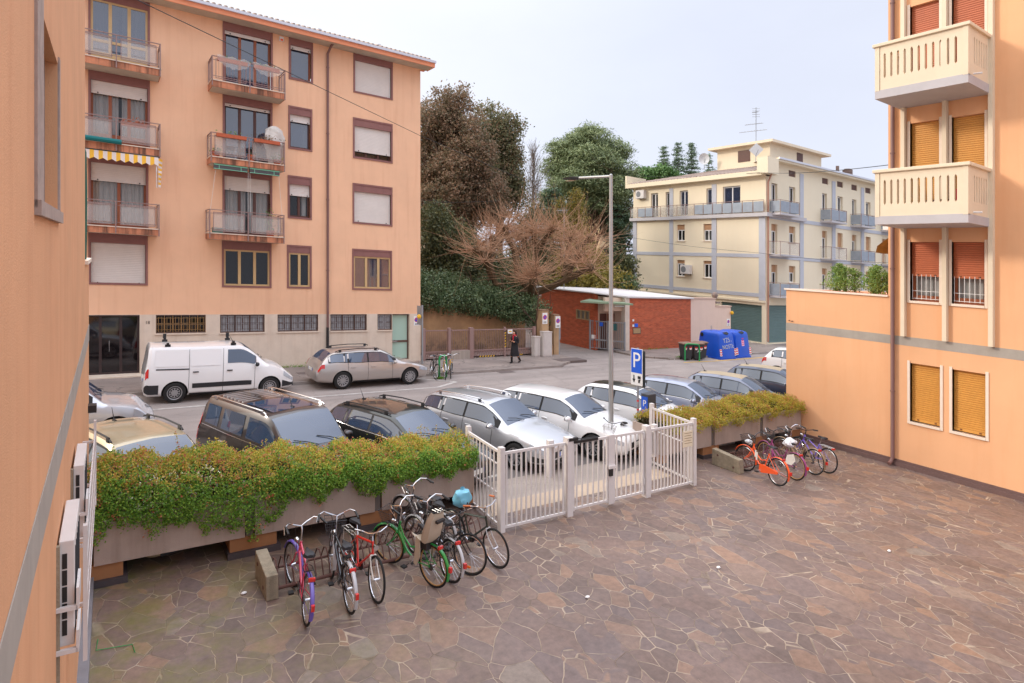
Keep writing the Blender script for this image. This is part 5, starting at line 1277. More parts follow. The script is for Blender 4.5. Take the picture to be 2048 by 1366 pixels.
# pollarded tree: thick mossy limbs, knuckles, long bare shoots
PD = 37.
t = thing('pollarded_tree', 'leafless pollarded tree with thick limbs and long bare shoots above the hedge', 'tree', *place(1062, PD))
mb = MB(); mb.fr = lambda x, y, z: (x, y, z)
b0 = wpt(1060, 640, PD); fork = wpt(1062, 585, PD)
mb.tube([b0, wpt(1061, 610, PD), fork], [.42, .34, .32], 9)
K = []
def limb(path, r0, r1):
    P = [wpt(x, y, PD + dd) for x, y, dd in path]; n = len(P)
    mb.tube(P, [r0 + (r1 - r0) * k / (n - 1) for k in range(n)], 8, cap=True); K.append((P[-1], r1))
    for _ in range(4): K.append((P[-2].lerp(P[-1], prnd.uniform(.1, 1.)) + Vector((gs(.42), gs(.42), gs(.36) + .1)), r1 * .5))
    mb.ball(P[-1], r1 * 1.9, 8, 6)
for path in ([(1062, 588, 0), (1020, 585, -.6), (990, 565, -1), (978, 520, -1.2), (985, 478, -1)], [(985, 555, -1), (970, 510, -2), (952, 500, -2.4)], [(978, 530, -1), (985, 500, .5), (1010, 458, 1)],
             [(1062, 585, 0), (1035, 545, .8), (1028, 500, 1), (1012, 470, 1)], [(1062, 585, 0), (1075, 540, 1), (1070, 490, 1.4), (1066, 462, 1.4)], [(1070, 500, 1.2), (1090, 480, 1), (1104, 458, .6)],
             [(1062, 588, 0), (1100, 575, -.4), (1130, 560, -.8), (1142, 530, -1), (1163, 508, -1)], [(1138, 545, -.9), (1150, 500, 0), (1180, 478, .4)], [(1130, 560, -.8), (1160, 545, -1.4), (1180, 535, -2)],
             [(1062, 585, 0), (1066, 560, -1), (1068, 545, -1.6)], [(1130, 552, 0), (1135, 510, .6), (1140, 480, 1)], [(1028, 510, 1), (1050, 500, 1.4), (1048, 478, 1.6)], [(1062, 590, 0), (1064, 575, -1.4), (1066, 562, -2)]):
    limb(path, .24, .13)
mb.build('trunk', M('bark_moss', (92, 74, 52), .95, var=.35, vs=2.5, bump=.8, bs=14), t, smooth=True)
mb = MB(); mb.fr = lambda x, y, z: (x, y, z)
for p, r in K:
    for _ in range(46 if r > .1 else 17):
        d = Vector((gs(1), gs(1), abs(gs(.7)) - .1 if prnd.random() < .8 else -abs(gs(.4)))).normalized(); L = prnd.uniform(1.2, 3.3)
        q = p + d * r; pts = [q]; sag = prnd.uniform(-.05, .26)
        for k in range(5): d = (d + Vector((gs(.10), gs(.10), sag * (1.4 if k > 1 else .6)))).normalized(); q = q + d * (L / 5); pts.append(q.copy())
        r0 = prnd.uniform(.010, .019); mb.tube(pts, [r0 * (1 - .8 * k / 5) for k in range(6)], 3, cap=False)
mb.build('bare_shoots', 'twig', t, fix=False)
# slim bare tree behind
t = thing('bare_tree', 'slim grey leafless tree between the oaks and the cedar', 'tree', *place(1066, 60))
mb = MB(); mb.fr = lambda x, y, z: (x, y, z)
p0 = wpt(1066, 560, 60); p1 = wpt(1066, 300, 60)
mb.tube([p0, p0.lerp(p1, .5), p1], [.22, .12, .02], 7); mb.build('trunk', 'bark_grey', t)
mb = MB(); mb.fr = lambda x, y, z: (x, y, z)
for k in range(120):
    f = prnd.uniform(.35, .98); p = p0.lerp(p1, f); a = prnd.random() * 6.283; d = Vector((math.cos(a) * .32, math.sin(a) * .32, .95))
    branch(mb, p, d, (1.1 - f) * 4.4 + .5, .025, 1, 2, .2, .08)
mb.build('bare_branches', 'bark_grey', t, fix=False)
def needle_tree(name, label, x, ybase, ytop, d, halfw, mat, levels, drop, plates=True, seed=1, trunk=.3, ysplit=None, profile=None, cat='tree', group=None, ls=.42, per=17, rag=.25):
    """conifer: whorls of branches, each carrying flat sprays of needles"""
    u, v = place(x, d); t = thing(name, label, cat, u, v, 0, group)
    p0 = Vector((u, v, site_shear(u, v))); zt = height(x, ytop, d) + site_shear(u, v); zb = height(x, ybase, d) + site_shear(u, v); W_ = halfw * d / 1208.3
    mb = MB(); mb.fr = lambda a, b, c: (a, b, c); lf = MB(); lf.fr = mb.fr
    mb.tube([p0, Vector((u, v, zt))], [trunk, .04], 8)
    for k in range(levels):
        f = k / (levels - 1); z = zb + (zt - zb) * f
        w_ = W_ * (profile(f) if profile else (1 - f) ** .8 + .04)
        nb = max(4, int(7 * (.5 + w_ / max(W_, .1))))
        for j in range(nb):
            a = 6.283 * (j + prnd.random()) / nb; L = w_ * prnd.uniform(.6, 1.14); zj = z + gs((zt - zb) / levels * rag)
            tip = Vector((u + math.cos(a) * L, v + math.sin(a) * L, zj + (drop + gs(.12 * rag)) * L + gs(.1)))
            st = Vector((u, v, min(zj, zt - .1))); md = st.lerp(tip, .55) + Vector((0, 0, .1 * L * (1 if drop < 0 else -.3)))
            mb.tube([st, md, tip], [trunk * .22 + .02, trunk * .12 + .012, .012], 4, cap=False)
            n = max(3, int(L / .30))
            for i in range(n):
                s = .18 + .86 * (i + prnd.random()) / n; c = (st.lerp(md, s / .55) if s < .55 else md.lerp(tip, (s - .55) / .5))
                sw = .34 * (1.15 - s * .5) * (1 + L * .08)
                for _ in range(per):
                    q = c + Vector((gs(sw), gs(sw), gs(.09 if plates else .2)))
                    leafq(lf, q, ls * prnd.uniform(.6, 1.3), Vector((gs(.3), gs(.3), 1.3 if plates else .4)), 0, .22)
    mb.build('trunk', 'bark', t); lf.build('crown', mat, t, fix=False)
    return t
_CP = [(0, .86), (.3, .95), (.6, 1.), (.78, .9), (.9, .7), (1.01, .34)]
ced = lambda f: next(a[1] + (b[1] - a[1]) * (f - a[0]) / (b[0] - a[0]) for a, b in zip(_CP, _CP[1:]) if a[0] <= f <= b[0])
tree('cedar', 'broad rounded blue green cedar behind the street lamp arm', (1180, 600), 64,
     [(1180, 282, 46, 26, 0), (1135, 300, 40, 28, 0), (1222, 305, 38, 26, 1), (1180, 325, 60, 28, -1), (1112, 338, 30, 28, 0), (1245, 345, 30, 26, 0), (1150, 365, 50, 28, -2), (1215, 375, 48, 26, -1), (1110, 395, 32, 34, 0), (1245, 400, 30, 28, 2), (1180, 415, 56, 26, 0), (1130, 440, 44, 30, 0), (1235, 445, 40, 30, 1), (1180, 262, 24, 14, 0)],
     .5, 'leaf_cedar', 3800, 24, .42, .40, lumps=14, asp=.2, flat=.36, nup=1.0)
needle_tree('cedar', 'dark cedar low behind the lamp post, beside the cream block', 1235, 590, 420, 62, 48, 'leaf_cedar_dark', 13, .0, trunk=.3, profile=lambda f: .95 - .35 * f, per=18, rag=.8)
needle_tree('cedar', 'dark green conifer between the bare pollard and the cedar trunk', 1105, 560, 380, 58, 52, 'leaf_cedar_dark', 15, .0, trunk=.25, profile=lambda f: 1 - .55 * f, rag=.8)
needle_tree('golden_cypress', 'taller pointed golden cypress behind the pollarded tree', 1153, 480, 383, 46, 24, 'leaf_gold', 14, .6, False, trunk=.1, group=None, ls=.22, per=12)
needle_tree('golden_cypress', 'smaller pointed golden cypress left of the taller one', 1122, 480, 402, 46, 17, 'leaf_gold', 12, .6, False, trunk=.08, ls=.22, per=11)
for x, yt, w_, lb in ((1328, 296, 34, 'pointed grey green fir above the cream roof, leftmost of the group'), (1356, 288, 34, 'tallest pointed fir above the cream roof, middle of the group'), (1383, 290, 30, 'pointed fir above the cream roof, right of the tallest one')):
    needle_tree('fir', lb, x, 400, yt, 108, w_, 'leaf_fir', 15, -.12, trunk=.25, per=12, group='firs above the cream roof', ls=.55)
needle_tree('fir', 'faint bluish conifer top beside the stair tower of the cream block', 1418, 400, 312, 125, 26, 'leaf_fir', 10, -.1, trunk=.2, per=11, ls=.55)
tree('stone_pine', 'bright green rounded pine just above the left end of the cream roof', (1300, 500), 92, [(1285, 352, 24, 14, 0), (1315, 347, 26, 13, 0), (1345, 352, 18, 10, 0)], .3, 'leaf_pine', 420, 20, .45, .36)
tree('leafy_shrub', 'mixed green shrubbery behind the flat roof of the brick lodge', (1165, 600), 46, [(1140, 560, 30, 34, 0), (1185, 560, 40, 30, 1), (1230, 565, 34, 30, 2), (1100, 580, 30, 22, 0)], .1, 'leaf_gold', 380, 18, .3, .2)
tree('leafy_shrub', 'dull green shrub left of the cream block behind the lamp post', (1240, 600), 52, [(1245, 545, 24, 46, 0), (1215, 570, 24, 30, 0), (1262, 560, 12, 40, 0)], .1, 'leaf_dark', 420, 18, .32, .22)
tree('leafy_shrub', 'pale green shrub in the gap beside the cream block', (1255, 610), 48, [(1252, 575, 18, 24, 0)], .08, 'leaf_pitto', 130, 16, .3, .2)
tree('evergreen_tree', 'dark evergreen behind the pollarded tree filling the gap below the slim bare tree', (1070, 600), 54, [(1050, 480, 36, 50, 0), (1085, 520, 36, 50, 1), (1120, 540, 36, 40, 0), (1040, 540, 40, 40, 2), (1075, 430, 24, 26, 2)], .2, 'leaf_dark', 1100, 18, .34, .22)
tree('leafy_shrub', 'yellow green bushy cypresses above the brick lodge roof behind the pollard', (1170, 600), 49, [(1165, 520, 34, 40, 0), (1195, 545, 26, 40, 1), (1140, 530, 26, 40, 0)], .1, 'leaf_gold', 620, 18, .28, .18)
# far houses glimpsed between the trees
for x0, x1, y0, y1, d, lb in ((1190, 1262, 430, 560, 90, 'pale ochre house glimpsed between the trees behind the lamp post'), (855, 960, 380, 560, 75, 'greyish house wall glimpsed through the browned oak')):
    ctr = place((x0 + x1) / 2, d); w_ = (x1 - x0) / 1208.3 * d
    t = thing('house', lb, 'house', ctr[0], ctr[1], 0)
    mb = MB(); zt = height((x0 + x1) / 2, y0, d)
    mb.box(ctr[0] - w_ / 2, ctr[0] + w_ / 2, ctr[1], ctr[1] + 8, -1, zt); mb.build('wall', M('far_ochre', (214, 186, 146), .9, var=.05) if d > 80 else M('far_grey', (168, 150, 132), .9, var=.08), t)
    mb = MB()
    for k in range(3):
        for j in range(3): mb.box(ctr[0] - w_ * .3 + k * w_ * .3 - .5, ctr[0] - w_ * .3 + k * w_ * .3 + .5, ctr[1] - .03, ctr[1] + .1, zt * (.3 + .22 * j), zt * (.3 + .22 * j) + 1.4)
    mb.build('window', 'wood_dark', t)
    mb = MB(); a, b = ctr[0] - w_ / 2 - .5, ctr[0] + w_ / 2 + .5
    mb.add([(a, ctr[1] - .5, zt), (b, ctr[1] - .5, zt), (b, ctr[1] + 8.5, zt), (a, ctr[1] + 8.5, zt), (a, ctr[1] + 4, zt + 1.8), (b, ctr[1] + 4, zt + 1.8)], [(0, 1, 5, 4), (2, 3, 4, 5), (0, 4, 3), (1, 2, 5), (0, 3, 2, 1)]); mb.build('roof', 'roof_tile_brown', t)
# evergreen hedge that spills over the garden wall
t = thing('pittosporum_hedge', 'big glossy evergreen hedge spilling over the stained garden wall behind the brown fence', 'hedge', 17, 30.6, 0)
mb = MB(); B = []
for u, v, z, r, rz in ((13.6, 30.9, 3.6, 1.0, 1.0), (14.2, 30.4, 3.3, .9, .8), (15.1, 30.5, 3.0, 1.0, .8), (16.1, 30.3, 2.9, 1.0, .75), (17.0, 30.5, 3.1, 1.1, .8), (17.9, 30.1, 2.9, 1.1, .85), (18.8, 30.3, 2.9, 1.1, .8), (19.6, 29.8, 2.8, 1.0, .85), (20.3, 29.3, 2.6, .9, .9), (20.9, 28.6, 2.4, .8, .9), (21.0, 27.9, 2.0, .5, 1.0), (14.6, 31.2, 4.0, 1.0, .7), (16.6, 31.4, 3.6, 1.2, .8), (19.4, 31.2, 3.5, 1.2, .7)):
    B.append(((u, v, z + site_shear(u, v)), (r, r * .9, rz)))
mb.fr = lambda x, y, z: (x, y, z)
crown(mb, B, 1900, 20, .17, .13, .8); mb.build('foliage', 'leaf_pitto', t, fix=False)
mb = MB(); mb.fr = lambda x, y, z: (x, y, z)
for u in (14.2, 16.1, 17.9, 19.6, 20.7): branch(mb, (u, 30.8 - (u > 20) * 2.6, site_shear(u, 30.8) + .3), (0, -.05, 1), 2.6, .08, 2, 3, .5)
mb.build('stem', 'bark', t)
# flowering hedges in the planters
def hedge(u0, u1, top, drape, label, n, greens, density=1., stray=26):
    t = thing('planter_hedge', label, 'hedge', (u0 + u1) / 2, 11.5, .9)
    mb = MB(); mb.fr = lambda x, y, z: (x, y, z)
    lerp = lambda tab, u: next((a[1] + (b[1] - a[1]) * (u - a[0]) / (b[0] - a[0]) for a, b in zip(tab, tab[1:]) if a[0] <= u <= b[0]), tab[-1][1])
    def kind(f):
        x = prnd.random(); g = max(0, min(1, (f - greens) / .40)) ** 1.3
        if x < g * .66: return 1
        if x < g * .66 + .03 + .10 * g: return 2
        return 0
    for _ in range(n):
        u = prnd.uniform(u0, u1); tz = lerp(top, u) + .07 * math.sin(u * 5.1) + .05 * math.sin(u * 11.7 + 1); bz = lerp(drape, u) + .1 * math.sin(u * 7.3) + .07 * math.sin(u * 17.)
        x = prnd.random()
        if x < .62 * density:                                   # the face towards the court, bulging
            s = prnd.random(); z = bz + (tz - bz) * s ** .8; bul = .16 * math.sin(math.pi * min(1, (z - bz) / (tz - bz + .01)) ** .7)
            v = 10.93 - bul + abs(gs(.05)) + (.5 * max(0, (s - .8) / .2))
        else: v = prnd.uniform(11.0, 12.15); z = tz + gs(.035) - .28 * abs((v - 11.5) / .65) ** 3
        cl = Vector((u, v, z + site_shear(u, v))); f = (z - bz) / (tz - bz + .01)
        if f > .15 and v < 11.1 and z < .95 and prnd.random() < .35: continue
        k = kind(f)
        for _ in range(9):
            leafq(mb, cl + Vector((gs(.035), gs(.035), gs(.03))), prnd.uniform(.026, .048), Vector((0, -.7, .7)), k, .6)
    for _ in range(stray):                                      # long unpruned shoots
        u = prnd.uniform(u0, u1); v = prnd.uniform(11.1, 12.); p = Vector((u, v, lerp(top, u) - .08 + site_shear(u, v))); d = Vector((gs(.25), gs(.25), 1)).normalized()
        L = prnd.uniform(.12, .42)
        for q in range(int(L / .016)):
            c = p + d * (q * .016)
            for _ in range(2): leafq(mb, c + Vector((gs(.016), gs(.016), gs(.01))), prnd.uniform(.024, .04), None, 1 if prnd.random() < .8 else 2, .6)
    mb.build('foliage', [('leaf_hedge_green' if greens < .8 and u0 < 5 else 'leaf_hedge_olive'), 'leaf_hedge_gold', 'leaf_hedge_red'], t, fix=False)
    mb = MB(); mb.fr = lambda x, y, z: (x, y, z)
    for _ in range(int((u1 - u0) * 26)):
        u = prnd.uniform(u0, u1); v = prnd.uniform(11.0, 12.1); h = lerp(top, u)
        p = Vector((u, v, .86 + site_shear(u, v))); mb.tube([p, p + Vector((gs(.08), gs(.08) - .06, (h - .86) * .5)), p + Vector((gs(.16), gs(.16) - .1, h - .9))], [.008, .006, .003], 3, cap=False)
    mb.box(u0 + .05, u1 - .05, 11.06, 12.0, .80 + site_shear((u0 + u1) / 2, 11.5), .88 + site_shear((u0 + u1) / 2, 11.5)) if False else None
    mb.build('stem', 'bark', t, fix=False)
    # shaded inner mass of twigs keeps the hedge opaque
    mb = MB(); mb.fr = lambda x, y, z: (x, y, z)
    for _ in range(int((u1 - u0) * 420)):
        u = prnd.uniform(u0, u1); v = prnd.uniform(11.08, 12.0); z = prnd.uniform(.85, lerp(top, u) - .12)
        leafq(mb, Vector((u, v, z + site_shear(u, v))), prnd.uniform(.08, .16), None, 0, .5)
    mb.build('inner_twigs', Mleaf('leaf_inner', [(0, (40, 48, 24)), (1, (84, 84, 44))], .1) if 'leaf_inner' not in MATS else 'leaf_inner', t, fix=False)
    return t
hedge(-.18, 6.45, [(-.2, 1.68), (.6, 1.70), (1.4, 1.66), (2.2, 1.55), (3., 1.5), (4., 1.43), (5., 1.37), (6.5, 1.32)],
      [(-.2, .80), (.6, .82), (1.2, .66), (1.7, .60), (1.9, .40), (2.1, .30), (2.4, .66), (3.2, .88), (3.9, .92), (4.25, .66), (4.5, .82), (5.0, .94), (5.4, .80), (5.9, .93), (6.4, .8), (6.5, .8)],
      'long abelia hedge, green below and orange tipped above, hanging over the planters on the left', 8600, .56, stray=34)
hedge(12.3, 18.72, [(12.3, 1.22), (13.2, 1.20), (14.4, 1.16), (15.4, 1.30), (16.4, 1.34), (17.6, 1.36), (18.8, 1.22)], [(12.3, .9), (18.8, .93)],
      'yellowing low hedge in the planters on the right, more golden than the left one', 5600, .30, .45, stray=34)
# two thujas on the terrace of the orange block
for u, v, z, lb in ((20.4, 10.45, 4.72, 'spiky green thuja on the terrace parapet, the browner one further from the orange block'), (20.4, 9.42, 4.72, 'spiky green thuja on the terrace parapet, next to the orange block')):
    t = thing('thuja', lb, 'shrub', u, v, z, 'thujas on the terrace')
    lf = MB(); lf.fr = lambda x, y, zz: (x, y, zz); st = MB(); st.fr = lf.fr; b = Vector((u, v, z + site_shear(u, v)))
    for k in range(4):
        c = b + Vector((gs(.16), gs(.18), 0)); H = prnd.uniform(.72, 1.0)
        st.tube([c, c + Vector((0, 0, H))], [.018, .006], 5)
        for _ in range(95):
            f = prnd.uniform(.05, 1); a = prnd.random() * 6.283; L = .50 * (1.05 - f) + .12; d = Vector((math.cos(a), math.sin(a), .55)).normalized()
            for q in range(12):
                s = L * q / 12
                leafq(lf, c + Vector((0, 0, H * f)) + d * s + Vector((gs(.022), gs(.022), gs(.022))), prnd.uniform(.045, .09), None, 0, .4)
    st.build('stem', 'bark', t); lf.build('foliage', 'leaf_thuja', t, fix=False)
mb = MB(); mb.box(20.1, 20.75, 8.7, 11.1, 4.6, 4.84); mb_ = mb.build('flower_trough', 'terracotta'); tag(mb_, 'terracotta trough holding the thujas on the terrace parapet', 'planter')
# weeds at the foot of walls
mb = MB(); mb.fr = lambda x, y, z: (x, y, z)
for (u0, u1, v, z, n) in ((5.9, 8.3, 27.36, FW, 240), (27.7, 31, 27.3, .1, 160), (28.2, 29.1, 24.3, .1, 90), (12.0, 12.3, 23.55, 0, 140), (6.6, 7.1, 12.2, .02, 60), (12.35, 12.5, 11.1, 0, 70)):
    for _ in range(n):
        u = prnd.uniform(u0, u1); leafq(mb, Vector((u, v + gs(.05), z + abs(gs(.05)) + site_shear(u, v))), prnd.uniform(.04, .1), None, 0, .4)
o = mb.build('weed', 'leaf_hedge_green', fix=False); tag(o, 'tufts of weeds growing along wall feet and kerbs', 'weeds', kind='stuff')
M('graffiti_pale', (190, 190, 186), .7)
# ---- street furniture ----------------------------------------------------------------------
t = thing('street_lamp', 'tall galvanised street lamp with a flat black head on a horizontal arm, behind the gate', 'street lamp', 11.78, 12.47, 0)
b = Vector((0, 0, 0)); AV = Vector((0, 1, 0))
mb = MB(LOCAL); mb.tube([(0, 0, 0), (0, 0, 7.82)], [.075, .048], 12); mb.tube([(0, 0, 7.78), (0, 1.42, 7.9)], .038, 10); mb.ball((0, 0, 7.80), .052, 10, 6); mb.build('pole', 'galv', t, smooth=True)
mb = MB(LOCAL); mb.cyl((0, 0, -.02), .16, .03, 14); mb.cyl((0, 0, .01), .1, .10, 12); mb.build('base_plate', 'galv', t)
mb = MB(LOCAL)
mb.add([(-.06, 1.36, 7.93), (.06, 1.36, 7.93), (.15, 1.62, 7.96), (.13, 2.02, 7.95), (-.13, 2.02, 7.95), (-.15, 1.62, 7.96), (-.05, 1.36, 7.86), (.05, 1.36, 7.86), (.12, 1.62, 7.86), (.10, 2.0, 7.91), (-.10, 2.0, 7.91), (-.12, 1.62, 7.86)],
       [(0, 1, 2, 3, 4, 5), (11, 10, 9, 8, 7, 6)] + [(k, (k + 1) % 6, 6 + (k + 1) % 6, 6 + k) for k in range(6)])
hd = mb.build('lamp_head', 'black_plastic', t, bevel=.01)
mb = MB(LOCAL); mb.box(-.08, .08, 1.62, 1.92, 7.855, 7.862); mb.build('lens', M('lens_amber', (214, 190, 160), .3), hd)
# parking sign
t = thing('parking_sign', 'blue and white parking sign on a thin grey pole beside the street lamp', 'sign', 12.60, 12.24, 0)
mb = MB(LOCAL); mb.tube([(0, 0, 0), (0, 0, 2.98)], .03, 8); mb.build('pole', 'grey_metal', t)
mb = MB(LOCAL)
for z in (1.45, 1.2): mb.cyl((0, 0, z), .032, .05, 8)
mb.build('sticker', 'sign_red', t)
mb = MB(LOCAL); mb.box(-.05, -.035, -.22, .22, 1.92, 2.96); pl = mb.build('plate', 'sign_white', t)
mb = MB(LOCAL); mb.box(-.054, -.05, -.205, .205, 2.27, 2.945); mb.build('blue_panel', 'sign_blue', t)
FM = Matrix(((0, 0, -1), (-1, 0, 0), (0, 1, 0))).to_4x4()
FM.translation = Vector((-.056, 0, 2.61)); text('letter', 'P', .62, 'sign_white', t, FM)
mb = MB(LOCAL)
for y, kind in ((.1, 0), (-.1, 1)):
    y0 = -y
    if kind == 1: mb.prism([(-.055, y0 - .02, 2.2), (-.055, y0 + .02, 2.2), (-.055, y0 + .02, 2.08), (-.055, y0 - .02, 2.08)], (-.002, 0, 0)); mb.prism([(-.055, y0 - .055, 2.09), (-.055, y0 + .055, 2.09), (-.055, y0, 1.98)], (-.002, 0, 0))
    else: mb.box(-.057, -.055, y0 - .06, y0 + .05, 2.11, 2.19); mb.box(-.057, -.055, y0 - .03, y0 + .03, 2.0, 2.09); mb.box(-.057, -.055, y0 - .05, y0 - .02, 2.05, 2.1)
mb.build('symbol', 'ink_black', t)
mb = MB(LOCAL); mb.add([(.03, -.24, 1.86), (.14, .12, 1.86), (.14, .12, 2.9), (.03, -.24, 2.9), (.045, -.245, 1.86), (.155, .115, 1.86), (.155, .115, 2.9), (.045, -.245, 2.9)], [(0, 1, 2, 3), (7, 6, 5, 4), (0, 4, 5, 1), (1, 5, 6, 2), (2, 6, 7, 3), (3, 7, 4, 0)]); mb.build('rear_plate', M('sign_back', (58, 66, 70), .55), t)
# parking meter
t = thing('parking_meter', 'dark grey parking meter with a blue P panel, half behind the right hand hedge', 'parking meter', 13.15, 12.35, 0)
mb = MB(LOCAL); mb.box(-.16, .16, -.15, .15, .0, 1.62); mb.build('housing', M('meter_grey', (66, 68, 76), .5, var=.08, vs=5), t, bevel=.02)
mb = MB(LOCAL); mb.box(-.167, -.16, -.12, .12, 1.02, 1.54); mb.box(-.12, .12, -.157, -.15, .5, .75); mb.build('blue_panel', 'sign_blue', t)
mb = MB(LOCAL); mb.box(-.12, .1, -.16, -.15, .78, 1.0); mb.build('label_panel', M('label_pink', (226, 150, 170), .6), t)
mb = MB(LOCAL); mb.box(-.11, .11, -.16, -.15, 1.12, 1.38); mb.build('screen', 'black_plastic', t)
FM2 = FM.copy(); FM2.translation = Vector((-.169, 0, 1.34)); text('letter', 'P', .26, 'sign_white', t, FM2)
# wheelie bins
def wheelie(u, v, ang, label, scr=False):
    t = thing('wheelie_bin', label, 'bin', mat=pose(u, v, ang, .0, pitch=False), group='wheelie bins beside the blue containers')
    mb = MB(LOCAL)
    lo, hi = (.22, .24), (.29, .33)
    def ring(hx, hy, z): return [(-hx, -hy, z), (hx, -hy, z), (hx, hy, z), (-hx, hy, z)]
    mb.add(ring(*lo, .05) + ring(*hi, .95), [(3, 2, 1, 0), (4, 5, 6, 7)] + [(k, (k + 1) % 4, 4 + (k + 1) % 4, 4 + k) for k in range(4)]); mb.build('body', 'dark_plastic', t, bevel=.03)
    mb = MB(LOCAL); mb.add(ring(.31, .36, .95) + ring(.32, .37, 1.0) + ring(.22, .28, 1.05), [(3, 2, 1, 0), (8, 9, 10, 11)] + [(k + q, (k + 1) % 4 + q, 4 + (k + 1) % 4 + q, 4 + k + q) for k in range(4) for q in (0, 4)]); mb.build('lid', M('bin_lid', (128, 100, 84), .6, var=.1, vs=5), t)
    for s in (-1, 1):
        mb = MB(LOCAL); mb.cyl((.18, s * .25, .11), .11, .05 * s, 14, axis='y'); mb.build('wheel', 'rubber', t)
    for x, y in ((-.262, -.16), (-.262, .16)):
        mb = MB(LOCAL); xx = x - .008; ay = .075
        mb.add([(xx, y - ay, .62), (xx, y + ay, .62), (xx - .012, y + ay, .80), (xx - .012, y - ay, .80)], [(0, 1, 2, 3)]); p_ = mb.build('reflector', 'sign_red', t)
        mb = MB(LOCAL); s = 1 if y < 0 else -1
        mb.add([(xx - .006, y - ay, .66), (xx - .006, y, .62), (xx - .006, y + ay, .66), (xx - .011, y + ay, .74), (xx - .011, y, .70), (xx - .011, y - ay, .74)], [(0, 1, 4, 5), (1, 2, 3, 4)]); mb.build('white_chevron', 'sign_white', p_)
    for y in (-.255,):
        mb = MB(LOCAL); mb.box(-.12, .10, -.295, -.285, .55, .82); mb.build('sticker', 'sign_white' if not scr else 'sign_red', t)
    if scr:
        mb = MB(LOCAL); mb.tube([(-.3, .12, .48), (-.3, .02, .66), (-.3, .06, .5), (-.3, -.08, .68), (-.3, -.02, .46), (-.3, -.14, .6)], .008, 4); mb.build('graffiti_scrawl', 'sign_white', t)
    return t
wheelie(28.72, 24.0, R(70), 'dark wheelie bin leftmost of the three, behind the green hoop', False); wheelie(29.42, 23.75, R(62), 'dark wheelie bin in the middle with a white scrawl on it', True); wheelie(30.1, 24.05, R(75), 'dark wheelie bin rightmost of the three, against the blue container', False)
t = thing('bike_hoop', 'green steel hoop standing in front of the wheelie bins', 'hoop', 28.8, 23.55, 0)
mb = MB(WORLD); mb.tube([(28.35, 23.75, -.02), (28.35, 23.75, .86), (28.42, 23.72, .97), (28.52, 23.68, 1.0), (29.05, 23.42, .98), (29.13, 23.38, .94), (29.16, 23.36, .84), (29.16, 23.36, -.02)], .038, 8)
mb.build('hoop_tube', M('hoop_green', (30, 152, 82), .5), t, smooth=True)
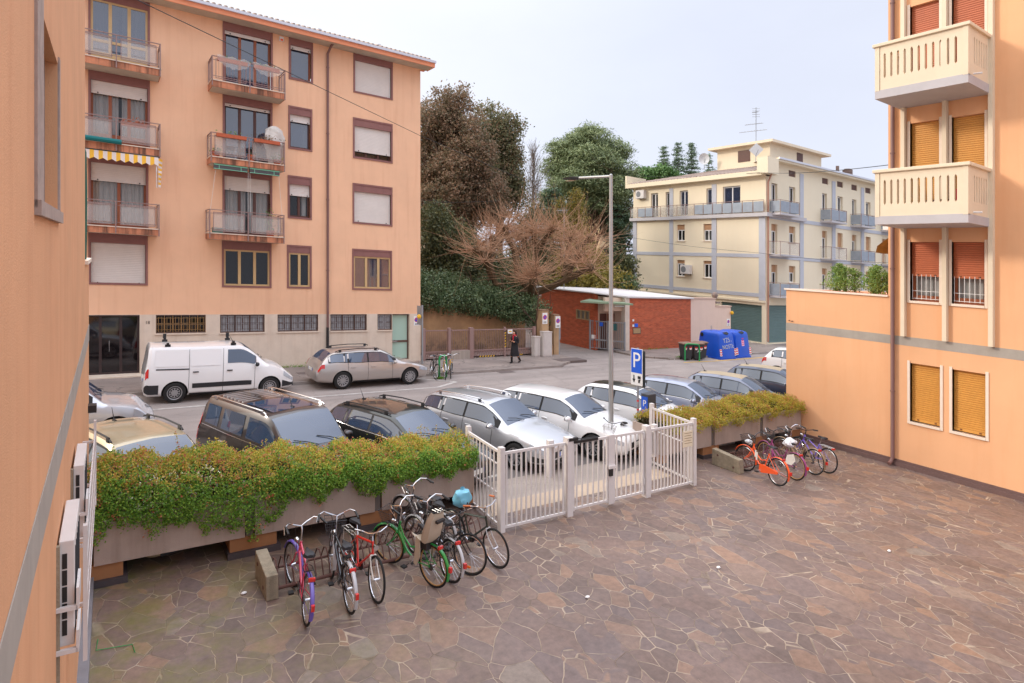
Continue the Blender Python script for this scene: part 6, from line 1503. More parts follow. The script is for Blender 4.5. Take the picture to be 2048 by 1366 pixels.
def container(u0, u1, v0, v1, label, graf):
    t = thing('recycling_container', label, 'recycling container', (u0 + u1) / 2, (v0 + v1) / 2, 0, 'blue recycling containers')
    H = 1.66; mb = MB(WORLD); L_ = []
    prof = [(0., 0.), (.03, .02), (.10, .10), (.10, .30), (1.30, .20), (1.50, .26), (1.60, .40), (H, .62)]
    for z, ins in [(0, 0), (.08, .0), (.085, .04), (1.35, .17), (1.5, .20), (1.58, .26), (1.64, .40)]:
        a0, a1, b0, b1 = u0 + ins * .75, u1 - ins * .75, v0 + ins, v1 - ins; c = .16
        L_.append([(a0 + c, b0, z), (a1 - c, b0, z), (a1 - c * .3, b0 + c * .3, z), (a1, b0 + c, z), (a1, b1 - c, z), (a1 - c * .3, b1 - c * .3, z), (a1 - c, b1, z), (a0 + c, b1, z), (a0 + c * .3, b1 - c * .3, z), (a0, b1 - c, z), (a0, b0 + c, z), (a0 + c * .3, b0 + c * .3, z)])
    n = 12; fs = [tuple(range(n - 1, -1, -1)), tuple((len(L_) - 1) * n + k for k in range(n))]
    for j in range(len(L_) - 1):
        for k in range(n): fs.append((j * n + k, j * n + (k + 1) % n, (j + 1) * n + (k + 1) % n, (j + 1) * n + k))
    mb.add([p for r in L_ for p in r], fs); mb.build('shell', M('bin_blue', (14, 78, 190), .42, var=.07, vs=2, streak=.2, dirt=(40, 84, 150)), t, smooth=True)
    um = (u0 + u1) / 2
    def onface(a, z, off=.012): return (a, v0 + .03 + .115 * z - off, z)
    mb = MB(WORLD); mb.add([(um - .33, v0 + .28, 1.60), (um + .18, v0 + .33, 1.645), (um + .25, v0 + .22, 1.56), (um + .05, v0 + .165, 1.47), (um - .2, v0 + .18, 1.52)], [(0, 1, 2, 3, 4)]); mb.build('mouth', 'ink_black', t)
    for a in (u0 + .13, u1 - .13):
        mb = MB(WORLD); mb.add([onface(a - .1, .2), onface(a + .1, .2), onface(a + .1, .62), onface(a - .1, .62)], [(0, 1, 2, 3)]); p_ = mb.build('reflector', 'sign_white', t)
        mb = MB(WORLD)
        for q in range(3):
            z = .22 + q * .14; mb.add([onface(a - .1, z + .06, .018), onface(a, z, .018), onface(a + .1, z + .06, .018), onface(a + .1, z + .13, .018), onface(a, z + .07, .018), onface(a - .1, z + .13, .018)], [(0, 1, 4, 5), (1, 2, 3, 4)])
        mb.build('red_chevron', 'sign_red', p_)
    if graf:
        mb = MB(WORLD); mb.tube([(um - .5, (v0 + v1) / 2, 1.62), (um - .52, (v0 + v1) / 2, 1.95), (um - .44, (v0 + v1) / 2, 1.97), (um - .42, (v0 + v1) / 2, 1.63)], .012, 5); mb.build('lifting_loop', 'grey_metal', t)
        mb = MB(WORLD); mb.cyl((u0 + .1, v1 - .42, 1.36), .12, .04, 12, axis='x'); mb.build('side_port', 'ink_black', t)
        for body, sz, z in (('YZST', .40, 1.14), ('NOSTE', .36, .74)):
            m = fmat(Fr((0, v0), (1, 0), (0, -1)), um + .06, 0, z, t); m = m @ Matrix.Rotation(R(-7), 4, 'X') @ Matrix.Rotation(R(3), 4, 'Z'); m.translation = Vector(WORLD(um + .04, v0 + .03 + .115 * z - .014, z)) - t.location
            text('graffiti_lettering', body, sz, 'graffiti_pale', t, m)
    else:
        mb = MB(WORLD); mb.add([onface(um - .14, .72), onface(um + .12, .72), onface(um + .12, 1.3), onface(um - .14, 1.3)], [(0, 1, 2, 3)]); p_ = mb.build('poster', M('poster_pink', (232, 176, 200), .6), t)
        mb = MB(WORLD)
        for q in range(4): mb.add([onface(um - .1, .8 + q * .12, .016), onface(um + .08, .8 + q * .12, .016), onface(um + .08, .86 + q * .12, .016), onface(um - .1, .86 + q * .12, .016)], [(0, 1, 2, 3)])
        mb.build('print_line', M('print_magenta', (206, 60, 120), .6), p_)
container(31.05, 32.72, 23.3, 25.2, 'big blue recycling container with pale graffiti on its front', True)
container(32.85, 34.45, 23.45, 25.2, 'big blue recycling container with a pink poster, right of the graffitied one', False)
# sign at the corner of the peach block, seen edge on
t = thing('road_sign', 'grey sign pole with its plate seen edge on at the corner of the peach block', 'sign', 11.75, 24.5, FW)
mb = MB(LOCAL); mb.tube([(0, 0, 0), (0, 0, 3.0)], .04, 8); mb.build('pole', 'grey_metal', t)
mb = MB(LOCAL); mb.box(-.02, .02, .02, .5, 2.1, 2.95); mb.box(.03, .06, .1, .45, 2.1, 2.9); mb.build('plate', 'grey_metal', t)
mb = MB(LOCAL); mb.ball((-.16, -.0, 2.5), .1, 8, 6); mb.build('warning_lamp', 'yellow_paint', t)
# green cycle hoop by the corner
t = thing('bike_stand', 'green steel post with a grass tuft at its foot holding the yellow bicycles', 'bike stand', 12.14, 23.62, 0)
mb = MB(LOCAL); mb.tube([(0, 0, -.02), (0, 0, .84), (.03, .02, .93), (.12, .06, .95), (.35, .16, .95), (.43, .2, .9), (.45, .21, .8), (.45, .21, -.02)], .045, 8); mb.build('hoop_tube', 'hoop_green', t, smooth=True)
# cables across the street
def wire(lbl, pts, r, sag=.0):
    mb = MB(); mb.fr = lambda x, y, z: (x, y, z); P = [wpt(*p) for p in pts]; Q = []
    for a, b in zip(P, P[1:]):
        for k in range(14): f = k / 14; q = a.lerp(b, f); q.z -= sag * 4 * f * (1 - f); Q.append(q)
    Q.append(P[-1]); mb.tube(Q, r, 5); o = mb.build('overhead_cable', 'ink_black'); tag(o, lbl, 'cable'); return o
wire('long black cable slanting across the peach facade from its roof towards the oaks', [(250, -12, 13), (842, 272, 28.3), (1052, 362, 36)], .011)
wire('thin cable running level across the peach facade at the second floor', [(318, 409, 27.0), (1000, 402, 38)], .010, .1)
wire('short thin cable from the peach downpipe to the trees', [(656, 385, 27.6), (900, 404, 34)], .009)
wire('thin cable from the orange block to the cream roof', [(1776, 330, 21.6), (1520, 345, 45), (1270, 352, 58)], .014, .15)
wire('thin cable sagging across the cream block facade', [(1268, 476, 45), (1520, 506, 38), (1780, 526, 30)], .010, .1)
# bicycle racks
def rack(u0, u1, v0, v1, label, ends):
    t = thing('bicycle_rack', label, 'bicycle rack', (u0 + u1) / 2, (v0 + v1) / 2, 0, 'concrete and iron bicycle racks')
    for u in ends:
        mb = MB(WORLD); mb.add([(u - .09, v0 - .12, 0), (u + .09, v0 - .12, 0), (u + .09, v1 + .12, 0), (u - .09, v1 + .12, 0), (u - .09, v0 - .1, .36), (u + .09, v0 - .1, .36), (u + .09, v1 + .1, .44), (u - .09, v1 + .1, .44)],
                               [(3, 2, 1, 0), (4, 5, 6, 7), (0, 1, 5, 4), (1, 2, 6, 5), (2, 3, 7, 6), (3, 0, 4, 7)]); mb.build('concrete_block', 'rough_concrete', t, bevel=.015)
        mb = MB(WORLD)
        for v, z in ((v0 + .08, .12), (v1 - .08, .3)): mb.cyl((u - .096, v, z), .03, .012, 10, axis='x'); mb.cyl((u + .084, v, z), .03, .012, 10, axis='x')
        mb.build('bolt_stain', 'rack_rust', t)
    mb = MB(WORLD); mb.tube([(u0, v0, .10), (u1, v0, .10)], .028, 8); mb.tube([(u0, v1, .14), (u1, v1, .14)], .022, 8); mb.build('rail', 'rack_rust', t, smooth=True)
    mb = MB(WORLD); n = int((u1 - u0) / .115)
    for k in range(n):
        u = u0 + .1 + (u1 - u0 - .2) * k / (n - 1)
        mb.tube([(u, v0, .10), (u, v0 + .12, .34), (u, v0 + .24, .43), (u, v0 + .36, .40), (u, v1, .14)], .011, 5)
    mb.build('wheel_bars', 'rack_rust', t, smooth=True)
rack(2.1, 5.9, 9.55, 10.1, 'rusty bicycle rack between concrete end blocks under the hanging hedge', (2.08,)); rack(13.9, 17.2, 9.85, 10.5, 'rusty bicycle rack with a concrete end block by the orange bicycle', (13.85,))
# things on the balconies of the peach block
def pot(u, o, z, r, h, label, plant, ph=.25, box=0.):
    p = FA(u, o, z); t = thing('potted_plant' if plant else 'flower_box', label, 'plant pot', p[0], p[1], z)
    mb = MB(FA)
    if box: mb.box(u - box, u + box, o - .08, o + .08, z, z + h)
    else: mb.cyl((u, o, z), r * .75, h, 10, r2=r)
    mb.build('pot', 'terracotta', t)
    lf = MB(); lf.fr = lambda a, b, c: (a, b, c)
    c0 = Vector(FA(u, o, z + h))
    for _ in range(90 if plant != 'sparse' else 34):
        c = c0 + Vector((gs(box * .5 if box else r * .7), gs(.06), abs(gs(ph * .5)))); leafq(lf, c, prnd.uniform(.05, .1), None)
    lf.build('leaves', plant if plant in MATS else 'leaf_thuja', t, fix=False)
pot(3.72, .85, 8.82, .16, .22, 'terracotta pot with green plant at the left end of the glazed balcony', 'leaf_thuja'); pot(5.02, .92, 8.82, .15, .25, 'terracotta pot behind the railing gap of the glazed balcony', 'leaf_dark', .35); pot(6.05, .85, 8.82, .16, .2, 'terracotta pot at the right end of the glazed balcony', 'leaf_thuja')
pot(5.78, .85, 5.79, .18, .24, 'potted small tree behind the frosted glass of the lowest balcony', 'leaf_thuja', .9)
pot(4.25, 1.12, 9.60, .1, .14, 'long terracotta flower box hung on the left of the glazed balcony rail', 'sparse', .15, .55); pot(5.6, 1.12, 9.60, .1, .14, 'long terracotta flower box hung on the right of the glazed balcony rail', 'leaf_oak_brown', .16, .5)
pot(.95, .75, 9.55, .1, .16, 'terracotta flower box with pink flowers on the middle left balcony', 'leaf_hedge_red', .16, .42)
pot(4.3, 1.05, 12.62, .1, .14, 'terracotta flower box under torn plastic on the left of the top balcony', 'sparse', .1, .55); pot(5.6, 1.05, 12.62, .1, .14, 'terracotta flower box under torn plastic on the right of the top balcony', 'sparse', .1, .5)
def film(u0, u1, label):
    p = FA((u0 + u1) / 2, 1.1, 12.6); t = thing('plastic_sheet', label, 'plastic sheet', p[0], p[1], 12.6)
    mb = MB(FA); vs = []; n = 16
    for i in range(n + 1):
        f = i / n; u = u0 + (u1 - u0) * f; dip = .30 * math.sin(math.pi * f) ** .7 + .03 * math.sin(f * 31)
        for o, z in ((.90, 12.80 + .02 * math.sin(f * 20)), (1.06, 12.86 + .03 * math.sin(f * 17)), (1.20, 12.78), (1.19, 12.66 - dip)): vs.append((u, o + .012 * math.sin(f * 23 + z * 9), z))
    mb.add(vs, [(i * 4 + j, i * 4 + j + 1, i * 4 + j + 5, i * 4 + j + 4) for i in range(n) for j in range(3)]); mb.build('film', 'plastic_film', t, smooth=True)
film(3.72, 4.95, 'clear plastic sheet sagging over the left flower box of the top balcony'); film(5.05, 6.22, 'clear plastic sheet sagging over the right flower box of the top balcony')
p = FA(6.0, .7, 9.6); t = thing('wrapped_plant', 'tall plant wrapped in pale fleece standing on the glazed balcony', 'wrapped plant', p[0], p[1], 8.8)
mb = MB(FA); vs = []; n, m = 14, 12
for i in range(m + 1):
    f = i / m; z = 8.82 + 1.62 * f; r = (.24 + .16 * math.sin(math.pi * f ** 1.6)) * (1 if f < .93 else .55)
    for k in range(n): a = 6.283 * k / n; rr = r * (1 + .10 * math.sin(5 * a + 9 * f) + .07 * math.sin(3 * a - 17 * f)); vs.append((5.98 + rr * math.cos(a), .66 + rr * .8 * math.sin(a), z))
mb.add(vs, [(i * n + k, i * n + (k + 1) % n, (i + 1) * n + (k + 1) % n, (i + 1) * n + k) for i in range(m) for k in range(n)] + [tuple(m * n + k for k in range(n))]); mb.build('fleece', M('fleece', (206, 200, 192), .9, var=.08, vs=5), t)
t = tag(MB(FA).box(3.62, 3.98, .5, .85, 5.79, 6.0).build('storage_crate', M('crate_teal', (92, 130, 118), .7)), 'greenish crate at the left end of the lowest glazed balcony', 'crate')
t = tag(MB(FA).tube([(-.9, 1.16, 8.88), (.55, 1.16, 8.86)], .09, 8).build('rolled_mat', M('mat_teal', (28, 112, 112), .9)), 'rolled teal mat on the rim of the middle left balcony', 'rolled mat')
# litter
for k, (u, v, lb) in enumerate(((1.75, 9.8, 'crumpled white paper by the concrete block of the rack'), (6.3, 7.2, 'small white paper scrap on the paving in front of the gate'), (12.6, 5.6, 'tiny white scrap on the paving near the orange block'), (9.0, 6.8, 'tiny pale scrap in the middle of the court'), (28.0, 24.25, 'white litter at the kerb before the wheelie bins'))):
    mb = MB(LOCAL); mb.ball((0, 0, .02), .035, 6, 4, sz=(1.3, .9, .5)); o = mb.build('litter', 'white_paint'); o.location = (u, v, site_shear(u, v)); tag(o, lb, 'litter')
mb = MB(WORLD); mb.tube([(-.06, 9.55, .01), (-.08, 9.3, .012), (.31, 9.22, .012), (.33, 9.03, .01)], .005, 4); o = mb.build('wire_piece', 'hoop_green'); tag(o, 'bent green wire lying on the mossy paving by the left wall', 'wire')
# exit camera/light on the end of the left wall
t = tag(MB(FL).box(12.4, 12.6, .0, .12, 2.3, 2.42).build('wall_spout', 'pipe_black'), 'dark rain spout at the end of the left wall', 'spout')
# ---- vehicles ---------------------------------------------------------------------------------
def paint(name, rgb, metal=.35): return M(name, rgb, .32, metal=metal, coat=1., ior=1.5)
paint('paint_tan', (178, 166, 138)); paint('paint_brown', (56, 50, 50), .4); paint('paint_black', (24, 32, 34), .3); paint('paint_silver', (198, 200, 204), .55); paint('paint_white', (234, 233, 232), .0)
paint('paint_bluegrey', (150, 156, 176), .5); paint('paint_steel', (112, 116, 132), .5); paint('paint_navy', (54, 60, 80), .45); paint('paint_beige', (182, 174, 168), .55); paint('paint_suv', (192, 194, 198), .5); paint('paint_rooflack', (26, 27, 30), .2)
M('seam_dark', (30, 30, 32), .7); M('trim_black', (38, 38, 41), .6); M('lamp_red', (206, 36, 32), .25, coat=1.); M('lamp_clear', (206, 212, 220), .12, metal=.4, coat=1.); M('rim_grey', (170, 170, 172), .35, metal=.6); M('rim_dark', (34, 34, 36), .6); M('plate_white', (226, 226, 220), .5)
M('roof_dust', (176, 160, 132), .6, var=.1, vs=2)
def cr(p0, p1, p2, p3, t): return .5 * (2 * p1 + (p2 - p0) * t + (2 * p0 - 5 * p1 + 4 * p2 - p3) * t * t + (3 * p1 - p0 - 3 * p2 + p3) * t ** 3)
STY = dict(
    hatch=dict(L=4.2, W=1.78, hood=.86, cowl=1.00, sc=1.12, swt=1.92, roof=1.47, sre=3.55, zre=1.41, srb=4.02, zrb=1.05, belt=(.90, .94, 1.0), tail=.92, wh=(.86, 3.44), R=.32, pil=(2.55, 3.32)),
    estate=dict(L=4.72, W=1.83, hood=.84, cowl=.99, sc=1.28, swt=2.10, roof=1.46, sre=4.1, zre=1.39, srb=4.55, zrb=1.02, belt=(.88, .92, .97), tail=.90, wh=(.92, 3.72), R=.335, pil=(2.72, 3.52, 3.66)),
    suv=dict(L=4.35, W=1.84, hood=1.0, cowl=1.12, sc=1.15, swt=1.85, roof=1.66, sre=3.75, zre=1.58, srb=4.2, zrb=1.15, belt=(1.02, 1.06, 1.1), tail=1.02, wh=(.88, 3.55), R=.355, pil=(2.52, 3.35)),
    mpv=dict(L=4.40, W=1.85, hood=1.02, cowl=1.16, sc=.98, swt=1.72, roof=1.80, sre=4.18, zre=1.76, srb=4.36, zrb=1.06, belt=(1.08, 1.10, 1.12), tail=.98, wh=(.88, 3.66), R=.33, pil=(2.42, 3.42)),
    van=dict(L=4.75, W=1.85, hood=1.0, cowl=1.18, sc=.98, swt=1.78, roof=1.84, sre=4.60, zre=1.82, srb=4.72, zrb=1.06, belt=(1.08, 1.12, 1.14), tail=.98, wh=(.88, 3.855), R=.335, pil=(2.40,)))
def make_car(name, label, cat, style, col, wst, phi=None, ang=None, z=0., rails=None, roofm=None, group='cars parked in the angled bays', aerial=None, trim=False, rim='rim_grey', spokes=5, plate=True, center=None, beltchrome=False, dark=None, loud=None):
    S = dict(STY[style]); L, W = S['L'], S['W'] / 2
    if ang is None: ang = R(-90 + phi)
    h = Vector((math.cos(ang), math.sin(ang)))
    if center is None: c = Vector(wst) - h * (L / 2 - S['swt'])
    else: c = Vector(center)
    root = thing(name, label, cat, mat=pose(c.x, c.y, ang, z), group=group)
    hb = S['hood']; b0, b1, b2 = S['belt']; sc_, sw_, sr_, sb_ = S['sc'], S['swt'], S['sre'], S['srb']
    box = style in ('mpv', 'van'); wt = .80 if box else .70
    rows = [  # s, w, zb, zbelt, wb, ztop, wt
        (0.00, .60, .36, .52, .58, .58, .50), (.03, .74, .28, .58, .72, .64, .62), (.14, .88, .23, .64, .86, .72, .70), (.42, .965, .21, hb - .12, .93, hb - .03, .74),
        (sc_ * .68, 1., .2, b0 - .05, .955, (hb + S['cowl']) / 2, .78), (sc_, 1., .2, b0, .955, S['cowl'], .80), (sc_ + (sw_ - sc_) * .5, 1., .2, (b0 * 2 + b1) / 3, .95, S['cowl'] + (S['roof'] - .035 - S['cowl']) * .56, .80 + (wt - .80) * .55),
        (sw_, 1., .2, b1, .95, S['roof'] - .035, wt), (sw_ + .42, 1., .2, b1, .95, S['roof'], wt + .005), ((sw_ + sr_) / 2 + .2, 1., .2, b1, .95, S['roof'] + .0, wt + .005), (sr_ - .25, .995, .21, b2, .945, S['zre'] + .03, wt - .01),
        (sr_, .985, .22, b2, .94, S['zre'], wt - .02), ((sr_ + sb_) / 2, .97, .24, b2, .925, (S['zre'] + S['zrb']) / 2 + .05, wt + .02), (sb_, .95, .28, S['zrb'] - .06, .90, S['zrb'], .74), (min(L - .02, sb_ + .10), .92, .30, S['tail'] - .1, .88, S['tail'], .72), (L, .82, .36, .72, .80, .78, .66)]
    N = len(rows)
    def prm(t):
        i = min(int(t), N - 2); f = t - i; g = lambda k: rows[max(0, min(N - 1, k))]
        return [cr(g(i - 1)[q], g(i)[q], g(i + 1)[q], g(i + 2)[q], f) if not (i in (0, N - 2)) else g(i)[q] + (g(i + 1)[q] - g(i)[q]) * f for q in range(7)]
    def ctl(t):
        s, w, zb, ze, wb, zt, wtp = prm(t); x = L / 2 - s
        mid = zb + (ze - zb) * .52
        zt = max(zt, ze + .02)
        return [Vector((x, y * W, zz)) for y, zz in ((0, zb), (w * .82, zb), (w * .975, zb + .10), (w, mid), (wb, ze), (min(wtp, wb * .97) if zt - ze > .12 else min(wb * .95, max(wtp, wb * .86)), zt - .035), (wtp * .62, zt - .004), (0, zt + .018))]
    def t_of(s):
        lo, hi = 0., N - 1.
        for _ in range(40):
            m = (lo + hi) / 2
            if prm(m)[0] < s: lo = m
            else: hi = m
        return lo
    ts = [i + k / 4 for i in range(N - 1) for k in range(4)] + [N - 1.]
    vs = []; fs = []
    for t in ts:
        P = ctl(t); ring = [P[0]]
        for i in range(1, 7): ring += [P[i].lerp(P[i - 1], .15), P[i].lerp(P[i + 1], .15)]
        ring.append(P[7]); full = ring + [Vector((p.x, -p.y, p.z)) for p in ring[-2:0:-1]]
        vs += full
    m = len(vs) // len(ts)
    for j in range(len(ts) - 1):
        for k in range(m): fs.append((j * m + k, j * m + (k + 1) % m, (j + 1) * m + (k + 1) % m, (j + 1) * m + k))
    fs += [tuple(range(m - 1, -1, -1)), tuple((len(ts) - 1) * m + k for k in range(m))]
    mb = MB(LOCAL); mb.add(vs, fs)
    tr = {sc_: 0}
    mats = [col, 'rim_dark', roofm or col]
    t0, t1 = t_of(sw_ - .05), t_of(sr_)
    if roofm:
        for j in range(len(ts) - 1):
            if t0 <= ts[j] < t1:
                for k in range(m):
                    kk = k if k < m / 2 else m - 1 - k
                    if kk >= 11: mb.mi[j * m + k] = 2
    body = mb.build('body', mats, root, smooth=True)
    cut = MB(LOCAL); rw = S['R']
    for s in S['wh']:
        for sg in (-1, 1): cut.cyl((L / 2 - s, sg * (W - .28) if sg > 0 else -W - .1, rw), rw + .055, .38, 22, axis='y')
    co_ = cut.build('arch_cutter', ['rim_dark'])
    bo = body.modifiers.new('arches', 'BOOLEAN'); bo.object = co_; bo.operation = 'DIFFERENCE'; bo.solver = 'EXACT'
    try: bo.material_mode = 'TRANSFER'
    except Exception: pass
    co_.matrix_world = root.matrix_world
    dg = bpy.context.evaluated_depsgraph_get(); me = bpy.data.meshes.new_from_object(body.evaluated_get(dg)); body.modifiers.clear(); old = body.data; body.data = me; me.name = 'body'
    bpy.data.objects.remove(co_); bpy.data.meshes.remove(old)
    me.set_sharp_from_angle(angle=R(42))
    # panels laid on the shell ------------------------------------------------
    def side(nm, s0, s1, a0, a1, mat, seg=4, off=.006, n=8, par=None, both=True):
        for sg in ((1, -1) if both is True else (both,)):
            q = []; ta, tb = t_of(s0), t_of(s1)
            for k in range(n + 1):
                P = ctl(ta + (tb - ta) * k / n)
                for a in (a0, a1):
                    p = P[seg].lerp(P[seg + 1], a); q.append((p.x, sg * (p.y + off), p.z + off * .3))
            b_ = MB(LOCAL); b_.add(q, [(2 * k, 2 * k + 2, 2 * k + 3, 2 * k + 1) for k in range(n)]); b_.build(nm, mat, par or root, smooth='all')
    def top(nm, s0, s1, yf, mat, off=.006, n=8):
        q = []; ta, tb = t_of(s0), t_of(s1); ny = 8; C = [ctl(ta + (tb - ta) * k / n) for k in range(n + 1)]
        for k in range(n + 1):
            P = C[k]; d = (C[min(n, k + 1)][7] - C[max(0, k - 1)][7]); nn = Vector((-d.z, 0, d.x)); nn = nn if nn.z > 0 else -nn; nn.normalize()
            for j in range(ny + 1):
                f = -1 + 2 * j / ny; yy = f * yf * P[5].y; ay = abs(yy)
                zz = P[7].z + (P[6].z - P[7].z) * min(1, ay / max(P[6].y, .01)) if ay < P[6].y else P[6].z + (P[5].z - P[6].z) * (ay - P[6].y) / max(.001, P[5].y - P[6].y)
                q.append(Vector((P[7].x, yy, zz)) + nn * off)
        b_ = MB(LOCAL); b_.add(q, [(k * (ny + 1) + j, k * (ny + 1) + j + 1, (k + 1) * (ny + 1) + j + 1, (k + 1) * (ny + 1) + j) for k in range(n) for j in range(ny)])
        return b_.build(nm, mat, root, smooth='all')
    ws = top('windshield', sc_ + .06, sw_ - .03, .93, 'car_glass')
    if style != 'van': top('rear_window', sr_ + .05, sb_ - .06, .9, 'car_glass')
    # side glass with dark frame, split at the pillars
    end = {'hatch': sr_ + .02, 'estate': sr_ + .14, 'suv': sr_ + .06, 'mpv': sr_ - .06, 'van': 2.36}[style]
    if style not in ('mpv', 'van'): side('window_surround', sc_ + .24, end + .05, .13, .90, 'seam_dark' if not beltchrome else 'trim_black', off=.003)
    cuts = [sc_ + .34] + [p for p in S['pil'] if p < end] + [end]
    if style == 'van': cuts = [sc_ + .34, 2.32]
    gap_ = .075 if style == 'mpv' else .035
    for q in range(len(cuts) - 1): side('side_window', cuts[q] + gap_, cuts[q + 1] - gap_, .2 if style == 'mpv' else .17, .84, 'car_glass', off=.008)
    if beltchrome: side('chrome_strip', sc_ + .3, end + .04, .10, .125, 'chrome', off=.008)
    if style == 'van':
        for (s0, s1) in ((2.5, 3.42), (3.5, 4.45)): side('pressed_panel', s0, s1, .1, .88, col, off=.012)
        side('slide_rail', 3.45, 4.42, .90, .99, 'trim_black', seg=3, off=.01)
    # seams and handles
    b_ = MB(LOCAL)
    doors = [sc_ + .42] + [p for p in S['pil'][:2]] if style != 'van' else [sc_ + .42, 2.42, 3.46]
    for s in doors:
        for sg in (1, -1):
            P0, P1 = ctl(t_of(s - .006)), ctl(t_of(s + .006)); q = []
            for P in (P0, P1):
                for p in (P[2], P[3], P[4], P[4].lerp(P[5], .12 if style != 'van' else .9)): q.append((p.x, sg * (p.y + .0035), p.z))
            b_.add(q, [(k, k + 1, k + 5, k + 4) for k in range(3)])
    b_.build('door_seam', 'seam_dark', root)
    for s in doors[1:]:
        for sg in (1, -1):
            P = ctl(t_of(s - .2)); p = P[3].lerp(P[4], .72); b_ = MB(LOCAL); b_.box(p.x - .09, p.x + .09, min(sg * (p.y - .005), sg * (p.y + .032)), max(sg * (p.y - .005), sg * (p.y + .032)), p.z - .017, p.z + .017)
            b_.build('door_handle', 'trim_black' if style == 'van' else ('chrome' if beltchrome else col), root, bevel=.006)
    side('sill_trim', S['wh'][0] + .42, S['wh'][1] - .42, .15, .95, 'trim_black', seg=1, off=.006)
    if trim:
        side('bumper_trim', .02, .46, .0, .9, 'trim_black', seg=2, off=.010); side('bumper_trim', L - .42 if style == 'van' else L - .3, L - .01, .0, .8, 'trim_black', seg=2, off=.010)
        side('rubbing_strip', doors[0] + .1, S['wh'][1] - .5, .42, .84, 'trim_black', seg=2, off=.014)
    # lamps, grille, plates
    side('headlight', .07, .50 if style != 'van' else .42, .42, .98, 'lamp_clear', seg=3, off=.010)
    if style in ('mpv', 'van'): side('tail_light', L - .13, L - .035, .35, 1.0, 'lamp_red', seg=3, off=.012); side('tail_light', sr_ + .03, sb_ - .01, .05, .55, 'lamp_red', seg=4, off=.012) if style == 'mpv' else None
    else: side('tail_light', sb_ - .12, L - .04, .55, 1.0, 'lamp_red', seg=3, off=.012)
    P = ctl(0.5); gx = L / 2
    b_ = MB(LOCAL); b_.box(gx - .03, gx + .008, -W * .5, W * .5, .40, .56); b_.build('grille', 'trim_black', root, bevel=.01)
    b_ = MB(LOCAL); b_.box(gx - .02, gx + .004, -W * .62, W * .62, .27, .36); b_.build('air_intake', 'seam_dark', root)
    if plate:
        for x0, x1, zz in ((gx + .008, gx + .018, .42), (-L / 2 - .012, -L / 2 + .0, .66)):
            b_ = MB(LOCAL); b_.box(x0, x1, -.26, .26, zz, zz + .11); pp = b_.build('number_plate', 'plate_white', root)
            for sg in (-1, 1): b_ = MB(LOCAL); b_.box(x0 - .001, x1 + .001, sg * .26 - (.03 if sg > 0 else 0), sg * .26 + (0 if sg > 0 else .03), zz, zz + .11); b_.build('blue_band', 'sign_blue', pp)
    for sg in (1, -1):
        P = ctl(t_of(sc_ + .36)); p = P[4]; b_ = MB(LOCAL)
        b_.ball((p.x - .02, sg * (p.y + .15), p.z + .085), .1, 10, 7, sz=(.75, 1.15, .72)); b_.tube([(p.x, sg * (p.y - .01), p.z + .02), (p.x - .01, sg * (p.y + .1), p.z + .06)], .025, 6)
        mr = b_.build('mirror', col if style not in ('van',) else 'trim_black', root, smooth=True)
        b_ = MB(LOCAL); b_.cyl((p.x - .10, sg * (p.y + .15), p.z + .085), .072, .008, 12, axis='x'); b_.build('mirror_glass', 'chrome', mr)
    b_ = MB(LOCAL); P = ctl(t_of(sc_ + .05))
    for y0, y1 in ((.55, .05), (.0, -.5)):
        Q = ctl(t_of(sc_ + .18)); b_.tube([(P[7].x + .03, y0, P[7].z + .01), ((P[7].x + Q[7].x) / 2, (y0 + y1) / 2, (P[7].z + Q[7].z) / 2 + .035), (Q[7].x, y1, Q[7].z + .03)], .010, 5)
    b_.build('wiper', 'black_plastic', root)
    if rails:
        for sg in (1, -1):
            Q = []
            for s in (sw_ + .12, sw_ + .26, (sw_ + sr_) / 2, sr_ - .3, sr_ - .12):
                p = ctl(t_of(s))[5]; up = .0 if s in (sw_ + .12, sr_ - .12) else .05; Q.append((p.x, sg * (p.y - .03), p.z + .03 + up))
            b_ = MB(LOCAL); b_.tube(Q, .017, 8)
            for s in (sw_ + .26, sr_ - .3): p = ctl(t_of(s))[5]; b_.box(p.x - .05, p.x + .05, sg * (p.y - .03) - .015, sg * (p.y - .03) + .015, p.z, p.z + .09)
            b_.build('roof_rail', rails, root, smooth=True)
    if aerial:
        P = ctl(t_of(aerial)); b_ = MB(LOCAL); b_.tube([(P[7].x, 0, P[7].z - .01), (P[7].x - .16, 0, P[7].z + .24)], [.012, .004], 5); b_.box(P[7].x - .05, P[7].x + .05, -.025, .025, P[7].z - .01, P[7].z + .02); b_.build('aerial', 'black_plastic', root)
    # wheels
    for s in S['wh']:
        for sg in (1, -1):
            cx_, cy = L / 2 - s, sg * (W - .105); wv = bpy.data.objects.new('wheel', None); COL.objects.link(wv); wv.parent = root; wv.location = (cx_, cy, rw)
            pr = [(.19, -.09), (.9 * rw, -.10), (rw * .985, -.085), (rw, -.05), (rw, .05), (rw * .985, .085), (.9 * rw, .10), (.68 * rw, .095), (.66 * rw, .06)]
            n = 26; b_ = MB(LOCAL); vv = [(r_ * math.cos(6.283 * k / n), sg * y, r_ * math.sin(6.283 * k / n)) for r_, y in pr for k in range(n)]
            b_.add(vv, [(j * n + k, j * n + (k + 1) % n, (j + 1) * n + (k + 1) % n, (j + 1) * n + k) for j in range(len(pr) - 1) for k in range(n)]); b_.build('tyre', 'rubber', wv, smooth=True)
            b_ = MB(LOCAL); r0 = .66 * rw
            b_.cyl((0, sg * .05 if sg > 0 else -.055, 0), r0 * 1.0, .005, 20, 1, axis='y')
            vv = [(r_ * math.cos(6.283 * k / n), sg * y, r_ * math.sin(6.283 * k / n)) for r_, y in ((r0 * 1.02, .098), (r0 * .93, .092), (r0 * .90, .06)) for k in range(n)]
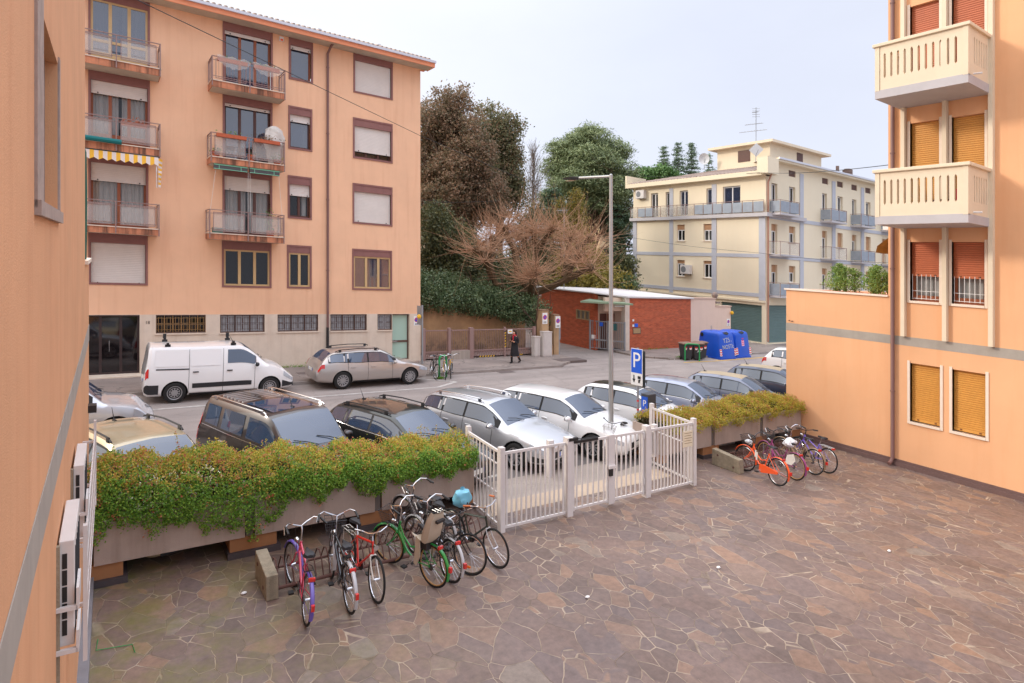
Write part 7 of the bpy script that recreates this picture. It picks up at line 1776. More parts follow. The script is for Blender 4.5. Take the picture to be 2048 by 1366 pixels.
            b_.add(vv, [(j * n + k, j * n + (k + 1) % n, (j + 1) * n + (k + 1) % n, (j + 1) * n + k) for j in range(2) for k in range(n)])
            if style == 'van':
                b_.cyl((0, sg * .062 if sg > 0 else -.068, 0), r0 * .74, .006, 20, 0, axis='y')
                for k in range(10): a = 6.283 * k / 10; b_.ball((r0 * .56 * math.cos(a), sg * .07, r0 * .56 * math.sin(a)), .028, 6, 4, 1, sz=(1, .3, 1))
            for k in range(0 if style == 'van' else spokes):
                a = 6.283 * k / spokes; ca, sa = math.cos(a), math.sin(a); w0, w1 = (.040, .030) if spokes <= 6 else (.018, .022)
                q = [(ca * .03 - sa * w0, .088, sa * .03 + ca * w0), (ca * .03 + sa * w0, .088, sa * .03 - ca * w0), (ca * r0 * .95 + sa * w1, .094, sa * r0 * .95 - ca * w1), (ca * r0 * .95 - sa * w1, .094, sa * r0 * .95 + ca * w1)]
                b_.add([(p[0], sg * p[1], p[2]) for p in q] + [(p[0], sg * (p[1] - .02), p[2]) for p in q], [(0, 1, 2, 3), (7, 6, 5, 4), (0, 4, 5, 1), (1, 5, 6, 2), (2, 6, 7, 3), (3, 7, 4, 0)])
            b_.cyl((0, sg * .07 if sg > 0 else -.095, 0), .05, .025, 12, 0, axis='y'); b_.build('rim', [rim, 'rim_dark'], wv)
    return root
PH = 19.5
make_car('parked_car', 'tan compact off roader with dark roof rails, nearest the left wall behind the hedge', 'car', 'suv', 'paint_tan', (.66, 12.95), PH, rails='trim_black', aerial=3.5, trim=True)
mp_ = make_car('parked_car', 'dark brown high roofed people carrier with silver roof rails and glass roof', 'car', 'mpv', 'paint_brown', (3.42, 13.36), PH, rails='chrome', aerial=2.0, beltchrome=True, trim=True)
c2_ = make_car('parked_car', 'black estate car with chrome window trim behind the hedge', 'car', 'estate', 'paint_black', (6.2, 13.65), PH, rails='trim_black', aerial=3.9, beltchrome=True)
c3_ = make_car('parked_car', 'silver estate car with a grey bonnet stripe and roof rails behind the gate', 'car', 'estate', 'paint_silver', (9.0, 13.97), PH, rails='chrome', trim=True, spokes=10)
make_car('parked_car', 'plain white estate car behind the locked bicycle and the street lamp', 'car', 'estate', 'paint_white', (11.40, 13.75), PH, spokes=10)
make_car('parked_car', 'white hatchback with black glass roof behind the parking sign', 'car', 'hatch', 'paint_white', (14.1, 13.6), PH, roofm='paint_rooflack')
make_car('parked_car', 'pale blue grey hatchback with chrome trim behind the right hand hedge', 'car', 'hatch', 'paint_bluegrey', (16.75, 13.8), PH, beltchrome=True)
make_car('parked_car', 'dark steel grey hatchback with a dusty roof, between the blue grey and navy ones', 'car', 'hatch', 'paint_steel', (19.55, 13.7), PH, aerial=3.4, roofm='roof_dust')
make_car('parked_car', 'navy hatchback with a dusty tan roof, rightmost of the dark cars', 'car', 'hatch', 'paint_navy', (22.9, 14.3), PH, aerial=3.3, roofm='roof_dust')
make_car('parked_car', 'white car mostly hidden behind the edge of the orange wall', 'car', 'suv', 'paint_white', (29.4, 16.4), PH)
make_car('parked_van', 'white delivery van with black roof rack feet parked along the peach block', 'van', 'van', 'paint_white', None, ang=0., center=(3.40 + .005, 23.62), group='vehicles parked along the far kerb', trim=True, aerial=2.0)
vr = [o for o in bpy.data.objects if o.name.startswith('parked_van')][0]
for s in (2.1, 4.1):
    for sg in (1, -1):
        mb = MB(LOCAL); x = 4.75 / 2 - s; mb.box(x - .08, x + .08, sg * .62 - .05, sg * .62 + .05, 1.83, 1.9); mb.box(x - .04, x + .04, sg * .62 - .03, sg * .62 + .03, 1.9, 1.95)
        if sg > 0: mb.box(x - .06, x + .04, sg * .62 - .03, sg * .62 + .03, 1.95, 2.1)
        mb.build('rack_foot', 'black_plastic', vr)
make_car('parked_car', 'silver beige estate car parked along the far kerb by the green glass door', 'car', 'estate', 'paint_beige', None, ang=0., center=(7.63 + 2.65 / 2 + .02, 23.80), group='vehicles parked along the far kerb', rails='trim_black', spokes=12)
make_car('moving_car', 'silver grey sport utility car in the road with only its bonnet in view', 'car', 'suv', 'paint_suv', None, ang=0., center=(-1.06, 19.35), group=None, trim=True)
# bonnet stripe, glass roof, roof ribs: details of single cars
def strip(car, pts, w_, nm, mat, z):
    mb = MB(LOCAL)
    for a, b in pts:
        pass
def roof_patch(car, style, x0, x1, y, zoff, nm, mat):
    S = STY[style]; mb = MB(LOCAL); n = 6; vs = []
    for k in range(n + 1):
        x = x0 + (x1 - x0) * k / n
        for yy in (-y, 0, y): vs.append((x, yy, S['roof'] + zoff - .02 * abs(yy / .5) ** 2 - .012 * ((x - (x0 + x1) / 2) / (x1 - x0) * 2) ** 2))
    mb.add(vs, [(k * 3 + j, k * 3 + j + 1, k * 3 + j + 4, k * 3 + j + 3) for k in range(n) for j in range(2)]); return mb.build(nm, mat, car, smooth='all')
roof_patch(mp_, 'mpv', -.75, .30, .52, .032, 'glass_roof', 'car_glass')
for k in range(6):
    mb = MB(LOCAL); x = -1.75 + k * .16; mb.box(x, x + .035, -.5, .5, 1.785, 1.815); mb.build('roof_rib', 'paint_silver', mp_)
# ---- bicycles -----------------------------------------------------------------------------------
def bpaint(n, c): return M(n, c, .35, coat=.6)
bpaint('b_pink', (206, 60, 92)); bpaint('b_purple', (104, 84, 176)); bpaint('b_black', (30, 30, 34)); bpaint('b_red', (222, 52, 40)); bpaint('b_white', (226, 222, 214)); bpaint('b_green', (30, 140, 62)); bpaint('b_dkgreen', (30, 48, 42))
bpaint('b_orange', (244, 92, 36)); bpaint('b_plum', (146, 62, 118)); bpaint('b_champ', (150, 124, 96)); bpaint('b_violet', (118, 92, 196)); bpaint('b_silver', (186, 186, 188)); bpaint('b_yellow', (240, 184, 40))
M('saddle_black', (40, 40, 44), .55); M('grip_brown', (196, 112, 66), .6); M('basket_wire', (58, 58, 62), .5); M('basket_pale', (176, 172, 168), .5); M('tyre_wall', (192, 150, 96), .8); M('seat_beige', (190, 176, 156), .6, var=.04, vs=6); M('seat_pad', (52, 48, 48), .8)
M('bag_white', (226, 228, 232), .35); M('bag_blue', (120, 190, 214), .35)
WR, XR, XF = .335, -.47, .61
def arc(c, r, a0, a1, n=10): return [(c[0] + r * math.cos(R(a0 + (a1 - a0) * k / n)), 0., c[1] + r * math.sin(R(a0 + (a1 - a0) * k / n))) for k in range(n + 1)]
def make_bike(label, front, rear, col, lean=0., frame='lady', fender=None, rack=True, basket=None, steer=0., grips='black_plastic', saddle='saddle_black', bars='city', tail=True, fork=None, light=True, guard=None, group='bicycles in the racks', wall=None, wr=WR, extra=None, name='bicycle', hrise=0., kick=True):
    f = Vector(front); r = Vector(rear); ang = math.atan2(f.y - r.y, f.x - r.x); c = r + (f - r) * (-XR / (XF - XR))
    h = Vector((math.cos(ang), math.sin(ang))); c = r - h * XR
    root = thing(name, label, 'bicycle', mat=pose(c.x, c.y, ang, .006, lean), group=group)
    fork = fork or col
    BBx, BBz = -.03, .28; st = (-.17, .70); hd0, hd1 = (.40, .60), (.345, .80)
    mb = MB(LOCAL); T = lambda pts, rr=.016, n=6: mb.tube([(p[0], p[1] if len(p) > 2 else 0, p[-1]) for p in pts], rr, n)
    T([(BBx, BBz), st], .016); T([hd0, hd1], .02)
    if frame == 'lady':
        T([(.395, .63), (.30, .50), (.15, .355), (BBx, BBz)], .019); T([(.365, .74), (.26, .58), (.08, .46), (-.10, .51)], .014)
    elif frame == 'mixte': T([(.39, .64), (BBx, BBz)], .019); T([(.36, .76), (-.12, .55)], .014)
    else: T([(.39, .64), (BBx, BBz)], .019); T([(.352, .775), (st[0] + .01, .685)], .017)
    for s in (-1, 1):
        T([(BBx, s * .03, BBz), (XR + .06, s * .062, wr + .005), (XR, s * .065, wr)], .010, 5); T([(st[0] + .012, s * .02, .665), (XR, s * .065, wr)], .008, 5)
    mb.cyl((BBx, -.035, BBz), .024, .07, 10, axis='y')
    mb.build('frame', col, root, smooth=True)
    # front assembly turns with the bars
    fr_ = bpy.data.objects.new('fork', None)
    piv = Vector((hd0[0], 0, hd0[1])); ax = (Vector((hd1[0], 0, hd1[1])) - piv).normalized()
    RM = Matrix.Translation(piv) @ Matrix.Rotation(steer, 4, ax) @ Matrix.Translation(-piv)
    def front_part(o): o.matrix_local = RM; return o
    mb = MB(LOCAL)
    for s in (-1, 1): mb.tube([(hd0[0] + .005, s * .045, .61), (.47, s * .05, .48), (XF, s * .05, wr)], .011, 6)
    mb.tube([(hd0[0] + .005, -.045, .61), (hd0[0] + .005, .045, .61)], .014, 6); fk = front_part(mb.build('fork', fork, root, smooth=True))
    def wheel(x, par, M_=None):
        w_ = bpy.data.objects.new('wheel', None); COL.objects.link(w_); w_.parent = root
        w_.matrix_local = (M_ or Matrix()) @ Matrix.Translation((x, 0, wr))
        b_ = MB(LOCAL); b_.tube([((wr - .017) * math.cos(6.283 * k / 30), 0, (wr - .017) * math.sin(6.283 * k / 30)) for k in range(30)], .018, 7, closed=True)
        b_.build('tyre', 'rubber', w_, smooth=True)
        b_ = MB(LOCAL); b_.tube([((wr - .043) * math.cos(6.283 * k / 30), 0, (wr - .043) * math.sin(6.283 * k / 30)) for k in range(30)], .0095, 6, closed=True, mi=0); b_.build('rim', wall or 'chrome', w_, smooth=True)
        b_ = MB(LOCAL); n = 20
        for k in range(n):
            a = 6.283 * k / n; a2 = a + (.5 if k % 2 else -.5); s = .028 if k % 4 < 2 else -.028
            b_.tube([(.02 * math.cos(a2), s, .02 * math.sin(a2)), ((wr - .045) * math.cos(a), 0, (wr - .045) * math.sin(a))], .0016, 3, cap=False)
        b_.cyl((0, -.04, 0), .02, .08, 10, axis='y'); b_.build('spokes', 'chrome', w_)
        if extra and 'reflector' in extra and x > 0:
            b_ = MB(LOCAL); b_.box(-.03, .03, -.012, .012, -.22, -.19); b_.build('wheel_reflector', 'lamp_orange' if 'lamp_orange' in MATS else M('lamp_orange', (240, 120, 30), .3), w_)
        return w_
    wheel(XR, root); wheel(XF, root, RM)
    if fender:
        def fen(cx_, a0, a1):
            q = []; b_ = MB(LOCAL); n = 16
            for k in range(n + 1):
                a = R(a0 + (a1 - a0) * k / n)
                for y, rr in ((-.03, wr + .012), (-.018, wr + .026), (.018, wr + .026), (.03, wr + .012)): q.append((cx_ + rr * math.cos(a), y, wr + rr * math.sin(a)))
            b_.add(q, [(k * 4 + j, k * 4 + j + 1, k * 4 + j + 5, k * 4 + j + 4) for k in range(n) for j in range(3)])
            for s in (-1, 1): a = R(a1 * .9 + a0 * .1); b_.tube([(cx_, s * .055, wr), (cx_ + (wr + .02) * math.cos(a), s * .028, wr + (wr + .02) * math.sin(a))], .003, 4)
            return b_.build('fender', fender, root, smooth=True)
        fen(XR, 60, 200); front_part(fen(XF, 130, -5) if False else fen(XF, 20, 190))
    # bars
    hz = 1.0 + hrise
    mb = MB(LOCAL); mb.tube([(hd1[0], 0, hd1[1]), (.325, 0, hz - .07), (.35, 0, hz - .02)], .012, 6)
    if bars == 'city': Hh = [(.20, .0), (.27, .03), (.24, .07), (.10, .10)]; side_ = [(.35, 0, hz - .02), (.39, .10, hz + .01), (.37, .20, hz + .06), (.28, .27, hz + .06), (.16, .29, hz + .03)]
    else: side_ = [(.35, 0, hz - .06), (.37, .08, hz - .05), (.34, .2, hz - .02), (.31, .29, hz - .02)]
    for s in (-1, 1): mb.tube([(p[0], s * p[1], p[2]) for p in side_], .011, 6)
    hb_ = front_part(mb.build('handlebar', 'chrome' if bars == 'city' and grips != 'dark' else 'b_black', root, smooth=True))
    for s in (-1, 1):
        p, q = side_[-1], side_[-2]; d = (Vector(p) - Vector(q)) * .95; b_ = MB(LOCAL); b_.tube([(p[0] - d.x, s * (p[1] - d.y), p[2] - d.z), (p[0] + .05 * (d.x / d.length), s * (p[1] + .05 * d.y / d.length), p[2] + .05 * d.z / d.length)], .018, 7)
        g = b_.build('grip', 'black_plastic' if grips == 'dark' else grips, hb_)
        b_ = MB(LOCAL); b_.tube([(side_[-2][0] + .05, s * (side_[-2][1] + .01), side_[-2][2] - .01), (p[0] + .04, s * (p[1] + .03), p[2] - .05)], .006, 4); b_.build('brake_lever', 'chrome', hb_)
    b_ = MB(LOCAL); b_.tube([(.36, .08, hz), (.46, .05, hz - .12), (.43, .03, .66)], .004, 4); b_.tube([(.36, -.08, hz), (.45, -.06, hz - .1), (.38, -.02, .7)], .004, 4); b_.build('brake_cable', 'black_plastic', hb_)
    # saddle
    mb = MB(LOCAL); q = []; prof = [(-.14, .055, .0), (-.12, .082, .012), (-.06, .088, .014), (.0, .06, .008), (.07, .026, .006), (.13, .018, .0)]
    sz = .90
    for x, w_, z in prof:
        for y, zz in ((-w_, -.035), (-w_ * .75, .0), (0, .008), (w_ * .75, .0), (w_, -.035)): q.append((st[0] - .06 + x, y, sz + z + zz))
    mb.add(q, [(k * 5 + j, k * 5 + j + 1, k * 5 + j + 6, k * 5 + j + 5) for k in range(5) for j in range(4)] + [(0, 5, 5 + 4, 4)]); mb.add(q, [(k * 5, k * 5 + 4, k * 5 + 9, k * 5 + 5) for k in range(5)] + [(0, 1, 2, 3, 4), (29, 28, 27, 26, 25)])
    sd = mb.build('saddle', saddle, root, smooth=True)
    mb = MB(LOCAL); mb.tube([st, (st[0] - .05, .88)][0:0] or [(st[0], 0, st[1]), (st[0] - .05, 0, .885)], .0125, 6); mb.build('seat_post', 'chrome', root)
    # drive
    mb = MB(LOCAL); mb.cyl((BBx, .04, BBz), .085, .006, 16, axis='y'); ck = mb.build('crank', 'b_black' if frame == 'gents' else 'chrome', root)
    for s, dx, dz in ((1, .12, -.11), (-1, -.12, .11)):
        b_ = MB(LOCAL); b_.tube([(BBx, s * .05, BBz), (BBx + dx, s * .075, BBz + dz)], .010, 5); b_.build('crank_arm', 'chrome', ck)
        b_ = MB(LOCAL); b_.box(BBx + dx - .045, BBx + dx + .045, min(s * .085, s * .16), max(s * .085, s * .16), BBz + dz - .012, BBz + dz + .012); b_.build('pedal', 'black_plastic', ck)
    if guard:
        mb = MB(LOCAL); q = [(.08, BBz + .09), (.08, BBz - .09), (-.02, BBz - .11), (XR - .04, wr - .05), (XR - .06, wr + .02), (-.05, BBz + .11)]
        mb.prism([(x, .045, z) for x, z in q], (0, .022, 0)); mb.build('chain_guard', guard, root, bevel=.006)
    else:
        mb = MB(LOCAL); mb.tube([(BBx, .045, BBz + .085), (XR, .045, wr + .035)], .005, 4); mb.tube([(BBx, .045, BBz - .085), (XR, .045, wr - .035)], .005, 4); mb.cyl((XR, .04, wr), .05, .02, 12, axis='y'); mb.build('chain', 'flash_dark', root)
    if rack:
        mb = MB(LOCAL); z = .70
        for y in (-.065, 0, .065): mb.tube([(-.20, y * .6, z - .01), (-.26, y, z), (-.60, y, z)], .006, 5)
        mb.tube([(-.60, -.065, z), (-.60, .065, z)], .006, 5); mb.tube([(-.4, -.065, z), (-.4, .065, z)], .006, 5)
        for s in (-1, 1): mb.tube([(-.52, s * .065, z), (XR, s * .07, wr)], .005, 4)
        mb.build('rear_rack', rack if isinstance(rack, str) else 'b_silver', root)
    if tail:
        mb = MB(LOCAL); mb.box(-.64, -.605, -.045, .045, .66, .705); mb.build('tail_reflector', 'lamp_red', root)
        if fender: mb = MB(LOCAL); a = R(170); mb.box(XR - wr - .075, XR - wr - .03, -.022, .022, wr + .04, wr + .12); mb.build('tail_light', 'lamp_red', root)
    if light: mb = MB(LOCAL); mb.cyl((.44, 0, .76), .03, .07, 10, axis='x', r2=.042); front_part(mb.build('head_lamp', 'chrome', root, smooth=True))
    if basket:
        mb = MB(LOCAL); x0, x1, z0, z1 = .44, .70, .74, .96; n = 9
        top = [(x0, -.17, z1), (x1, -.15, z1), (x1, .15, z1), (x0, .17, z1)]; bot = [(x0 + .02, -.12, z0), (x1 - .06, -.11, z0), (x1 - .06, .11, z0), (x0 + .02, .12, z0)]
        def lp(P, f): i = int(f * 4) % 4; g = f * 4 - int(f * 4); a, b = Vector(P[i]), Vector(P[(i + 1) % 4]); return a.lerp(b, g)
        for k in range(36): mb.tube([lp(top, k / 36), lp(bot, k / 36)], .0022, 3, cap=False)
        for j in range(6): f = j / 5; mb.tube([Vector(a).lerp(Vector(b), f) for a, b in zip(top, bot)], .007 if j == 0 else .0022, 4, closed=True)
        for k in range(7): mb.tube([Vector(bot[0]).lerp(Vector(bot[1]), k / 6), Vector(bot[3]).lerp(Vector(bot[2]), k / 6)], .0022, 3, cap=False)
        front_part(mb.build('basket', basket, root))
    if kick: mb = MB(LOCAL); mb.tube([(-.10, -.03, .27), (-.22, -.16, .03)], .008, 5); mb.build('kickstand', 'chrome', root)
    return root
def lift(b, p): return b.matrix_world @ Vector(p)
make_bike('pink bicycle with purple mudguards at the left end of the left hand rack', (2.44, 9.68), (2.33, 8.62), 'b_pink', lean=.05, frame='gents', fender='b_purple', rack='b_black', steer=.25, hrise=.05, light=True, fork='b_pink')
make_bike('black roadster bicycle with wire basket, second from the left in the left hand rack', (3.02, 9.66), (2.95, 8.60), 'b_black', lean=-.03, frame='gents', fender='b_silver', rack='b_black', basket='basket_wire', steer=-.15, hrise=.1, wr=.345)
make_bike('red and white bicycle with its front wheel towards us and a bare metal rear rack', (3.38, 8.66), (3.27, 9.74), 'b_red', lean=-.06, frame='gents', fork='b_white', rack='b_white', steer=-.12, bars='city', tail=False, hrise=-.06)
gb = make_bike('green bicycle with a beige child seat on its back and a black front basket', (4.02, 9.68), (4.32, 8.63), 'b_green', lean=-.04, frame='lady', fender='b_green', rack='b_black', basket='basket_wire', steer=.2, wall='tyre_wall', hrise=.08)
# child seat on the rear rack
mb = MB(LOCAL); q = []
prof = [(-.20, .78, .14, .10), (-.26, .74, .16, .05), (-.40, .73, .165, .04), (-.46, .80, .17, .10), (-.50, .95, .17, .09), (-.535, 1.10, .16, .07), (-.56, 1.22, .12, .04)]
for x, z, w_, d in prof:
    for y, dx, dz in ((-w_, d, .03), (-w_ * .8, .01, 0), (0, -.01, -.01), (w_ * .8, .01, 0), (w_, d, .03)): q.append((x + dx, y, z + dz))
n = len(prof); mb.add(q, [(k * 5 + j, k * 5 + j + 1, k * 5 + j + 6, k * 5 + j + 5) for k in range(n - 1) for j in range(4)])
mb.add([(p[0] - .02, p[1] * 1.04, p[2] - .012) for p in q], [(k * 5 + j, k * 5 + j + 5, k * 5 + j + 6, k * 5 + j + 1) for k in range(n - 1) for j in range(4)])
cs = mb.build('child_seat', 'seat_beige', gb, smooth=True)
for s in (-1, 1):
    mb = MB(LOCAL); mb.prism([(-.22, s * .15, .80), (-.32, s * .15, .76), (-.34, s * .16, .50), (-.26, s * .165, .34), (-.20, s * .165, .36), (-.22, s * .16, .55)], (0, s * .012, 0)); mb.build('leg_guard', 'seat_beige', cs)
mb = MB(LOCAL); mb.box(-.63, -.58, -.08, .08, 1.08, 1.12); mb.build('grab_slot', 'seat_pad', cs)
mb = MB(LOCAL); mb.box(-.42, -.26, -.11, .11, .60, .72); mb.build('seat_mount', 'seat_pad', cs)
make_bike('black ladies bicycle with silver mudguards and a basket, right of the green one', (4.52, 9.70), (4.62, 8.64), 'b_black', lean=.03, frame='lady', fender='b_silver', rack='b_black', basket='basket_wire', steer=.12, hrise=.03)
make_bike('dark bicycle with an orange wheel reflector, its bare front wheel towards us', (4.98, 8.66), (4.86, 9.75), 'b_black', lean=.03, frame='mixte', steer=.35, bars='flat', rack='b_black', tail=False, light=False, extra='reflector', fork='b_black')
b7 = make_bike('dark green bicycle with brown grips at the gate end of the left hand rack', (5.52, 8.74), (5.26, 9.72), 'b_dkgreen', lean=.05, frame='gents', rack=False, steer=-.1, grips='grip_brown', tail=False, light=False, hrise=-.02, fork='b_silver')
t = thing('plastic_bag', 'pale blue plastic bag tied over the saddle of the dark green bicycle', 'plastic bag', 5.3, 9.55, .9); bp_ = lift(b7, (-.23, 0, .90)); t.location = bp_
mb = MB(LOCAL); vs = []; n, m = 12, 9
for i in range(m + 1):
    f = i / m; r = .15 * math.sin(math.pi * min(1, .15 + f * .75)) * (1 + .1 * math.sin(f * 9)) if f < .82 else .035 - .02 * (f - .82)
    for k in range(n): a = 6.283 * k / n; rr = r * (1 + .16 * math.sin(4 * a + 8 * f)); vs.append((rr * 1.2 * math.cos(a), rr * .85 * math.sin(a), -.10 + .34 * f))
mb.add(vs, [(i * n + k, i * n + (k + 1) % n, (i + 1) * n + (k + 1) % n, (i + 1) * n + k) for i in range(m) for k in range(n)] + [tuple(range(n))]); mb.build('film', 'bag_blue', t, smooth=True)
make_bike('black bicycle standing deepest in the left hand rack by the planter, mostly hidden', (4.72, 10.62), (5.0, 9.62), 'b_black', lean=-.04, frame='gents', rack='b_black', fender='b_silver', tail=False, hrise=-.04)
# right hand rack
ob = make_bike('bright orange bicycle with wire basket beside the concrete block of the right hand rack', (14.12, 9.84), (13.91, 8.78), 'b_orange', lean=.03, frame='lady', fender='b_orange', rack=False, basket='basket_wire', steer=.1, guard='b_orange', bars='city', grips='dark', hrise=.02)
t = thing('plastic_bag', 'white bag lying in the basket of the orange bicycle', 'plastic bag', 14.2, 9.9, .8); t.location = lift(ob, (.55, .0, .80)); mb = MB(LOCAL); mb.ball((0, 0, 0), .10, 10, 7, sz=(.9, 1.1, .55)); mb.build('bag', 'bag_white', t, smooth=True)
mb = MB(LOCAL); mb.box(.19, .24, .022, .026, .42, .62); mb.box(.24, .29, .022, .026, .48, .66); mb.build('frame_sticker', 'b_white', ob)
pb = make_bike('plum purple bicycle with a white skirt guard behind the orange one', (14.96, 9.86), (14.72, 8.81), 'b_plum', lean=.04, frame='lady', fender='b_plum', rack=False, basket='basket_wire', steer=-.15, grips='dark', wall='tyre_wall', hrise=.05)
mb = MB(LOCAL)
for s in (-1, 1): mb.prism([(XR + .30, s * .062, .34), (XR + .22, s * .062, .58), (XR + .02, s * .062, .66), (XR - .05, s * .062, .50), (XR + .06, s * .062, .36)], (0, s * .006, 0))
mb.build('skirt_guard', 'b_white', pb)
t = thing('plastic_bag', 'crumpled clear plastic bag over the saddle of the plum bicycle', 'plastic bag', 14.8, 9.1, .9); t.location = lift(pb, (-.23, 0, .92))
mb = MB(LOCAL); vs = []; n, m = 12, 7
for i in range(m + 1):
    f = i / m; r = .16 * math.sin(math.pi * (.12 + f * .8))
    for k in range(n): a = 6.283 * k / n; rr = r * (1 + .22 * math.sin(3 * a + 7 * f) + .1 * math.sin(7 * a)); vs.append((rr * 1.2 * math.cos(a), rr * .9 * math.sin(a), -.14 + .24 * f))
mb.add(vs, [(i * n + k, i * n + (k + 1) % n, (i + 1) * n + (k + 1) % n, (i + 1) * n + k) for i in range(m) for k in range(n)] + [tuple(range(n)), tuple(m * n + k for k in range(n))]); mb.build('film', 'bag_white', t)
make_bike('worn champagne coloured bicycle with basket, third from the concrete block', (15.84, 9.86), (15.62, 8.82), 'b_champ', lean=.04, frame='lady', fender='b_champ', rack=False, basket='basket_wire', steer=.1, hrise=.03)
make_bike('violet mountain bicycle with silver rack, nearest the orange block', (16.36, 9.72), (16.10, 8.72), 'b_violet', lean=.05, frame='mixte', rack='b_silver', bars='flat', steer=-.2, grips='dark', hrise=-.02, wr=.33)
# by the gate and across the street
make_bike('silver bicycle with a pale basket locked to the street lamp behind the gate', (11.10, 12.02), (12.2, 12.27), 'b_silver', lean=.03, frame='lady', fender='b_silver', rack='b_black', basket='basket_pale', steer=.3, grips='dark', group='bicycles by the street')
make_bike('yellow bicycle leaning at the green stand across the street, nearer one', (12.28, 23.35), (12.72, 24.25), 'b_yellow', lean=.08, frame='gents', fender='b_silver', rack='b_silver', steer=.1, group='bicycles by the street')
make_bike('yellow and black bicycle behind the other yellow one at the green stand', (12.62, 23.45), (13.0, 24.42), 'b_yellow', lean=-.04, frame='lady', fork='b_black', fender='b_black', rack='b_silver', steer=-.2, group='bicycles by the street')
make_bike('dark bicycle on the left side of the green stand across the street', (11.88, 23.55), (12.16, 24.5), 'b_black', lean=-.08, frame='mixte', rack=False, tail=False, steer=.2, bars='flat', group='bicycles by the street')
# ---- the woman walking on the far pavement -----------------------------------------------------
M('skin', (206, 150, 122), .6); M('coat_black', (26, 25, 30), .75, var=.2, vs=14, obj=True); M('hair_dark', (40, 26, 22), .5); M('boot_black', (18, 18, 20), .45); M('scarf_red', (190, 40, 58), .85); M('tights', (92, 66, 62), .8)
pr = thing('person', 'woman in a long black coat and boots walking with a phone along the far pavement', 'person', mat=pose(17.35, 25.42, R(196), FW, pitch=False))
def skin_obj(name, joints, edges, mat, par, root=0, sub=2):
    me = bpy.data.meshes.new(name); me.from_pydata([j[:3] for j in joints], edges, []); o = bpy.data.objects.new(name, me); COL.objects.link(o)
    sk = o.modifiers.new('skin', 'SKIN'); sk.use_smooth_shade = True; sv = me.skin_vertices[0].data
    for k, j in enumerate(joints): sv[k].radius = (j[3], j[4] if len(j) > 4 else j[3]); sv[k].use_root = (k == root)
    ss = o.modifiers.new('sub', 'SUBSURF'); ss.levels = sub; ss.render_levels = sub
    nm = bpy.data.meshes.new_from_object(o.evaluated_get(bpy.context.evaluated_depsgraph_get())); bpy.data.objects.remove(o); bpy.data.meshes.remove(me)
    nm.name = name; o = bpy.data.objects.new(name, nm); COL.objects.link(o); nm.materials.clear(); nm.materials.append(MATS[mat]); o.parent = par
    nm.polygons.foreach_set('use_smooth', [True] * len(nm.polygons))
    return o
# local x = walking direction, y = her left. Height 1.62 m; left leg trailing, right leg in front
J = [(0, 0, .86, .13, .15), (0, 0, 1.05, .105, .13), (.0, 0, 1.22, .11, .16), (.0, 0, 1.33, .085, .14), (.015, 0, 1.40, .045), (.05, 0, 1.47, .05, .055), (.055, 0, 1.55, .075, .085), (.045, 0, 1.60, .05),
     (.0, .16, 1.30, .055), (-.03, .20, 1.05, .042), (.19, .13, 1.10, .032), (.25, .09, 1.13, .026),
     (.0, -.16, 1.30, .055), (-.02, -.20, 1.06, .042), (.17, -.15, 1.14, .032), (.25, -.09, 1.18, .026),
     (.0, .08, .80, .085), (-.08, .08, .46, .058), (-.30, .08, .16, .042), (-.34, .08, .10, .034), (-.26, .08, .03, .026),
     (.0, -.08, .80, .085), (.14, -.08, .46, .058), (.13, -.08, .12, .04), (.12, -.08, .05, .036), (.24, -.08, .03, .026)]
E_ = [(0, 1), (1, 2), (2, 3), (3, 4), (4, 5), (5, 6), (6, 7), (3, 8), (8, 9), (9, 10), (10, 11), (3, 12), (12, 13), (13, 14), (14, 15), (0, 16), (16, 17), (17, 18), (18, 19), (19, 20), (0, 21), (21, 22), (22, 23), (23, 24), (24, 25)]
body = skin_obj('body', J, E_, 'skin', pr)
# fingers closing on the phone
mb = MB(LOCAL)
for s, y0 in ((1, .075), (-1, -.075)):
    for k in range(4): z = 1.115 + k * .016 + (.05 if s < 0 else 0); mb.tube([(.255, y0, z), (.285, y0 * .7, z + .004), (.292, y0 * .3, z + .006)], [.0085, .008, .006], 5)
    mb.tube([(.25, y0, 1.17 + (.05 if s < 0 else 0)), (.275, y0 * .6, 1.2 + (.04 if s < 0 else 0))], [.01, .008], 5)
hn = mb.build('fingers', 'skin', pr, smooth=True)
mb = MB(LOCAL); mb.ball((.128, 0, 1.535), .014, 8, 6, sz=(1, .8, 1.3)); fc = mb.build('nose', 'skin', pr, smooth=True)
for s in (-1, 1): mb = MB(LOCAL); mb.ball((.112, s * .03, 1.56), .009, 6, 5); mb.build('eye', 'ink_black', pr)
mb = MB(LOCAL); mb.box(.114, .122, -.02, .02, 1.495, 1.502); mb.build('mouth', 'scarf_red', pr)
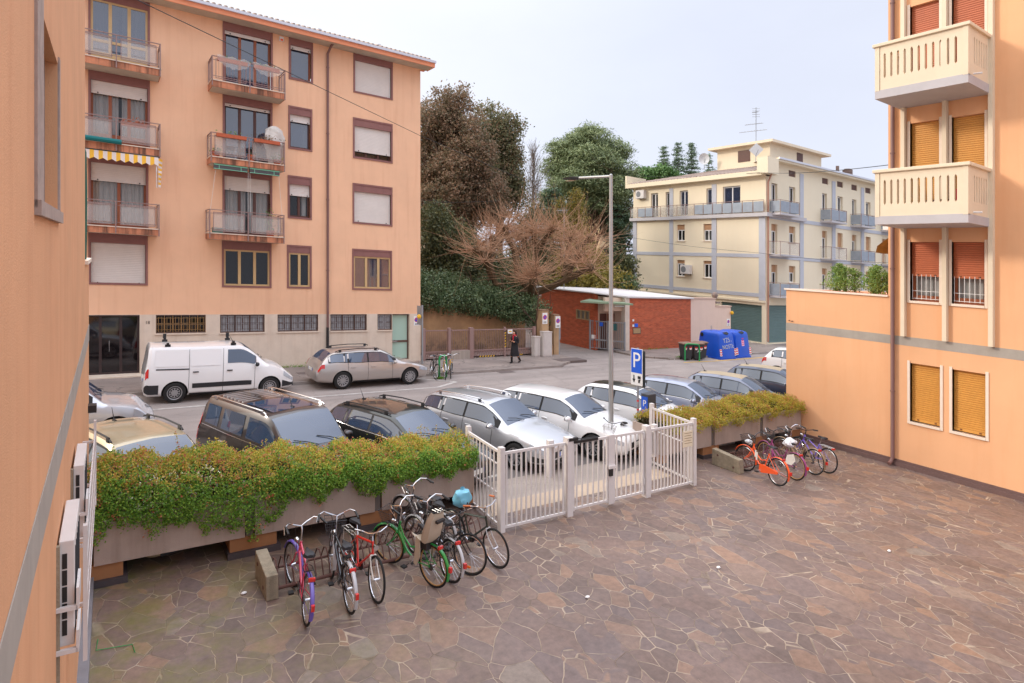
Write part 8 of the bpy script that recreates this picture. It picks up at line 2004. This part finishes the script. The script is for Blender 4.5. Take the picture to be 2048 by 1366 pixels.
# coat as a flared shell over the trunk, moving with the stride
mb = MB(LOCAL); vs = []; n = 20
prof = [(1.38, .075, .10, .0), (1.34, .105, .185, .0), (1.24, .125, .20, .0), (1.05, .12, .165, .0), (.88, .15, .185, .0), (.66, .20, .19, .0), (.48, .25, .20, -.02), (.36, .27, .20, -.04)]
for z, a, b, dx in prof:
    for k in range(n): t_ = 6.283 * k / n; w_ = 1 + .05 * math.sin(5 * t_) * (1 if z < .8 else 0); vs.append((dx + a * w_ * math.cos(t_), b * w_ * math.sin(t_), z))
mb.add(vs, [(i * n + k, i * n + (k + 1) % n, (i + 1) * n + (k + 1) % n, (i + 1) * n + k) for i in range(len(prof) - 1) for k in range(n)]); ct = mb.build('coat', 'coat_black', pr, smooth=True)
for s, el, wr_ in ((1, (-.03, .20, 1.05), (.17, .135, 1.095)), (-1, (-.02, -.20, 1.06), (.15, -.155, 1.13))):
    mb = MB(LOCAL); mb.tube([(.0, s * .13, 1.33), (.0, s * .175, 1.29), (-.02, s * .205, 1.16), el, ((el[0] + wr_[0]) / 2, (el[1] + wr_[1]) / 2, (el[2] + wr_[2]) / 2 + .0), wr_], [.06, .07, .062, .058, .05, .046], 9); mb.build('sleeve', 'coat_black', ct, smooth=True)
mb = MB(LOCAL); mb.tube([(.07, .05, 1.42), (.0, .075, 1.43), (-.06, 0, 1.44), (.0, -.075, 1.43), (.07, -.05, 1.42)], .035, 8, closed=True); mb.tube([(.09, .0, 1.41), (.12, .0, 1.30), (.125, .01, 1.18)], [.04, .035, .03], 7); mb.build('scarf', 'scarf_red', pr, smooth=True)
mb = MB(LOCAL); vs = []; n = 12
for z, a, b, dx in ((1.655, .02, .02, .03), (1.64, .075, .08, .03), (1.58, .105, .105, .01), (1.50, .10, .105, -.02), (1.40, .085, .11, -.06), (1.28, .06, .10, -.09), (1.18, .03, .07, -.10)):
    for k in range(n): t_ = R(75) + R(210) * k / (n - 1); vs.append((dx + a * math.cos(t_), b * math.sin(t_), z))
mb.add(vs, [(i * n + k, i * n + k + 1, (i + 1) * n + k + 1, (i + 1) * n + k) for i in range(6) for k in range(n - 1)]); mb.build('hair', 'hair_dark', pr, smooth=True)
for s, pts, rr in ((1, [(-.20, .08, .30), (-.31, .08, .15), (-.35, .08, .09), (-.31, .08, .05), (-.22, .08, .03)], [.06, .055, .052, .045, .032]), (-1, [(.135, -.08, .33), (.13, -.08, .14), (.12, -.08, .06), (.18, -.08, .045), (.27, -.08, .035)], [.058, .055, .055, .048, .032])):
    mb = MB(LOCAL); mb.tube(pts, rr, 9); mb.build('boot', 'boot_black', pr, smooth=True)
mb = MB(LOCAL); mb.box(.272, .282, -.036, .036, 1.13, 1.27); o = mb.build('phone', 'ink_black'); o.matrix_world = pr.matrix_world; tag(o, 'dark mobile phone held up in both hands by the walking woman', 'phone')
